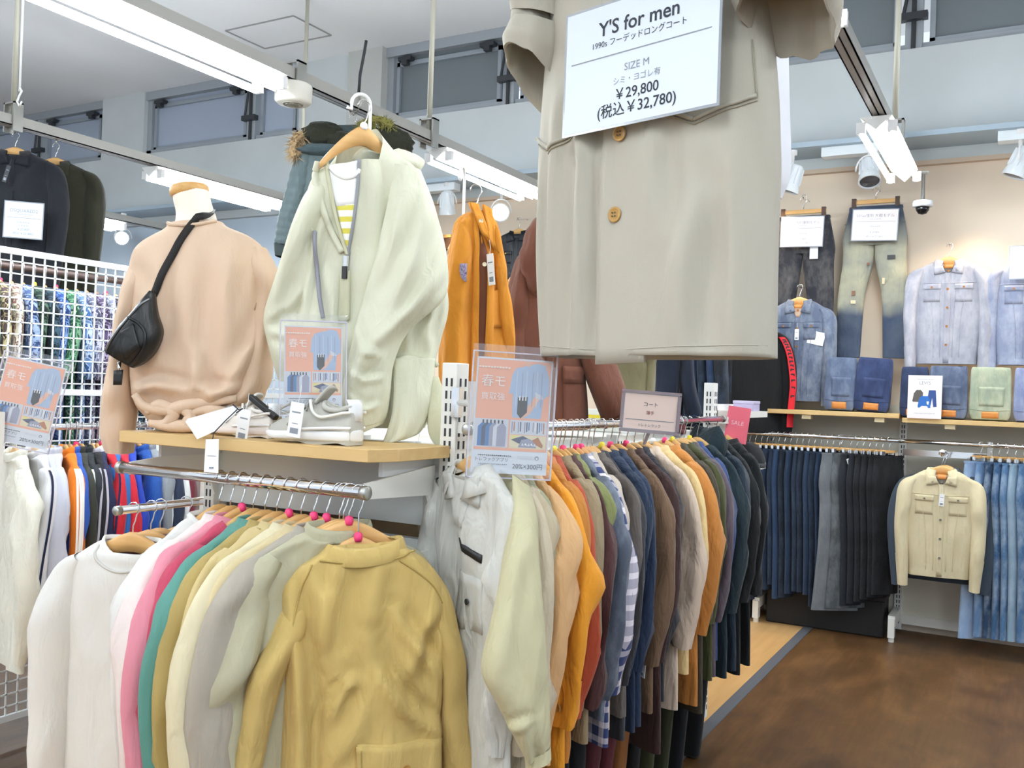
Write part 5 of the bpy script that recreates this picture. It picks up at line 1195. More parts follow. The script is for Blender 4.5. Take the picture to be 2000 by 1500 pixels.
tube('wire', [(0, 0, .0), (dx_ * .3, 0, .03), (dx_, 0, 3.07 - LF.P0[2]), (dx_ + .04, 0, 3.07 - LF.P0[2])], .005, STEEL, hk)
# white coat behind it
WF = Frame(onY(1480, -300, 2.6), math.radians(-14.6))
t = thing('coat', 'white coat mostly hidden behind the long beige coat', 'coat', tuple(WF.P0), group=GG)
grid_obj('body', px_loft(WF, [(1420, -260, 1500, -260, .04, 0), (1380, -230, 1530, -230, .06, 0), (1385, 0, 1532, 0, .07, 0), (1390, 200, 1536, 200, .07, 0), (1390, 330, 1538, 330, .07, 0), (1395, 384, 1520, 384, .07, 0)], 40, 40, seed=97, fold=.008, wr=.004, nw=4), cloth('e9ebf2', wrinkle=.3), t)
hanger('wooden hanger in the hidden white coat', tuple(WF.P0), WF.yaw, None, None)
hk = thing('rail_hook', 'steel hook holding the white coat on the right rail', 'hook', tuple(WF.P0)); tube('wire', [(0, 0, 0), (-.70 - WF.P0[0], 0, 3.05 - WF.P0[2])], .005, STEEL, hk)
# price sign pinned on the coat
k = LF.px(1252, 118, .20); sw_ = .40; shh = .255
A = LF.px(1103, 36, .14); B = LF.px(1405, -20 - 12, .16); D = LF.px(1101, 264, .14)
roll = math.atan2((LF.px(1400, 201, .14) - LF.px(1102, 265, .14))[2], (LF.px(1400, 201, .14) - LF.px(1102, 265, .14)) @ LF.X)
w_ = float(np.linalg.norm(LF.px(1400, 201, .14) - LF.px(1102, 265, .14))); h_ = float(np.linalg.norm(D - A)) ; cen = (LF.px(1102, 265, .14) + LF.px(1400, 201, .14)) / 2 + LF.P0 + np.array([math.sin(roll) * -LF.X[0], math.sin(roll) * -LF.X[1], math.cos(roll)]) * h_ / 2
u = w_ / .40
price_sheet('white laminated price sign pinned on the long beige coat', cen, LF.yaw, w_, h_, [("Y'S for men", .045 * u, 0, h_ * .30, INK, 'CENTER', .0006), ('1990s フーデッドロングコート', .0185 * u, 0, h_ * .18, INK), ('SIZE M', .023 * u, .0, h_ * -.055, GREYINK), ('シミ・ヨゴレ有', .018 * u, 0, h_ * -.155, GREYINK), ('￥29,800', .032 * u, 0, h_ * -.265, INK, 'CENTER', .0003), ('(税込￥32,780)', .033 * u, 0, h_ * -.385, INK, 'CENTER', .0003)], roll=-roll, group='white price signs', rule=h_ * .075)
# ---------------------------------------------------------------- mannequin in a beige sweater
MF = Frame(onY(378, 600, 1.98), math.radians(36))
t = thing('mannequin_torso', 'cream mannequin torso with a wooden neck cap standing on the oak shelf', 'mannequin', tuple(MF.P0))
CREAM = plain('mannequin_cream', 'efe9d9', 0.6)
nk = px_loft(MF, [(337, 376, 408, 374, .060, 0), (340, 395, 412, 394, .062, 0), (345, 420, 420, 418, .066, 0), (338, 445, 430, 442, .075, 0), (300, 475, 470, 470, .09, 0), (285, 560, 505, 560, .11, 0), (290, 700, 500, 700, .11, 0), (300, 822, 480, 822, .10, 0)], 40, 40, seed=1, fold=0, wr=0, nw=0, p=2.1)
grid_obj('torso', nk, CREAM, t, cap0=True, cap1=True)
CAPW = wood('cap_wood', 'c79552', 'd9ab68', 2.0, 0, .4)
cp = px_loft(MF, [(336, 386, 405, 382, .058, 0), (332, 380, 408, 376, .062, 0), (332, 370, 408, 366, .063, 0), (335, 366, 405, 362, .06, 0)], 10, 40, seed=1, fold=0, wr=0, nw=0, p=2.0)
cpo = grid_obj('neck_cap', cp, CAPW, t, cap0=True, cap1=True)
cp = px_loft(MF, [(337, 367, 403, 363, .056, 0), (338, 360, 401, 356, .056, 0), (344, 353, 394, 350, .048, 0)], 10, 40, seed=1, fold=0, wr=0, nw=0, p=2.0)
grid_obj('cap_top', cp, plain('cap_lamplit', 'f8f2e8', .4), cpo, cap0=True, cap1=True)  # upper bevel of the wooden cap, lamplight painted in as a pale colour
SWM = cloth('d8bda4', wrinkle=.3, var=.03)
t = thing('sweater', 'beige crew neck sweater worn by the mannequin torso', 'sweater', tuple(MF.P0))
rows = [(330, 441, 436, 436, .08, 0), (322, 452, 448, 446, .088, 0), (282, 474, 490, 464, .10, 0), (262, 500, 518, 490, .115, 0), (254, 545, 534, 535, .125, 0), (254, 620, 538, 610, .135, 0), (256, 700, 532, 690, .14, 0), (258, 750, 526, 745, .145, 0), (268, 788, 512, 785, .13, 0), (286, 812, 480, 812, .115, 0), (300, 830, 450, 836, .10, 0)]
P = crease(px_loft(MF, rows, 100, 120, seed=111, fold=.008, wr=.008, nw=12, p=2.3), MF, [([(524, 590), (505, 680), (470, 750), (420, 788)], .022, 0.039), ([(400, 690), (408, 750), (440, 782)], .020, 0.033), ([(280, 760), (330, 752), (390, 765)], .018, 0.027), ([(392, 520), (388, 600), (384, 680)], .028, 0.015), ([(470, 500), (462, 600), (466, 690)], .026, 0.021), ([(330, 520), (322, 600), (318, 690)], .026, 0.015), ([(500, 520), (492, 600), (486, 660)], .02, 0.021), ([(430, 760), (470, 770), (500, 745)], .016, 0.024)])
body = grid_obj('body', P, SWM, t); tr = bvh(body)
sleeve_px(MF, t, [(268, 496, 320, 500, .05, 0), (250, 540, 300, 548, .07, 0), (238, 610, 276, 612, .07, 0), (222, 690, 266, 692, .065, 0), (206, 770, 266, 774, .06, 0), (198, 835, 262, 838, .058, 0), (204, 868, 258, 870, .05, 0), (211, 884, 254, 886, .045, 0)], SWM, 112, m=48, n=34)
sleeve_px(MF, t, [(478, 490, 520, 486, .06, 0), (490, 540, 540, 536, .075, .0), (488, 620, 538, 620, .075, .01), (474, 700, 530, 700, .07, .03), (440, 760, 520, 758, .06, .05), (400, 795, 470, 800, .05, .07)], SWM, 113, m=44, n=34)
seam('shoulder_seam', MF, tr, [MF.px(509, 500), MF.px(516, 560), MF.px(506, 610)], .0018, cloth('b8967a'), t)
seam('collar', MF, tr, [MF.px(x, y) for x, y in ((334, 440), (345, 446), (362, 449), (385, 449), (408, 446), (428, 438))], .006, SWM, t, .003, 10)
# knotted hem rolled up at the front
for i, pts in enumerate([[(262, 770), (285, 795), (330, 800), (372, 790), (420, 784), (462, 778)], [(285, 806), (310, 790), (338, 806), (325, 826), (300, 828)], [(330, 800), (352, 796), (372, 812), (362, 830), (340, 828), (330, 812)], [(372, 808), (400, 800), (440, 806), (470, 800)], [(290, 826), (330, 832), (380, 832), (430, 834)]]):
    Pq = crom([MF.px(x, y, .135) for x, y in pts], 26); rr = np.interp(np.linspace(0, 1, 26), [0, .5, 1], [.010, .020, .010])
    v, f = tube_geo([tuple(p) for p in Pq], rr, 12); add('hem_knot', v, f, SWM, t)
# waist bag worn across
t = thing('waist_bag', 'black leather waist bag strapped across the beige sweater', 'bag', tuple(MF.P0))
LB = cloth('0f1012', wrinkle=.5, rough=.42, sheen=0, spec=.5)
pts = [(424, 416), (410, 424), (392, 442), (374, 470), (356, 506), (340, 540), (328, 572), (322, 586)]
Pq = crom([MF.px(x, y) for x, y in pts], 40); path = []
for p in Pq: path.append(on_cloth(MF, tr, p, .006, .085))
path = np.array(path); 
for i in range(9): u = i / 9; path[i] = MF.px(414 + 2 * u, 412 + 8 * u, .0 + .09 * u) * (1 - u ** 2) + path[9] * u ** 2
w = .011; tg = np.gradient(path, axis=0); tg /= np.linalg.norm(tg, axis=1)[:, None]; sd = np.cross(tg, MF.Nn); sd /= np.linalg.norm(sd, axis=1)[:, None]
g = np.stack([path - sd * w, path - sd * w * .9 + MF.Nn * .0025, path + sd * w * .9 + MF.Nn * .0025, path + sd * w], 1)
so = grid_obj('strap', g, cloth('1a1614', wrinkle=.2, rough=.6), t, closed=False)
# bag body: rings from the strap corner down to the far corner, flattened
A_, B_ = MF.px(324, 580), MF.px(232, 688)
outline_L = [(318, 578), (302, 598), (284, 620), (264, 642), (246, 668), (236, 690)]
outline_R = [(328, 580), (334, 620), (343, 655), (330, 690), (308, 712), (288, 721)]
base_off = .150
L_ = crom([MF.px(*p) for p in outline_L], 34); R_ = crom([MF.px(*p) for p in outline_R], 34)
bb = crom([[.012], [.026], [.038], [.042], [.036], [.018]], 34)[:, 0]
P = loft_pts(L_, R_, MF.Nn, bb, np.full(34, base_off), n=44, p=3.0, seed=5, fold=.003, wr=.004, nw=8)
bo = grid_obj('bag_body', P, LB, t, cap0=True, cap1=True); tb = bvh(bo)
seam('front_zipper', MF, tb, [MF.px(*p) for p in ((322, 594), (306, 606), (288, 626), (270, 648), (252, 672), (242, 688))], .004, plain('zip_silver', '77797c', .3, .8), t, .002, 12)
seam('pocket_piping', MF, tb, [MF.px(*p) for p in ((284, 628), (305, 640), (318, 658), (316, 682), (302, 702), (286, 716))], .0045, LB, t, .002, 12)
stick('front_pocket', MF, tb, [MF.px(272, 654), MF.px(296, 640), MF.px(310, 684), MF.px(278, 706)], .006, LB, t, 10, 10)
q = MB(); c = MF.px(234, 694, .15); q.tube([c, c + [0, 0, -.02]], .004, 8); q.lathe([(.005, 0), (.005, -.03)], 10, c + [0, 0, -.02]); ko = q.build('snap_hook', CHROME, t, True)
kt = stick('key_tag', MF, tb, [MF.px(226, 724, .16), MF.px(244, 722, .16), MF.px(241, 752, .16), MF.px(225, 752, .16)], .0, BLACK, t, 4, 4, .006)
q = MB(); q.tube([c + [0, 0, -.045], MF.px(236, 726, .165)], .002, 6); q.build('ring', CHROME, t)

# ---------------------------------------------------------------- shoes on the shelf
def sneaker(label, loc, yaw, main, sole, accent, scale=1.0, group='sneakers on the oak shelf'):
    t = thing('sneaker', label, 'shoe', loc, yaw, group); S = scale
    # local: toe to -X, heel +X, length .28
    xs = np.linspace(-.140, .140, 40); n = 28; g = []
    for x in xs:
        u = (x + .14) / .28; w = .046 * min(1, (u / .16) ** .5 + .04) * (1 if u < .5 else 1 - .20 * (u - .5) / .5) * min(1, ((1 - u) / .06) ** .5 + .05)
        w *= 1 - .12 * math.exp(-((u - .55) / .15) ** 2)
        z0, z1 = .006 + .016 * max(0, (.18 - u) / .18) ** 1.5 + .004 * max(0, u - .9) * 10, .030 + .010 * u
        th = np.linspace(0, 2 * math.pi, n, endpoint=False)
        g.append(np.stack([np.full(n, x), w * 1.10 * se(np.cos(th), 4), (z0 + z1) / 2 + (z1 - z0) / 2 * se(np.sin(th), 4)], 1) * S)
    grid_obj('sole', np.array(g), sole, t, cap0=True, cap1=True)
    g = []; xs = np.linspace(-.132, .136, 44)
    for x in xs:
        u = (x + .132) / .268; w = .044 * min(1, (u / .16) ** .5 + .05) * (1 - .12 * u) * min(1, ((1 - u) / .05) ** .5 + .2); w *= 1 - .12 * math.exp(-((u - .55) / .15) ** 2)
        top = np.interp(u, [0, .12, .30, .48, .58, .70, .85, .95, 1], [.040, .058, .072, .100, .112, .098, .088, .102, .098])
        th = np.linspace(-.35, math.pi + .35, n)
        k = .56 if u > .5 else 1.0
        yy = w * np.cos(th) * (1 - (1 - .62) * np.clip(np.sin(th), 0, 1) ** 2.2); zz = .030 + (top - .030) * np.clip(np.sin(th), -.1, 1) ** .8 if False else .030 + (top - .030) * np.sign(np.sin(th)) * np.abs(np.sin(th)) ** .8
        g.append(np.stack([np.full(n, x), yy, zz], 1) * S)
    up = grid_obj('upper', np.array(g), main, t, closed=False); v_ = [tuple(p) for p in g[-1]]; add('heel_counter', v_, [tuple(range(len(v_)))], main, t)
    # collar opening (dark mouth with padded rim), tongue, laces, heel tab
    rim = [(.030, .0, .108), (.050, .026, .094), (.085, .028, .088), (.118, .020, .098), (.128, 0, .104), (.118, -.020, .098), (.085, -.028, .088), (.050, -.026, .094), (.030, 0, .108)]
    P = crom([np.array(p) * S for p in rim], 48); tube('padded_rim', [tuple(p) for p in P], .0065 * S, main, t, 10)
    v = [tuple(p) for p in P[:-1]] + [tuple(np.array([.08, 0, .088]) * S)]; add('shoe_lining', v, [(k, (k + 1) % 47, 47) for k in range(47)], cloth('8e8d88', wrinkle=.2), t)
    tg = [[(.010, y, .104), (.030, y, .128), (.050, y, .146)] for y in (-.022, -.012, 0, .012, .022)]
    g = np.array([crom([np.array(p) for p in r], 10) for r in tg]) * S; g[:, :, 2] += .006 * S * np.cos(np.linspace(-1.4, 1.4, 5))[:, None]
    q = grid_obj('tongue', g, main, t, closed=False); m = q.modifiers.new('t', 'SOLIDIFY'); m.thickness = .008 * S
    lc = cloth('9a9992', wrinkle=.2)
    for i, (x, z) in enumerate(((-.050, .078), (-.030, .088), (-.010, .100), (.008, .110))):
        tube('lace', [tuple(np.array(p) * S) for p in ((x + .006, .030, z - .016), (x, .015, z + .001), (x - .004, 0, z + .004), (x, -.015, z + .001), (x + .006, -.030, z - .016))], .0032 * S, lc, t, 6)
    tube('lace_bow', [tuple(np.array(p) * S) for p in ((-.03, -.005, .096), (-.06, -.022, .100), (-.085, -.030, .084), (-.06, -.030, .078), (-.03, -.008, .092), (-.025, .01, .096), (-.055, .028, .094), (-.03, .006, .09), (-.04, -.03, .07), (-.05, -.046, .045))], .003 * S, lc, t, 6)
    for s in (-1, 1):
        g = []
        for i, (x, z) in enumerate(((.004, .112), (.022, .084), (.044, .070), (.075, .074), (.110, .082), (.132, .084))): g.append([x, s * (.042 - .004 * (i > 3)) * (1 if i else .62), z])
        P = crom(np.array(g) * S, 30); tube('side_overlay', [tuple(p) for p in P], .0042 * S, accent, t, 6)
        P = crom(np.array([(-.02, s * .047, .036), (.03, s * .045, .040), (.08, s * .043, .043), (.132, s * .036, .044)]) * S, 20); tube('sole_band', [tuple(p) for p in P], .004 * S, plain('sole_white', 'f4f4f4', .5), t, 6)
    g = []
    for z, x in ((.062, .1365), (.085, .1375), (.105, .136), (.116, .130)): g.append([(x - .020, .024, z), (x - .004, .014, z), (x, 0, z), (x - .004, -.014, z), (x - .020, -.024, z)])
    q = grid_obj('heel_tab', np.array(g) * S, plain('heel_white', 'eceef2', .45), t, closed=False); m = q.modifiers.new('t', 'SOLIDIFY'); m.thickness = .003 * S
    return t
GSH = cloth('b9b7ae', wrinkle=.35, rough=.8); GSO = plain('sole_pale', 'e9e9e8', .55)
sx = (ratio(612, 850) * 1.87, 1.87); 
t = sneaker('light grey running sneaker with white heel tab on the oak shelf', (float(sx[0]), float(sx[1]), 1.396), math.radians(8), GSH, GSO, plain('overlay_white', 'efefe6', .5), 1.0)
price_tag(t, (.0, -.075, .105), .12, .040, .088)
sx2 = (ratio(470, 845) * 1.90, 1.90)
t = sneaker('off white low sneaker left of the light grey one, under a white tag', (float(sx2[0]), float(sx2[1]) + .02, 1.396), math.radians(4), cloth('e6dfd8', wrinkle=.25), plain('sole_blush', 'e6d9d2', .5), plain('overlay_blush', 'e9e1da', .5), .82)
price_tag(t, (.055, -.068, .078), .14, .040, .088)
q = MB(); q.box(-.055, .055, -.010, .010, -.008, .008); o = q.build('ankle_strap', BLACK, t, bevel=.004, loc=(.075, -.02, .085)); o.rotation_euler = (0, .55, 0)
# big white card and small tag on a black string hanging over the shelf edge
tc_ = onY(400, 838, 1.785); t = thing('hang_tag', 'large white card and smaller tag hanging on black string over the shelf edge', 'tag', tuple(tc_))
TF = Frame(tuple(tc_), 0)
def card(name, pts, mat, parent, off=0.0):
    q = MB(); A = [TF.px(x, y, off) for x, y in pts]; B = [a + np.array([0, .0012, 0]) for a in A]; k = len(A)
    q.raw(A + B, [tuple(range(k)), tuple(range(k, 2 * k))[::-1]] + [(i, (i + 1) % k, (i + 1) % k + k, i + k)[::-1] for i in range(k)]); return q.build(name, mat, parent)
card('paper_card', [(362, 824), (366, 818), (458, 792), (470, 800), (420, 842), (385, 858), (372, 838)], PAPER, t, .012)
sm = card('small_card', [(402, 858), (427, 857), (426, 924), (398, 922)], PAPER, t, .022)
card('printed_line', [(405, 889), (421, 890), (421, 891.5), (405, 890.5)], PALEINK, sm, .0235); card('printed_mark', [(408, 912), (416, 912), (416, 915), (408, 915)], GREYINK, sm, .0235)
tube('string', [tuple(TF.px(x, y, .02)) for x, y in ((463, 800), (440, 822), (417, 846), (415, 862))], .0014, INK, t, 6)
tube('string', [tuple(TF.px(x, y, .015)) for x, y in ((455, 790), (466, 800), (474, 798), (462, 806))], .0018, INK, t, 6)

# ---------------------------------------------------------------- peach posters and the small signs
pc = onY(612, 720, 2.12); w = float(np.linalg.norm(onY(669, 740, 2.12) - onY(553, 735, 2.12)))
poster('peach poster standing behind the light grey sneaker, under the pale beige parka', onY(612, 721, 1.935), view_yaw(612) + .10, .155, roll=-.02, pitch=-.06)
MB().box(-.05, .05, -.03, .03, 0, .02)
pc = onY(1000, 813, 2.06); poster('peach poster in a clear sleeve on the island post by the coats', pc, view_yaw(1000) + .18, .195, roll=.03)
o = thing('poster_clamp', 'clear clamp arm holding the peach poster on the island post', 'clamp', tuple(onY(925, 790, 2.07)))
q = MB(); a = Vector(onY(893, 786, 2.12) - onY(925, 790, 2.07)); q.tube([tuple(a), (0, 0, 0)], .008, 8); q.box(-.012, .012, -.01, .01, -.12, .06); q.build('arm', plain('clear_plastic', 'd9dcdc', .2, alpha=.55), o)
MB().box(a.x - .012, a.x + .012, a.y - .012, a.y + .012, a.z - .04, a.z + .04).build('clamp_body', CHROME, o)
poster('peach poster at the far left on the tracksuit rack, cut by the edge', onY(52, 787, 1.95), view_yaw(52) - .25, .190, roll=.20)
sg = onY(1270, 805, 2.95); w_ = .175; h_ = .118
t = price_sheet('pinkish coat rack sign in a clear frame on the long coat rail', sg, view_yaw(1270) + .05, w_, h_, [('コート', .017, 0, .024, INK), ('薄手', .014, 0, -.004, plain('dark_red_ink', '8a2f3f', .6)), ('トレトレラック', .011, 0, -.046, INK)], roll=.05, tint='f3ded6', rule=-.028)
b = MB(); e = .012
for (x0, x1, z0, z1) in ((-w_ / 2 - e, w_ / 2 + e, h_ / 2 + .002, h_ / 2 + e), (-w_ / 2 - e, w_ / 2 + e, -h_ / 2 - e, -h_ / 2 - .002), (-w_ / 2 - e, -w_ / 2 - .002, -h_ / 2, h_ / 2), (w_ / 2 + .002, w_ / 2 + e, -h_ / 2, h_ / 2)): b.box(x0, x1, -.006, .004, z0, z1)
b.tube([(0, 0.0, -h_ / 2 - e), (-.01, .02, -h_ / 2 - .05)], .006, 8); b.build('acrylic_frame', plain('acrylic_frame', 'a99ba3', .15, alpha=.7), t)

# ---------------------------------------------------------------- left: tracksuit rack in front of the mesh panel
XT = -3.35; TR0, TR1 = (XT, 1.72, 1.345), (XT, 3.1, 1.345)
rk = thing('tracksuit_rack', 'white clothes rack frame carrying the track jackets', 'clothes rack', (XT, 1.72, 0))
MB().box(.33, .36, .145, .175, 0, 1.42).build('post', POST, rk); MB().box(0, .36, .145, .165, .02, .05).build('base_foot', POST, rk)
for y in (0.0, 1.36):
    MB().box(-.02, .02, y - .02, y + .02, 0.0, 1.42).build('post', POST, rk); MB().box(-.02, .02, y - .02, y + .02, 1.33, 1.36).build('rail_arm', POST, rk)
MB().box(-.25, .25, -.02, .02, 0, .05).build('base_foot', POST, rk); MB().box(-.25, .25, 1.34, 1.38, 0, .05).build('base_foot', POST, rk)
rod('track_rail', 'chrome rail holding the track jackets', TR0, TR1, .013)
TG = 'track jackets on the left rack'
tp = [52, 92, 112, 124, 153, 162, 174, 186, 206, 216, 225, 238, 253, 273, 298, 312, 324, 336, 350, 364]
PAN = [(XT + .205 * math.cos(.38)) / ratio(p, 930) + .205 * math.sin(.38) for p in tp]
trk = [('e6e4d6', 'cream crinkled nylon', 'jacket', dict(sleeve_r=.085, sl=.66, L=.78, collar='stand')), ('dedde0', 'white with navy shoulder band', 'jacket', dict(collar='stand', stripes=('1c2340', (0,)))), ('c6c8d6', 'pale lilac grey', 'jacket', dict(collar='stand')), ('cdd0dc', 'light grey blue fleece', 'jacket', dict(collar='stand', stripes=None)),
       ('ea7f1c', 'bright orange with three white stripes', 'jacket', dict(collar='stand', stripes=('f6efe6', (-1, 0, 1)))), ('2f57b0', 'cobalt blue', 'jacket', dict(collar='stand', sl=.4)), ('34352d', 'dark olive grey', 'jacket', dict(collar='stand')), ('20262c', 'charcoal and white', 'jacket', dict(collar='stand', stripes=('dfe3e8', (1,)))),
       ('15161c', 'black with grey stripes', 'jacket', dict(collar='rib', stripes=('b4b0bc', (-1, 1)), collarmat='b4b0bc')), ('1c2148', 'dark navy', 'jacket', dict(collar='stand', collarmat='e8e8ee')), ('c51f30', 'scarlet red', 'jacket', dict(collar='stand', stripes=('1c2148', (1,)))), ('2c6ab0', 'sky blue', 'jacket', dict(collar='stand')),
       ('c81e33', 'crimson red', 'jacket', dict(collar='stand', sl=.55)), ('1f3fae', 'royal blue', 'jacket', dict(collar='stand')), ('1d4f9e', 'medium blue', 'jacket', dict(collar='stand')), ('8e949c', 'mid grey', 'jacket', dict(collar='stand')), ('e4e8e6', 'off white thin', 'jacket', dict(collar='stand')), ('25304a', 'slate navy', 'jacket', dict(collar='stand')), ('e9ecef', 'white nylon', 'jacket', dict(collar='stand')), ('6b2130', 'wine red', 'jacket', dict(collar='stand'))]
prevw = None
for i, (c, w, k, op) in enumerate(trk):
    op = dict(op); op.setdefault('L', .70); op.setdefault('sl', .60); op.setdefault('sleeve_r', .062); y = float(PAN[i]); yw = math.radians(-22 + 5 * random.Random(i + 5).uniform(-1, 1))
    if op.get('stripes'): op['stripes'] = (cloth(op['stripes'][0], wrinkle=.1), op['stripes'][1])
    if 'collarmat' in op: op['collarmat'] = cloth(op['collarmat'])
    lab = ('%s track %s, nearest on the left rack' % (w, k)) if i == 0 else '%s track %s, %s along the left rack' % (w, k, ORD[i])
    prevw = w.split(' with ')[0]
    hang_garment('track_jacket', lab, k, (XT, y, 1.345), yw, cloth(c, wrinkle=.5 if i else 1.0, rough=.7), TG, **{**dict(sw=.205, d=.024, seed=200 + i, spread=.04, fold=.007, wr=.010 if i else .016, lod=.8 if i > 4 else 1.0), **op})
    hanger('wooden hanger in the %s track jacket' % prevw, (XT, y, 1.345), yw, PINK if i in (6, 10) else None, 'wooden hangers on the left rack')
# mesh panel
XG = -3.72; G0, G1, GZ0, GZ1 = 1.55, 4.05, 0.10, 2.06
gp = thing('wire_mesh_panel', 'white wire mesh panel behind the track jackets', 'mesh panel', (XG, G0, 0))
q = MB()
for z in (GZ1, 1.475, GZ0): q.box(-.008, .008, 0, G1 - G0, z - .013, z + .013)
for y in (0, G1 - G0): q.box(-.008, .008, y - .012, y + .012, 0.0, GZ1)
MESHW = plain('mesh_white', 'eef1f1', .4)
q.build('frame', MESHW, gp)
q = MB(); y = .05
while y < G1 - G0: q.box(-.0028, .0028, y - .0028, y + .0028, GZ0, GZ1); y += .0505
z = GZ0 + .05
while z < GZ1: q.box(-.0028, .0028, 0, G1 - G0, z - .0028, z + .0028); z += .0505
q.build('wire_grid', MESHW, gp)
# printed shirts behind the mesh, two tiers
XH = -4.12
rod('shirt_rail', 'upper rail of printed shirts behind the wire mesh', (XH, 1.9, 2.045), (XH, 4.6, 2.045), .016, plain('rail_dark', '6a5a55', .4, .5)); rod('shirt_rail', 'lower rail of shirts behind the wire mesh', (XH, 1.9, 1.40), (XH, 4.6, 1.40), .014)
hr = thing('shirt_rack', 'white rack frame carrying the printed shirts', 'clothes rack', (XH - .05, 1.9, 0))
for y in (0.0, 2.7): MB().box(-.02, .02, y - .02, y + .02, 0, 2.10).build('post', POST, hr)
hues = [('a8432a', 'rust red', ['c9694a', '7a2d1d', 'd8a07a']), ('8a8a7c', 'grey green', ['cfd2bd', '5d6257', 'b0a27a']), ('49484a', 'charcoal floral', ['8f8a7c', '2b2a2c', 'b7a97c']), ('a9c7c0', 'pale mint floral', ['e8efe6', '9a7f92', '6d9a94']), ('5d4d4f', 'brown plum', ['c8b98a', '3a2c30', '8f7a5a']), ('c8c3b0', 'cream floral', ['8a5f58', 'e9e4d2', '6f7a58']), ('4a6292', 'mid blue', ['9db2d4', '2c3f6a', 'c8d2e2']), ('22342f', 'dark green', ['4d6b55', '17211e', '7f8f66']), ('1f2d3a', 'dark navy leaf', ['3f5b6a', '141c24', '5f7f6a']), ('2a4f9a', 'bright blue', ['86a6da', '1c366a', 'd4def0']), ('2f6a4a', 'emerald leaf', ['7fb08a', '1a3f2c', 'c4d6a8']), ('6f8fc4', 'sky blue leaf', ['c9d6ee', '3c5f94', '8fc08a']), ('77788e', 'grey lilac', ['c9c9da', '4a4a62', 'a2a2ba']), ('5a4d6a', 'purple grey', ['b5a9c4', '352c44', '8a7fa0']), ('8d93a8', 'pale slate', ['dfe2ec', '5f6478', 'b6bacb']), ('4d4a58', 'dark violet', ['8f8aa0', '2b2935', '6f6a80'])]
prevw = None
ysh = np.linspace(2.34, 3.62, 24)
for i, y in enumerate(ysh):
    c, w, c2 = hues[i % len(hues)] if i < len(hues) else hues[(i * 5 + 3) % len(hues)]
    w2 = w if i < len(hues) else 'second ' + w
    lab = '%s printed shirt, %s along the upper rail behind the wire mesh' % (w, ORD[i])
    prevw = w2; yw = math.radians(-24)
    hang_garment('printed_shirt', lab, 'shirt', (XH, float(y), 2.045), yw, cloth(c, pattern='print', col2=c2, scale=.8), 'printed shirts behind the wire mesh', sw=.215, L=.72, d=.024, sl=.26, sleeve_r=.075, seed=300 + i, lod=.6, collar='shirt', wrist=.9)
    hanger('wooden hanger in the %s printed shirt on the upper rail' % w2, (XH, float(y), 2.045), yw, {0: PINK, 1: YELL, 4: PINK, 7: YELL, 9: PINK, 14: PINK, 16: PINK, 19: PINK}.get(i), 'wooden hangers behind the wire mesh')
lo = [('b3ab92', 'tan'), ('3a342c', 'dark brown'), ('1c1f1e', 'black'), ('24402f', 'forest green'), ('1b2735', 'navy'), ('3f7a4a', 'leaf green'), ('2a2d36', 'charcoal'), ('274b7a', 'blue'), ('5a5262', 'mauve grey'), ('8a8f9c', 'light slate')]
prevw = None
for i, (c, w) in enumerate(lo):
    y = 2.42 + .13 * i
    lab = '%s shirt, %s along the lower rail behind the wire mesh' % (w, ORD[i])
    prevw = w
    hang_garment('printed_shirt', lab, 'shirt', (XH, y, 1.40), math.radians(-24), cloth(c, pattern='print', col2=[c, c, '8a8a80'], scale=.8), 'shirts on the lower rail behind the wire mesh', sw=.215, L=.75, d=.035, sl=.5, seed=340 + i, lod=.55)
    hanger('wooden hanger in the %s shirt on the lower rail' % w, (XH, y, 1.40), math.radians(-24), PINK if i in (0, 2) else None, 'wooden hangers on the lower rail behind the mesh')
# black jackets on the left rail
for i, (y, c, w, mk) in enumerate(((3.34, '1a1d24', 'black button front jacket with price sign, hung from the left light rail', None), (3.60, '2c2c20', 'dark olive jacket right behind the black jacket on the left rail', None))):
    F_ = math.radians(40)
    t = hang_garment('jacket', w, 'jacket', (-5.27, y, 2.955), F_, cloth(c, wrinkle=.4), GG, sw=.230, L=.80, d=.05, sl=.72, sleeve_r=.060, wr=.012, seed=400 + i, front='placket' if i == 0 else 'plain', n=50, m=40, spread=.02)
    hanger('wooden hanger in the %s' % ('black button front jacket' if i == 0 else 'dark olive jacket'), (-5.27, y, 2.955), F_, None, None)
    hk = thing('rail_hook', 'small steel hook under the left rail holding the %s' % ('black jacket' if i == 0 else 'dark olive jacket'), 'hook', (-5.27, y, 2.97)); tube('wire', [(0, 0, -.0), (0, 0, .03)], .006, STEEL, hk)
    if i == 0: price_tag(t, (-.0, -.095, -.20), .25, .022, .10, DARK)
sp = onY(45, 430, 3.28); wv = float(np.linalg.norm(onX(82, 430, sp[0]) - onX(10, 430, sp[0])))
sp = np.array([-5.27, 3.34, 2.955]) + .13 * np.array([math.sin(math.radians(40)), -math.cos(math.radians(40)), 0])
r1, r2 = Frame(sp, math.radians(40)).px(9, 430), Frame(sp, math.radians(40)).px(83, 430); ct = Frame(sp, math.radians(40)).px(46, 430) + sp
w_ = float(np.linalg.norm(r1 - r2)); h_ = w_ * 1.0
price_sheet('white price sign pinned on the black jacket at upper left', ct, math.radians(40), w_, h_, [('DSQUARED2', w_ * .13, 0, h_ * .26, GREYINK), ('~' * 9, w_ * .055, 0, h_ * .16, PALEINK), ('~~~~~', w_ * .07, 0, -h_ * .07, PALEINK), ('~~~~', w_ * .07, 0, -h_ * .16, PALEINK), ('￥20,800', w_ * .09, 0, -h_ * .27, GREYINK), ('(税込￥22,880)', w_ * .09, 0, -h_ * .39, GREYINK)], roll=.02, group='white price signs', rule=h_ * .06)
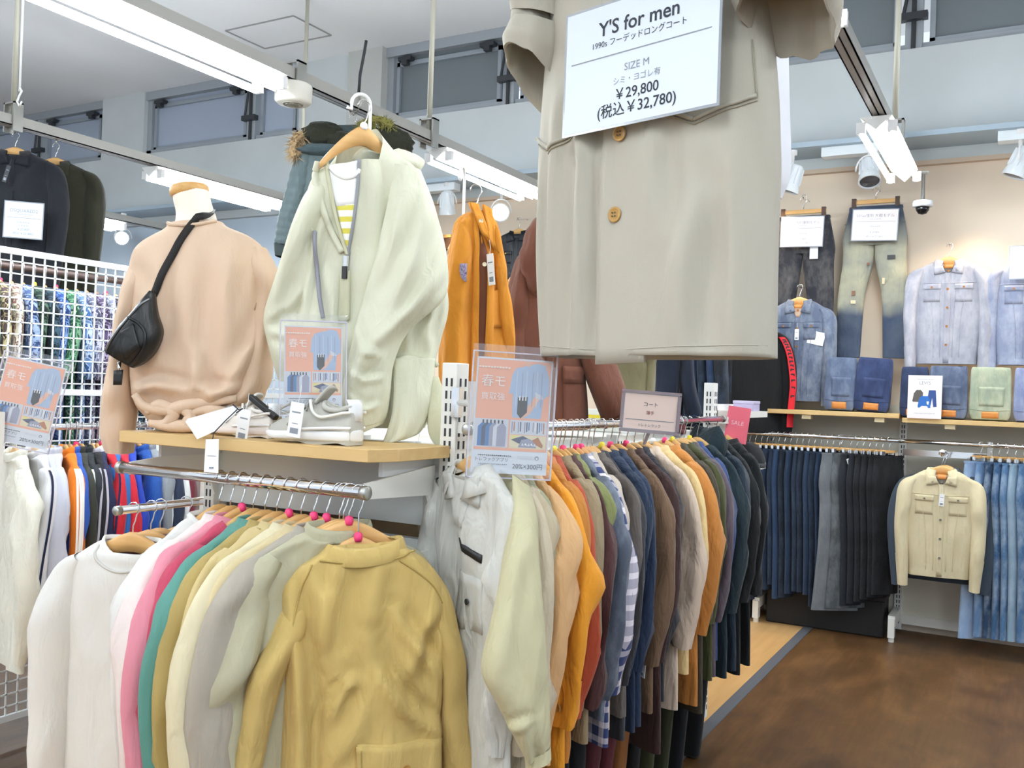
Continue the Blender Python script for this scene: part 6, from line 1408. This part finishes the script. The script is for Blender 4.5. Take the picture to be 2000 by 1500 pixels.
# teal card book under the shelf
tb_ = Frame(onY(352, 872, 2.12), math.radians(8)); t = thing('picture_book', 'teal green card with a pale yellow number lying under the shelf', 'card', tuple(tb_.P0)); 
def pcard(F, name, pts, mat, parent, off=0.0, th=.006):
    q = MB(); A = [F.px(x, y, off) for x, y in pts]; B = [a - F.Nn * th for a in A]; k = len(A)
    q.raw(A + B, [tuple(range(k)), tuple(range(k, 2 * k))[::-1]] + [(i, (i + 1) % k, (i + 1) % k + k, i + k)[::-1] for i in range(k)]); return q.build(name, mat, parent)
pcard(tb_, 'cover', [(309, 848), (392, 856), (397, 884), (318, 897)], plain('teal_card', '2fa58a', .5), t)
pcard(tb_, 'page_edge', [(318, 897), (397, 884), (397, 888), (319, 900)], PAPER, t, -.001)
pcard(tb_, 'barcode_label', [(323, 874), (336, 871), (338, 888), (325, 891)], plain('pale_green', 'bfe0d4', .5), t, .002, .001)
cc = [(358 + 20 * math.cos(a), 858 + 14 * math.sin(a)) for a in np.linspace(0, 6.28, 22)]
tube('printed_number', [tuple(tb_.px(x, y, .003)) for x, y in cc], .006, plain('pale_yellow_ink', 'd8e08a', .5), t, 6)
# ---------------------------------------------------------------- wall fixture with jeans
YP = 6.86; YS = 6.50
wf = thing('wall_fixture', 'pale grey slotted wall fixture carrying the jeans rails', 'display fixture', (0, 0, 0))
for x in (-2.505, -1.625, -0.745, 0.135, 1.015):
    slotted_post(wf, x, YP, .02, 1.55, .05, .04, ('F',))
    q = MB(); q.box(x - .022, x + .022, YS + .02, YP, .10, .17); q.box(x - .02, x + .02, YS, YS + .06, .03, .15); q.lathe([(.018, 0), (.018, .03)], 10, (x, YS + .03, 0)); q.build('base_foot', POST, wf)
for a in (-2.505, -1.625, -0.745, 0.135):
    MB().box(a + .025, a + .855, YP + .005, YP + .02, .12, 1.54).build('back_panel', plain('wall_panel', 'dedacb', .6), wf); MB().box(a + .025, a + .855, YP - .02, YP + .02, .06, .12).build('kick_bar', POST, wf)
def oak(label, x0, x1, z):
    t = thing('wall_shelf', label, 'shelf', ((x0 + x1) / 2, YS, z)); h = (x1 - x0) / 2
    MB().box(-h, h, -.02, .34, -.03, 0).build('board', SHELFWOOD, t, bevel=.002)
    for x in (-h + .28, h - .12): MB().box(x - .03, x + .03, -.005, .06, -.06, -.03).build('bracket', plain('bracket_cream', 'd9c9a2', .5), t)
oak('oak wall shelf under the worn blue denim jacket', -1.60, -0.735, 1.487); oak('oak wall shelf at the right carrying the brand sign', -0.715, 0.60, 1.462)
RJ = 1.312
def wall_rod(label, x0, x1, z=RJ, y=YS): return rod('wall_rail', label, (x0, y, z), (x1, y, z), .013)
wall_rod('chrome rail of dark jeans below the left oak shelf', -2.48, -0.72); wall_rod('chrome rail at the right edge, above the cream jacket', -0.725, 0.80)
ba = thing('face_bar', 'flat chrome cross bar holding the cream denim jacket', 'rail', (-0.72, YS + .12, 1.235)); MB().box(0, .52, -.006, .006, -.02, .02).build('bar', CHROME, ba); 
MB().box(.50, .53, -.12, .006, -.03, .10).build('bar_bracket', STEEL, ba)
fa = thing('face_out_arm', 'chrome face out arm carrying the cream denim jacket', 'rail arm', (-0.465, YS + .11, 1.24)); tube('arm', [(0, 0, 0), (0, -.24, .0), (0, -.25, .02)], .009, CHROME, fa); MB().lathe([(.016, -.012), (.02, 0), (.016, .012)], 12, (0, -.25, .02), (0, 1, 0)).build('ball', CHROME, fa, True)
JG = 'jeans on the rail below the left oak shelf'
rgn = random.Random(4)
cols = ['1d2b40', '1a2434', '23344e', '18222f', '202f47', '1b2a3e', '2a3f5e', '17202b', '22324a', '1f2c3d', '1b2534', '25364f', '192638', '1e2f49', '161d27', '20304a', '1a2738', '28394f']
names = ['indigo', 'dark indigo', 'deep blue', 'ink blue', 'raw denim', 'navy', 'blue washed', 'near black', 'dark blue', 'slate indigo', 'midnight', 'mid indigo', 'blue black', 'marine blue', 'jet', 'night blue', 'dark navy', 'smoky blue']
xj = list(np.linspace(-2.42, -1.10, 34)); prevw = None
for i, x in enumerate(xj):
    c = cols[i % 18]; w = names[i % 18] + (' straight' if i >= 18 else '')
    w = names[i % 18]; o_ = ORD[33 - i]; lab = '%s jeans, %s pair left of the washed grey flared jeans' % (w, o_)
    hang_jeans(lab, (x, YS, RJ), math.radians(62 + rgn.uniform(-6, 6)), denim(c, '35465c'), JG, L=rgn.uniform(.92, 1.08), d=.016, seed=500 + i, w=.22)
    clip_hanger('clip hanger of the %s pair left of the washed grey flared jeans' % o_, (x, YS, RJ), math.radians(62), 'clip hangers on the left wall rail')
spec = [(-1.09, '666b70', 'washed grey flared', .15, 34), (-1.03, '474c50', 'charcoal flared', .12, 40), (-.99, '20242c', 'dark navy grey', .03, 52), (-.95, '1b1e25', 'blue grey black', .03, 54), (-.91, '15161a', 'black', .03, 56), (-.87, '121317', 'coal black', .03, 56), (-.83, '101114', 'deep black', .04, 56), (-.79, '0f1013', 'right end black', .05, 52)]
prevw = 'smoky blue'
for i, (x, c, w, fl, yw) in enumerate(spec):
    t = hang_jeans('%s jeans on the left wall rail, beside the %s pair' % (w, prevw) if i else 'washed grey flared jeans standing out on the left wall rail', (x, YS - (.05 if i == 0 else .02 if i == 1 else 0), RJ), math.radians(yw), denim(c, '7d8388' if i < 2 else '2b2e35'), JG, L=1.04 - .02 * i, d=.018, seed=560 + i, w=.27, flare=fl)
    prevw = w
    clip_hanger('clip hanger of the %s jeans' % w, (x, YS, RJ), math.radians(yw), 'clip hangers on the left wall rail')
    if i in (4, 6): price_tag(t, (-.06, -.035, -.16), .1, .04 if i == 4 else .022, .07)
    if i == 2: price_tag(t, (-.05, -.03, -.13), 1.2, .035, .06)
pj = [(-.255, '8aa3c4', 'pale sky blue', .09, 40), (-.20, '5f7fa6', 'washed blue', .03, 50), (-.155, '27415f', 'dark blue', .02, 55), (-.11, '3a5d84', 'medium blue', .02, 55), (-.065, '4f7398', 'stone blue', .02, 55), (-.02, '86a0b4', 'faded thigh blue', .02, 50), (.03, '4a6d93', 'steel blue', .02, 50), (.08, '6b8cb0', 'light blue', .02, 50), (.13, '39597e', 'right edge blue', .02, 50)]
prevw = None
for i, (x, c, w, fl, yw) in enumerate(pj):
    hang_jeans('%s jeans, first pair right of the cream denim jacket' % w if i == 0 else '%s jeans on the right wall rail, next to the %s pair' % (w, prevw), (x, YS, RJ), math.radians(yw), denim(c, 'aebfd2'), 'jeans on the right wall rail', L=1.10 if i == 0 else 1.08, d=.02, seed=580 + i, w=.25, flare=fl); prevw = w
    clip_hanger('clip hanger of the %s jeans' % w, (x, YS, RJ), math.radians(yw), 'clip hangers on the right wall rail')
# cream denim jacket face out, with darker ones behind
def trucker(name, label, loc, yaw, mat, group=None, seed=0, sw=.205, L=.60, btn=None, lining=None, **kw):
    kw.setdefault('dip', .055)
    t = hang_garment(name, label, 'jacket', loc, yaw, mat, group, sw=sw, L=L, d=kw.pop('d', .045), flare=-.035, sl=kw.pop('sl', .60), collar='shirt', seed=seed, front='button', n=44, m=36, pockets=((-.095, -.262, .10, .11), (.095, -.262, .10, .11)), yoke=-.245, hem=True, trim='cuff', btn=btn, sleeve_r=.047, bow=.02, spread=kw.pop('spread', .012), fold=.005, wr=.006, **kw)
    body = [q for q in t.children if q.name.startswith('body')][0]; tr = bvh(body)
    for s in (-1, 1):
        seam('front_seam', FL, tr, [FL.sz(s * .05, -.262), FL.sz(s * .04, -.42), FL.sz(s * .035, -.085 - L + .03)], .0016, mat, t); seam('front_seam', FL, tr, [FL.sz(s * .12, -.262), FL.sz(s * .085, -.45), FL.sz(s * .075, -.085 - L + .03)], .0016, mat, t)
    lo = -.215 if lining else -.180
    stick('neck_lining', FL, tr, [FL.sz(-.055, -.112), FL.sz(.055, -.112), FL.sz(.010, lo), FL.sz(-.010, lo)], .004, lining or cloth('6d6a68', wrinkle=.3), t, 8, 8)
    stick('neck_patch', FL, tr, [FL.sz(-.030, -.118), FL.sz(.030, -.118), FL.sz(.024, -.152), FL.sz(-.024, -.152)], .007, LEATHERTAG, t, 5, 4)
    return t
TS = 'denim jackets around the jeans wall'
trucker('denim_jacket', 'cream denim jacket facing out below the right oak shelf', (-.465, 6.37, 1.245), 0.10, denim('cfc3a0', 'ddd3b4'), TS, 601, btn=plain('pewter', '8a8678', .4, .6), L=.66, sl=.66, tag=(.005, -.24, .05))
hanger('wooden hanger in the cream denim jacket', (-.465, 6.37, 1.245), 0.10, None, 'wooden hangers around the jeans wall')
for i, (y, c, w, a) in enumerate(((6.44, '3a4654', 'blue grey jacket directly behind the cream denim jacket', .02), (6.50, '4a3b34', 'dark brown jacket farthest behind the cream denim jacket', .0))):
    hang_garment('jacket', w, 'jacket', (-.455, y, 1.245), a, cloth(c), TS, sw=.235, L=.70, d=.025, sl=.68, seed=610 + i, lod=.7)
    hanger('wooden hanger in the %s' % w.split(' directly')[0].split(' farthest')[0], (-.455, y, 1.245), a, None, 'wooden hangers around the jeans wall')
# jackets and jeans on the wall above
YH = 6.74
def wall_hook(label, p, up=.05):
    t = thing('wall_hook', label, 'hook', (p[0], YW + .0, p[2] + up)); tube('wire', [(0, .02, 0), (0, -.02, .0), (0, p[1] - YW - .002, -up - .001), (0, p[1] - YW - .03, -up + .012)], .004, CHROME, t); return t
A1 = (-1.425, 6.66, 2.345); trucker('denim_jacket', 'worn mid blue denim jacket below the black jeans sign', A1, 0.0, denim('59647a', '9fa6b2'), TS, 621, L=.70, lining=cloth('b99c86'), sl=.66, sw=.205, tag=(.0, -.30, .0), btn=plain('copper_button', 'a8703f', .4, .6))
hanger('wooden hanger in the worn mid blue denim jacket', A1, 0.0, None, 'wooden hangers around the jeans wall'); wall_hook('hook for the worn mid blue denim jacket', A1, .02)
A2 = (-.485, 6.72, 2.60); trucker('denim_jacket', 'pale grey blue denim jacket on the wall right of the faded jeans', A2, 0.0, denim('9c9da9', 'cac8cd'), TS, 631, L=.68, sw=.215, sl=.74, btn=plain('copper_button', 'a8703f', .4, .6))
hanger('wooden hanger in the pale grey blue denim jacket', A2, 0.0, None, 'wooden hangers around the jeans wall'); wall_hook('hook for the pale grey blue denim jacket', A2, .04)
A3 = (-.01, 6.72, 2.58); trucker('denim_jacket', 'blue denim jacket with white sign cut by the right edge', A3, 0.0, denim('878fa8', 'bcc1cf'), TS, 641, L=.66, sw=.215, sl=.74, btn=plain('copper_button', 'a8703f', .4, .6))
hanger('wooden hanger in the blue denim jacket at the right edge', A3, 0.0, None, 'wooden hangers around the jeans wall'); wall_hook('hook for the blue denim jacket', A3, .04)
price_sheet('blank white sheet pinned on the blue denim jacket at the right edge', (-.03, 6.60, 2.46), 0, .20, .20, [], group='white price signs')
# white tag card on the first jacket
o = MB().box(-.055, .055, -.001, .001, -.045, .045).build('paper_card', PAPER, None); props(o, 'white paper card tucked on the worn mid blue denim jacket', 'card'); o.location = (-1.295, 6.612, 1.985); o.rotation_euler = (0, .22, 0)
def wall_pants(label, cx, top, y, mat, L, hw, seed, kneegap=.02, group='jeans pinned on the wall', patch=None):
    t = thing('jeans', label, 'jeans', (cx, y, top), 0, group); m = 30
    hip = np.array([(hw * .82, 0, .03), (hw * .86, -.05, .035), (hw * 1.0, -.20, .045), (hw * 1.02, -.27, .045)])
    P = loft_pts(crom(np.stack([-hip[:, 0], hip[:, 0] * 0, hip[:, 1]], 1), 14), crom(np.stack([hip[:, 0], hip[:, 0] * 0, hip[:, 1]], 1), 14), FL.Nn, crom(hip[:, 2:3], 14)[:, 0], np.zeros(14), n=44, seed=seed, fold=.004, wr=.004, nw=8, p=3)
    b0 = grid_obj('hips', P, mat, t); q = P[:3].copy(); c = q.mean(1, keepdims=True); grid_obj('waistband', c + (q - c) * np.array([1.02, 1.1, 1]), mat, t)
    for s in (-1, 1):
        rows = np.array([(s * hw * .50, -.24, hw * .52, .042), (s * hw * .53, -.40, hw * .48, .045), (s * (hw * .52 + kneegap), -.62, hw * .43, .042), (s * (hw * .50 + kneegap * 1.6), -L, hw * .41, .038)])
        C = crom(np.stack([rows[:, 0], rows[:, 0] * 0, rows[:, 1]], 1), m); w = crom(rows[:, 2:3], m)[:, 0]; d = crom(rows[:, 3:4], m)[:, 0]; X = np.array([1.0, 0, 0])
        grid_obj('leg', loft_pts(C - X * w[:, None], C + X * w[:, None], FL.Nn, d, np.zeros(m), n=30, seed=seed + s + 2, fold=.005, wr=.006, nw=10, p=2.5), mat, t)
    tr = bvh(b0); seam('fly_seam', FL, tr, [FL.sz(.012, -.05), FL.sz(.012, -.16), FL.sz(0, -.24)], .002, mat, t)
    for s in (-1, 1): seam('pocket_seam', FL, tr, [FL.sz(s * hw * .45, -.045), FL.sz(s * hw * .62, -.10), FL.sz(s * hw * .95, -.12)], .002, mat, t)
    if patch:
        for (x, z, w, h, mt) in patch:
            q = MB(); q.box(-w, w, -.058, -.052, -h, h); q.build('repair_patch', mt, t, loc=(x, 0, z))
    return t
wall_pants('black whiskered jeans under a price sign on the wall', -1.435, 2.86, 6.76, denim('2c2d34', '6f6a66', .6), .98, .215, 651)
wp = [(.115, -.36, .025, .014, BLACK), (-.03, -.40, .008, .008, plain('hole_red', '8a5a4a', .7)), (-.12, -.60, .012, .016, plain('hole_brown', '7a5a44', .7)), (-.12, -.66, .016, .012, plain('hole_pale', 'cfc3a0', .7)), (.07, -.52, .008, .02, plain('hole_pale', 'cfc3a0', .7))]
wall_pants('heavily faded and torn jeans under the second price sign on the wall', -.955, 2.90, 6.76, cloth('5f6873', pattern='fade', col2=['2c3850', 'b0ab8f'], wrinkle=.6), 1.04, .205, 661, kneegap=.035, patch=wp)
for x, top, lb in ((-1.435, 2.86, 'black whiskered jeans'), (-.955, 2.90, 'faded torn jeans')):
    t = thing('trouser_hanger', 'wooden clip hanger of the %s on the wall' % lb, 'hanger', (x, 6.74, top + .10)); 
    MB().box(-.155, .155, -.008, .008, -.085, -.055).build('hanger_body', HWOOD, t, bevel=.003)
    tube('hook', [(0, 0, -.06), (0, 0, -.02)] + [(.022 * math.cos(a), 0, .02 + .03 * math.sin(a)) for a in np.linspace(-.9, 3.6, 10)], .003, CHROME, t)
    for s in (-1, 1): MB().box(s * .14 - .014, s * .14 + .014, -.016, .012, -.11, -.045).build('clip', plain('clip_brown', '4a3528', .4), t)
    wall_hook('hook for the %s' % lb, (x, 6.74, top + .12), .02)
T2 = 'f0e4e2'
price_sheet('pinkish price sign over the black whiskered jeans', (-1.425, 6.66, 2.735), .0, .285, .205, [('501xx 1937 復刻モデル', .024, 0, .062, GREYINK), ('~~~~~', .010, 0, .040, PALEINK), ('~~~~~~', .012, 0, -.015, PALEINK), ('￥29,800', .017, 0, -.052, GREYINK), ('(税込￥32,780)', .017, 0, -.080, GREYINK)], roll=.03, group='price signs over the wall jeans', rule=.024, tint=T2)
price_sheet('pinkish price sign over the heavily faded jeans', (-.945, 6.66, 2.755), .0, .285, .205, [('501xx復刻 大戦モデル', .025, 0, .062, GREYINK), ('~~~~~~~~', .010, 0, .040, PALEINK), ('~~~~~~', .012, 0, -.010, PALEINK), ('￥24,800', .018, 0, -.050, GREYINK), ('(税込￥27,280)', .018, 0, -.080, GREYINK)], roll=.04, group='price signs over the wall jeans', rule=.024, tint=T2)
q = MB().box(-.028, .028, -.001, .001, -.055, .055).build('paper_card', PAPER, None); props(q, 'small white card under the black jeans price sign', 'card'); q.location = (-1.345, 6.69, 2.60)
# folded jeans standing on the shelves
def folded(label, x, zs, w, h, mat, seed, lean=.10, tilt=0.0, y=6.58, patch=True):
    t = thing('folded_jeans', label, 'jeans', (x, y, zs), 0, 'folded jeans standing on the wall shelves'); t.rotation_euler = (-lean, tilt, 0)
    for k in range(2):
        rows = np.array([(w / 2 * .86, .004, .035), (w / 2, .05, .045), (w / 2, h * .5, .045), (w / 2 * .97, h * .9, .042), (w / 2 * .9, h, .03)]) * np.array([1 - .03 * k, 1 - .02 * k, .62]); m = 22; Z = np.zeros(len(rows))
        P = loft_pts(crom(np.stack([-rows[:, 0], Z, rows[:, 1]], 1), m), crom(np.stack([rows[:, 0], Z, rows[:, 1]], 1), m), FL.Nn, crom(rows[:, 2:3], m)[:, 0], np.full(m, .03 - .05 * k), n=36, seed=seed + k, fold=.005, wr=.005, nw=8, p=4)
        o = grid_obj('folded_leg', P, mat, t, cap0=True, cap1=True)
        if k == 0: tr = bvh(o)
    stick('back_pocket', FL, tr, [FL.sz(-w * .28, h * .62), FL.sz(w * .34, h * .62), FL.sz(w * .32, h * .26), FL.sz(-w * .26, h * .26)], .003, mat, t, 8, 8)
    seam('yoke_seam', FL, tr, [FL.sz(-w * .48, h * .20), FL.sz(0, h * .17), FL.sz(w * .48, h * .20)], .002, mat, t)
    if patch: stick('leather_patch', FL, tr, [FL.sz(-w * .02 - .04, h * .155), FL.sz(w * .02 + .045, h * .155), FL.sz(w * .02 + .045, .012), FL.sz(-w * .02 - .04, .012)], .004, LEATHERTAG, t, 6, 4)
    return t
folded('grey blue folded jeans left of the dark folded pair, beside the worn jacket', -1.12, 1.489, .20, .36, denim('525f78', '828da2'), 701, tilt=.02)
folded('dark indigo folded jeans tilted at the right end of the left oak shelf', -.92, 1.489, .225, .36, denim('2a3658', '44527a'), 705, tilt=.06)
folded('dark navy folded jeans half behind the brand sign', -.715 + .06, 1.463, .17, .33, denim('27324e', '3c4a6c'), 709)
folded('slate blue folded jeans right of the brand sign', -.455, 1.463, .225, .34, denim('4d5870', '7c879c'), 713)
folded('pale sage green folded jeans between two blue pairs', -.215, 1.463, .235, .335, denim('95a08c', 'c8c8aa'), 717)
folded('lavender blue folded jeans at the right edge of the shelf', .03, 1.463, .23, .335, denim('7c86a8', 'a9b1c8'), 721)
t = sign_frame('brand_sign', 'white brand sign with three printed garments on the right oak shelf', 'sign', (-.585, 6.475, 1.463 + .138), .0, 0, -.04)
MB().box(-.10, .10, -.003, .003, -.138, .138).build('sign_board', plain('sign_pinkwhite', 'f1e6e4', .4), t); q = MB()
def Fp(pts, mi, y): flat(q, [((a - .5) * .2, (b - .5) * .276) for a, b in pts], y, mi)
Fp([(.26, .66), (.38, .66), (.45, .60), (.44, .42), (.40, .38), (.16, .38), (.14, .40), (.18, .58)], 0, -.0034); Fp([(.62, .66), (.82, .66), (.86, .28), (.76, .27), (.72, .48), (.68, .30), (.56, .32)], 1, -.0034); Fp([(.40, .52), (.60, .52), (.66, .44), (.68, .25), (.62, .24), (.58, .29), (.42, .29), (.34, .24), (.30, .27), (.34, .46)], 2, -.0038); Fp([(.56, .40), (.63, .40), (.62, .32), (.57, .33)], 3, -.0042)
q.build('printed_picture', PAPER, t, mats=[plain('print_brown_grey', '5a5450', .6), plain('print_dark_blue', '2c4a86', .6), plain('print_bright_blue', '2467b4', .6), PAPER])
letters(t, [("LEVI'S", .027, 0, .088, GREYINK), ('~' * 10, .010, 0, .112, PALEINK), ('~' * 14, .009, 0, -.105, PALEINK)], -.0036)
# ---------------------------------------------------------------- dark jackets on the high rail left of the jeans wall
RH = 2.16
wall_rod('high rail of dark denim jackets partly hidden by the long beige coat', -2.52, -1.62, RH, 6.45)
for x in (-2.50, -1.64): 
    q = thing('rail_bracket', 'white bracket of the high jacket rail, %s end' % ('left' if x < -2 else 'right'), 'bracket', (x, 6.45, RH)); MB().box(-.01, .01, -.02, YW - 6.45 + .02, -.02, .02).build('arm', POST, q)
dj = [('2f6fa6', 'bright blue'), ('2a64a0', 'azure'), ('2e3440', 'graphite'), ('252c36', 'iron grey'), ('1e2c33', 'dark teal'), ('1f3438', 'bottle teal'), ('1c2a3e', 'indigo'), ('1a2638', 'ink'), ('22304a', 'denim navy'), ('182230', 'dark denim'), ('20304c', 'deep indigo'), ('15191f', 'near black')]
prevw = None
for i, (c, w) in enumerate(dj):
    x = -2.45 + i * .062
    hang_garment('jacket', '%s jacket, leftmost on the high rail by the jeans wall' % w if i == 0 else '%s jacket, %s from the left on the high wall rail' % (w, ORD[i]), 'jacket', (x, 6.45, RH), math.radians(68), denim(c, '3f5068'), 'dark jackets on the high wall rail', sw=.215, L=.72, d=.024, sl=.62, seed=800 + i, lod=.7); prevw = w
    hanger('wooden hanger in the %s jacket on the high rail' % w, (x, 6.45, RH), math.radians(68), None, 'wooden hangers on the high wall rail')
t = hang_garment('track_jacket', 'black track jacket with a red sleeve tape beside the worn denim jacket', 'jacket', (-1.685, 6.45, RH), math.radians(38), cloth('101113', wrinkle=.4), 'dark jackets on the high wall rail', sw=.225, L=.74, d=.04, sl=.70, seed=820, spread=.06)
for s_ in [q for q in t.children if q.name.startswith('sleeve')][1:2]:
    v = np.array([p.co for p in s_.data.vertices]).reshape(22, 20, 3)[2:-1]; tr = bvh(s_); c = v.mean(1)
    line = [on_cloth(FL, tr, np.array([p[0], 0, p[2]]), .004) for p in c]; line = np.array(line); sd = np.array([.024, 0, 0])
    g = np.stack([line - sd, line - sd * .9 + FL.Nn * .003, line + sd * .9 + FL.Nn * .003, line + sd], 1); tape = grid_obj('red_tape', g, cloth('d01f2c', wrinkle=.1, rough=.6), t, closed=False)
    q = MB()
    for k in range(2, len(line) - 3):
        p = line[k] + FL.Nn * .0045; q.box(p[0] - .014, p[0] + .014, p[1] - .001, p[1], p[2] - .004, p[2] + .006); q.box(p[0] - .014 if k % 2 else p[0] + .006, p[0] - .006 if k % 2 else p[0] + .014, p[1] - .001, p[1], p[2] - .012, p[2] + .006)
    q.build('tape_print', BLACK, tape)
hanger('wooden hanger in the black track jacket with red tape', (-1.685, 6.45, RH), math.radians(38), None, 'wooden hangers on the high wall rail')
# black leather jacket on the wall by the orange one
pz = onY(1014, 430, 6.78); A4 = (float(pz[0]), 6.78, float(pz[2]))
hang_garment('jacket', 'black leather shirt jacket on the far wall between orange jacket and brown coat', 'jacket', A4, 0.1, cloth('23262b', wrinkle=.6, rough=.4, sheen=0), None, sw=.22, L=.75, d=.05, sl=.66, seed=830, front='placket', pockets=((-.09, -.27, .1, .1),))
hanger('wooden hanger in the black leather shirt jacket', A4, 0.1, None, None); wall_hook('hook for the black leather shirt jacket', A4, .03)
pz = onY(862, 478, 6.82); t = thing('wall_bag', 'small dark brown fringed bag on the wall left of the orange jacket', 'bag', tuple(pz)); q = MB()
for k in range(9): q.box(-.11 + .025 * k, -.088 + .025 * k, -.02, .02, -.05 + .01 * (k % 3), .05)
q.build('bag_body', cloth('3a2a22', wrinkle=.8), t); MB().box(-.10, .10, -.012, .06, .06, .085).build('handle', plain('lamp_wood', 'd9a860', .5), t)
q = thing('wall_paper', 'white sheet on the wall below the small dark brown bag', 'sheet', tuple(onY(866, 540, 6.88))); MB().box(-.11, .13, -.002, .002, -.40, .05).build('sheet', PAPER, q)

# ---------------------------------------------------------------- far end of the island: caps and sale card
fe = thing('cap_shelf', 'white two tier cap shelf on the far end of the island', 'shelf', (-1.30, 4.42, 0))
for z in (1.20, 1.46): MB().box(-.03, .14, -.02, .34, z, z + .03).build('tier', POST, fe)
q = MB(); q.box(-.03, -.01, -.02, .34, 1.17, 1.52); q.build('side_plate', POST, fe)
def cap(label, loc, mat, yaw):
    t = thing('cap', label, 'cap', loc, yaw, 'caps on the island'); g = []
    for i in range(12):
        a = math.pi / 2 * i / 11; th = np.linspace(0, 2 * math.pi, 28, endpoint=False); g.append(np.stack([.088 * math.cos(a) * np.cos(th), .098 * math.cos(a) * np.sin(th), np.full(28, .11 * math.sin(a))], 1))
    grid_obj('crown', np.array(g), mat, t, cap1=True)
    v = []; 
    for k in range(13):
        a = math.pi * k / 12; v += [(.085 * math.cos(a), -.02 - .075 * math.sin(a), .006), (.075 * math.cos(a), -.04 - .125 * math.sin(a), -.002 - .012 * abs(math.cos(a)))]
    o = add('brim', v, [(2 * k, 2 * k + 1, 2 * k + 3, 2 * k + 2) for k in range(12)], mat, t); m = o.modifiers.new('t', 'SOLIDIFY'); m.thickness = .004
    MB().lathe([(.008, 0), (.006, .005)], 10, (0, 0, .108)).build('button', mat, t)
cap('black cap on the lower tier of the far cap shelf', (-1.20, 4.55, 1.232), cloth('17181b'), .4)
lb = thing('gift_box', 'small lilac box on the upper tier of the far cap shelf', 'box', (-1.22, 4.58, 1.49)); MB().box(-.05, .05, -.06, .06, 0, .035).build('box_body', plain('lilac_card', 'b9b0cf', .6), lb, bevel=.003); MB().box(-.052, .052, -.062, .062, .035, .05).build('lid', plain('lilac_lid', 'c6bedb', .6), lb, bevel=.003)
cap('wine red cap on the island top near the far post', (-1.46, 4.10, 1.392), cloth('6a2436'), .5)
bx = thing('display_box', 'white display box with a yellow edge on the island top under the navy coat', 'box', (-1.52, 3.95, 1.392)); MB().box(-.14, .14, -.10, .10, 0, .09).build('box_body', plain('box_white', 'e6e8e0', .5), bx); MB().box(-.142, .142, -.102, .102, .055, .068).build('yellow_band', YELL, bx)
bx.location = (-1.60, 3.70, 1.392)
t = sign_frame('sale_card', 'small coral pink sale card hanging at the far end of the island', 'sign', tuple(onY(1440, 830, 4.34)), view_yaw(1440), .12)
MB().box(-.052, .052, -.0015, .0015, -.085, .085).build('card', plain('coral_card', 'ee6f80', .5), t); letters(t, [('SALE', .028, 0, .008, plain('sale_ink', 'f6c9cf', .6))], -.002)
MB().tube([(.0, .002, -.085), (.01, .004, -.16)], .004, 6).build('clip_stem', BLACK, t)

for i, (a, b_) in enumerate(((-2.45, -1.68), (-1.57, -.80))):  # black boxes added to fill the dark space under the jeans
    t = thing('dark_filler', 'black filler box added on the floor under the dark jeans, %s one' % ('left' if i == 0 else 'right'), 'bin', ((a + b_) / 2, 6.70, 0), 0, 'black filler boxes added under the jeans')
    h = (b_ - a) / 2; MB().box(-h, h, -.12, .12, 0.0, .24).build('filler_body', plain('filler_black', '141416', .6), t, bevel=.01); MB().box(-h - .008, h + .008, -.128, .128, .24, .27).build('lid', plain('filler_black', '141416', .6), t, bevel=.005)
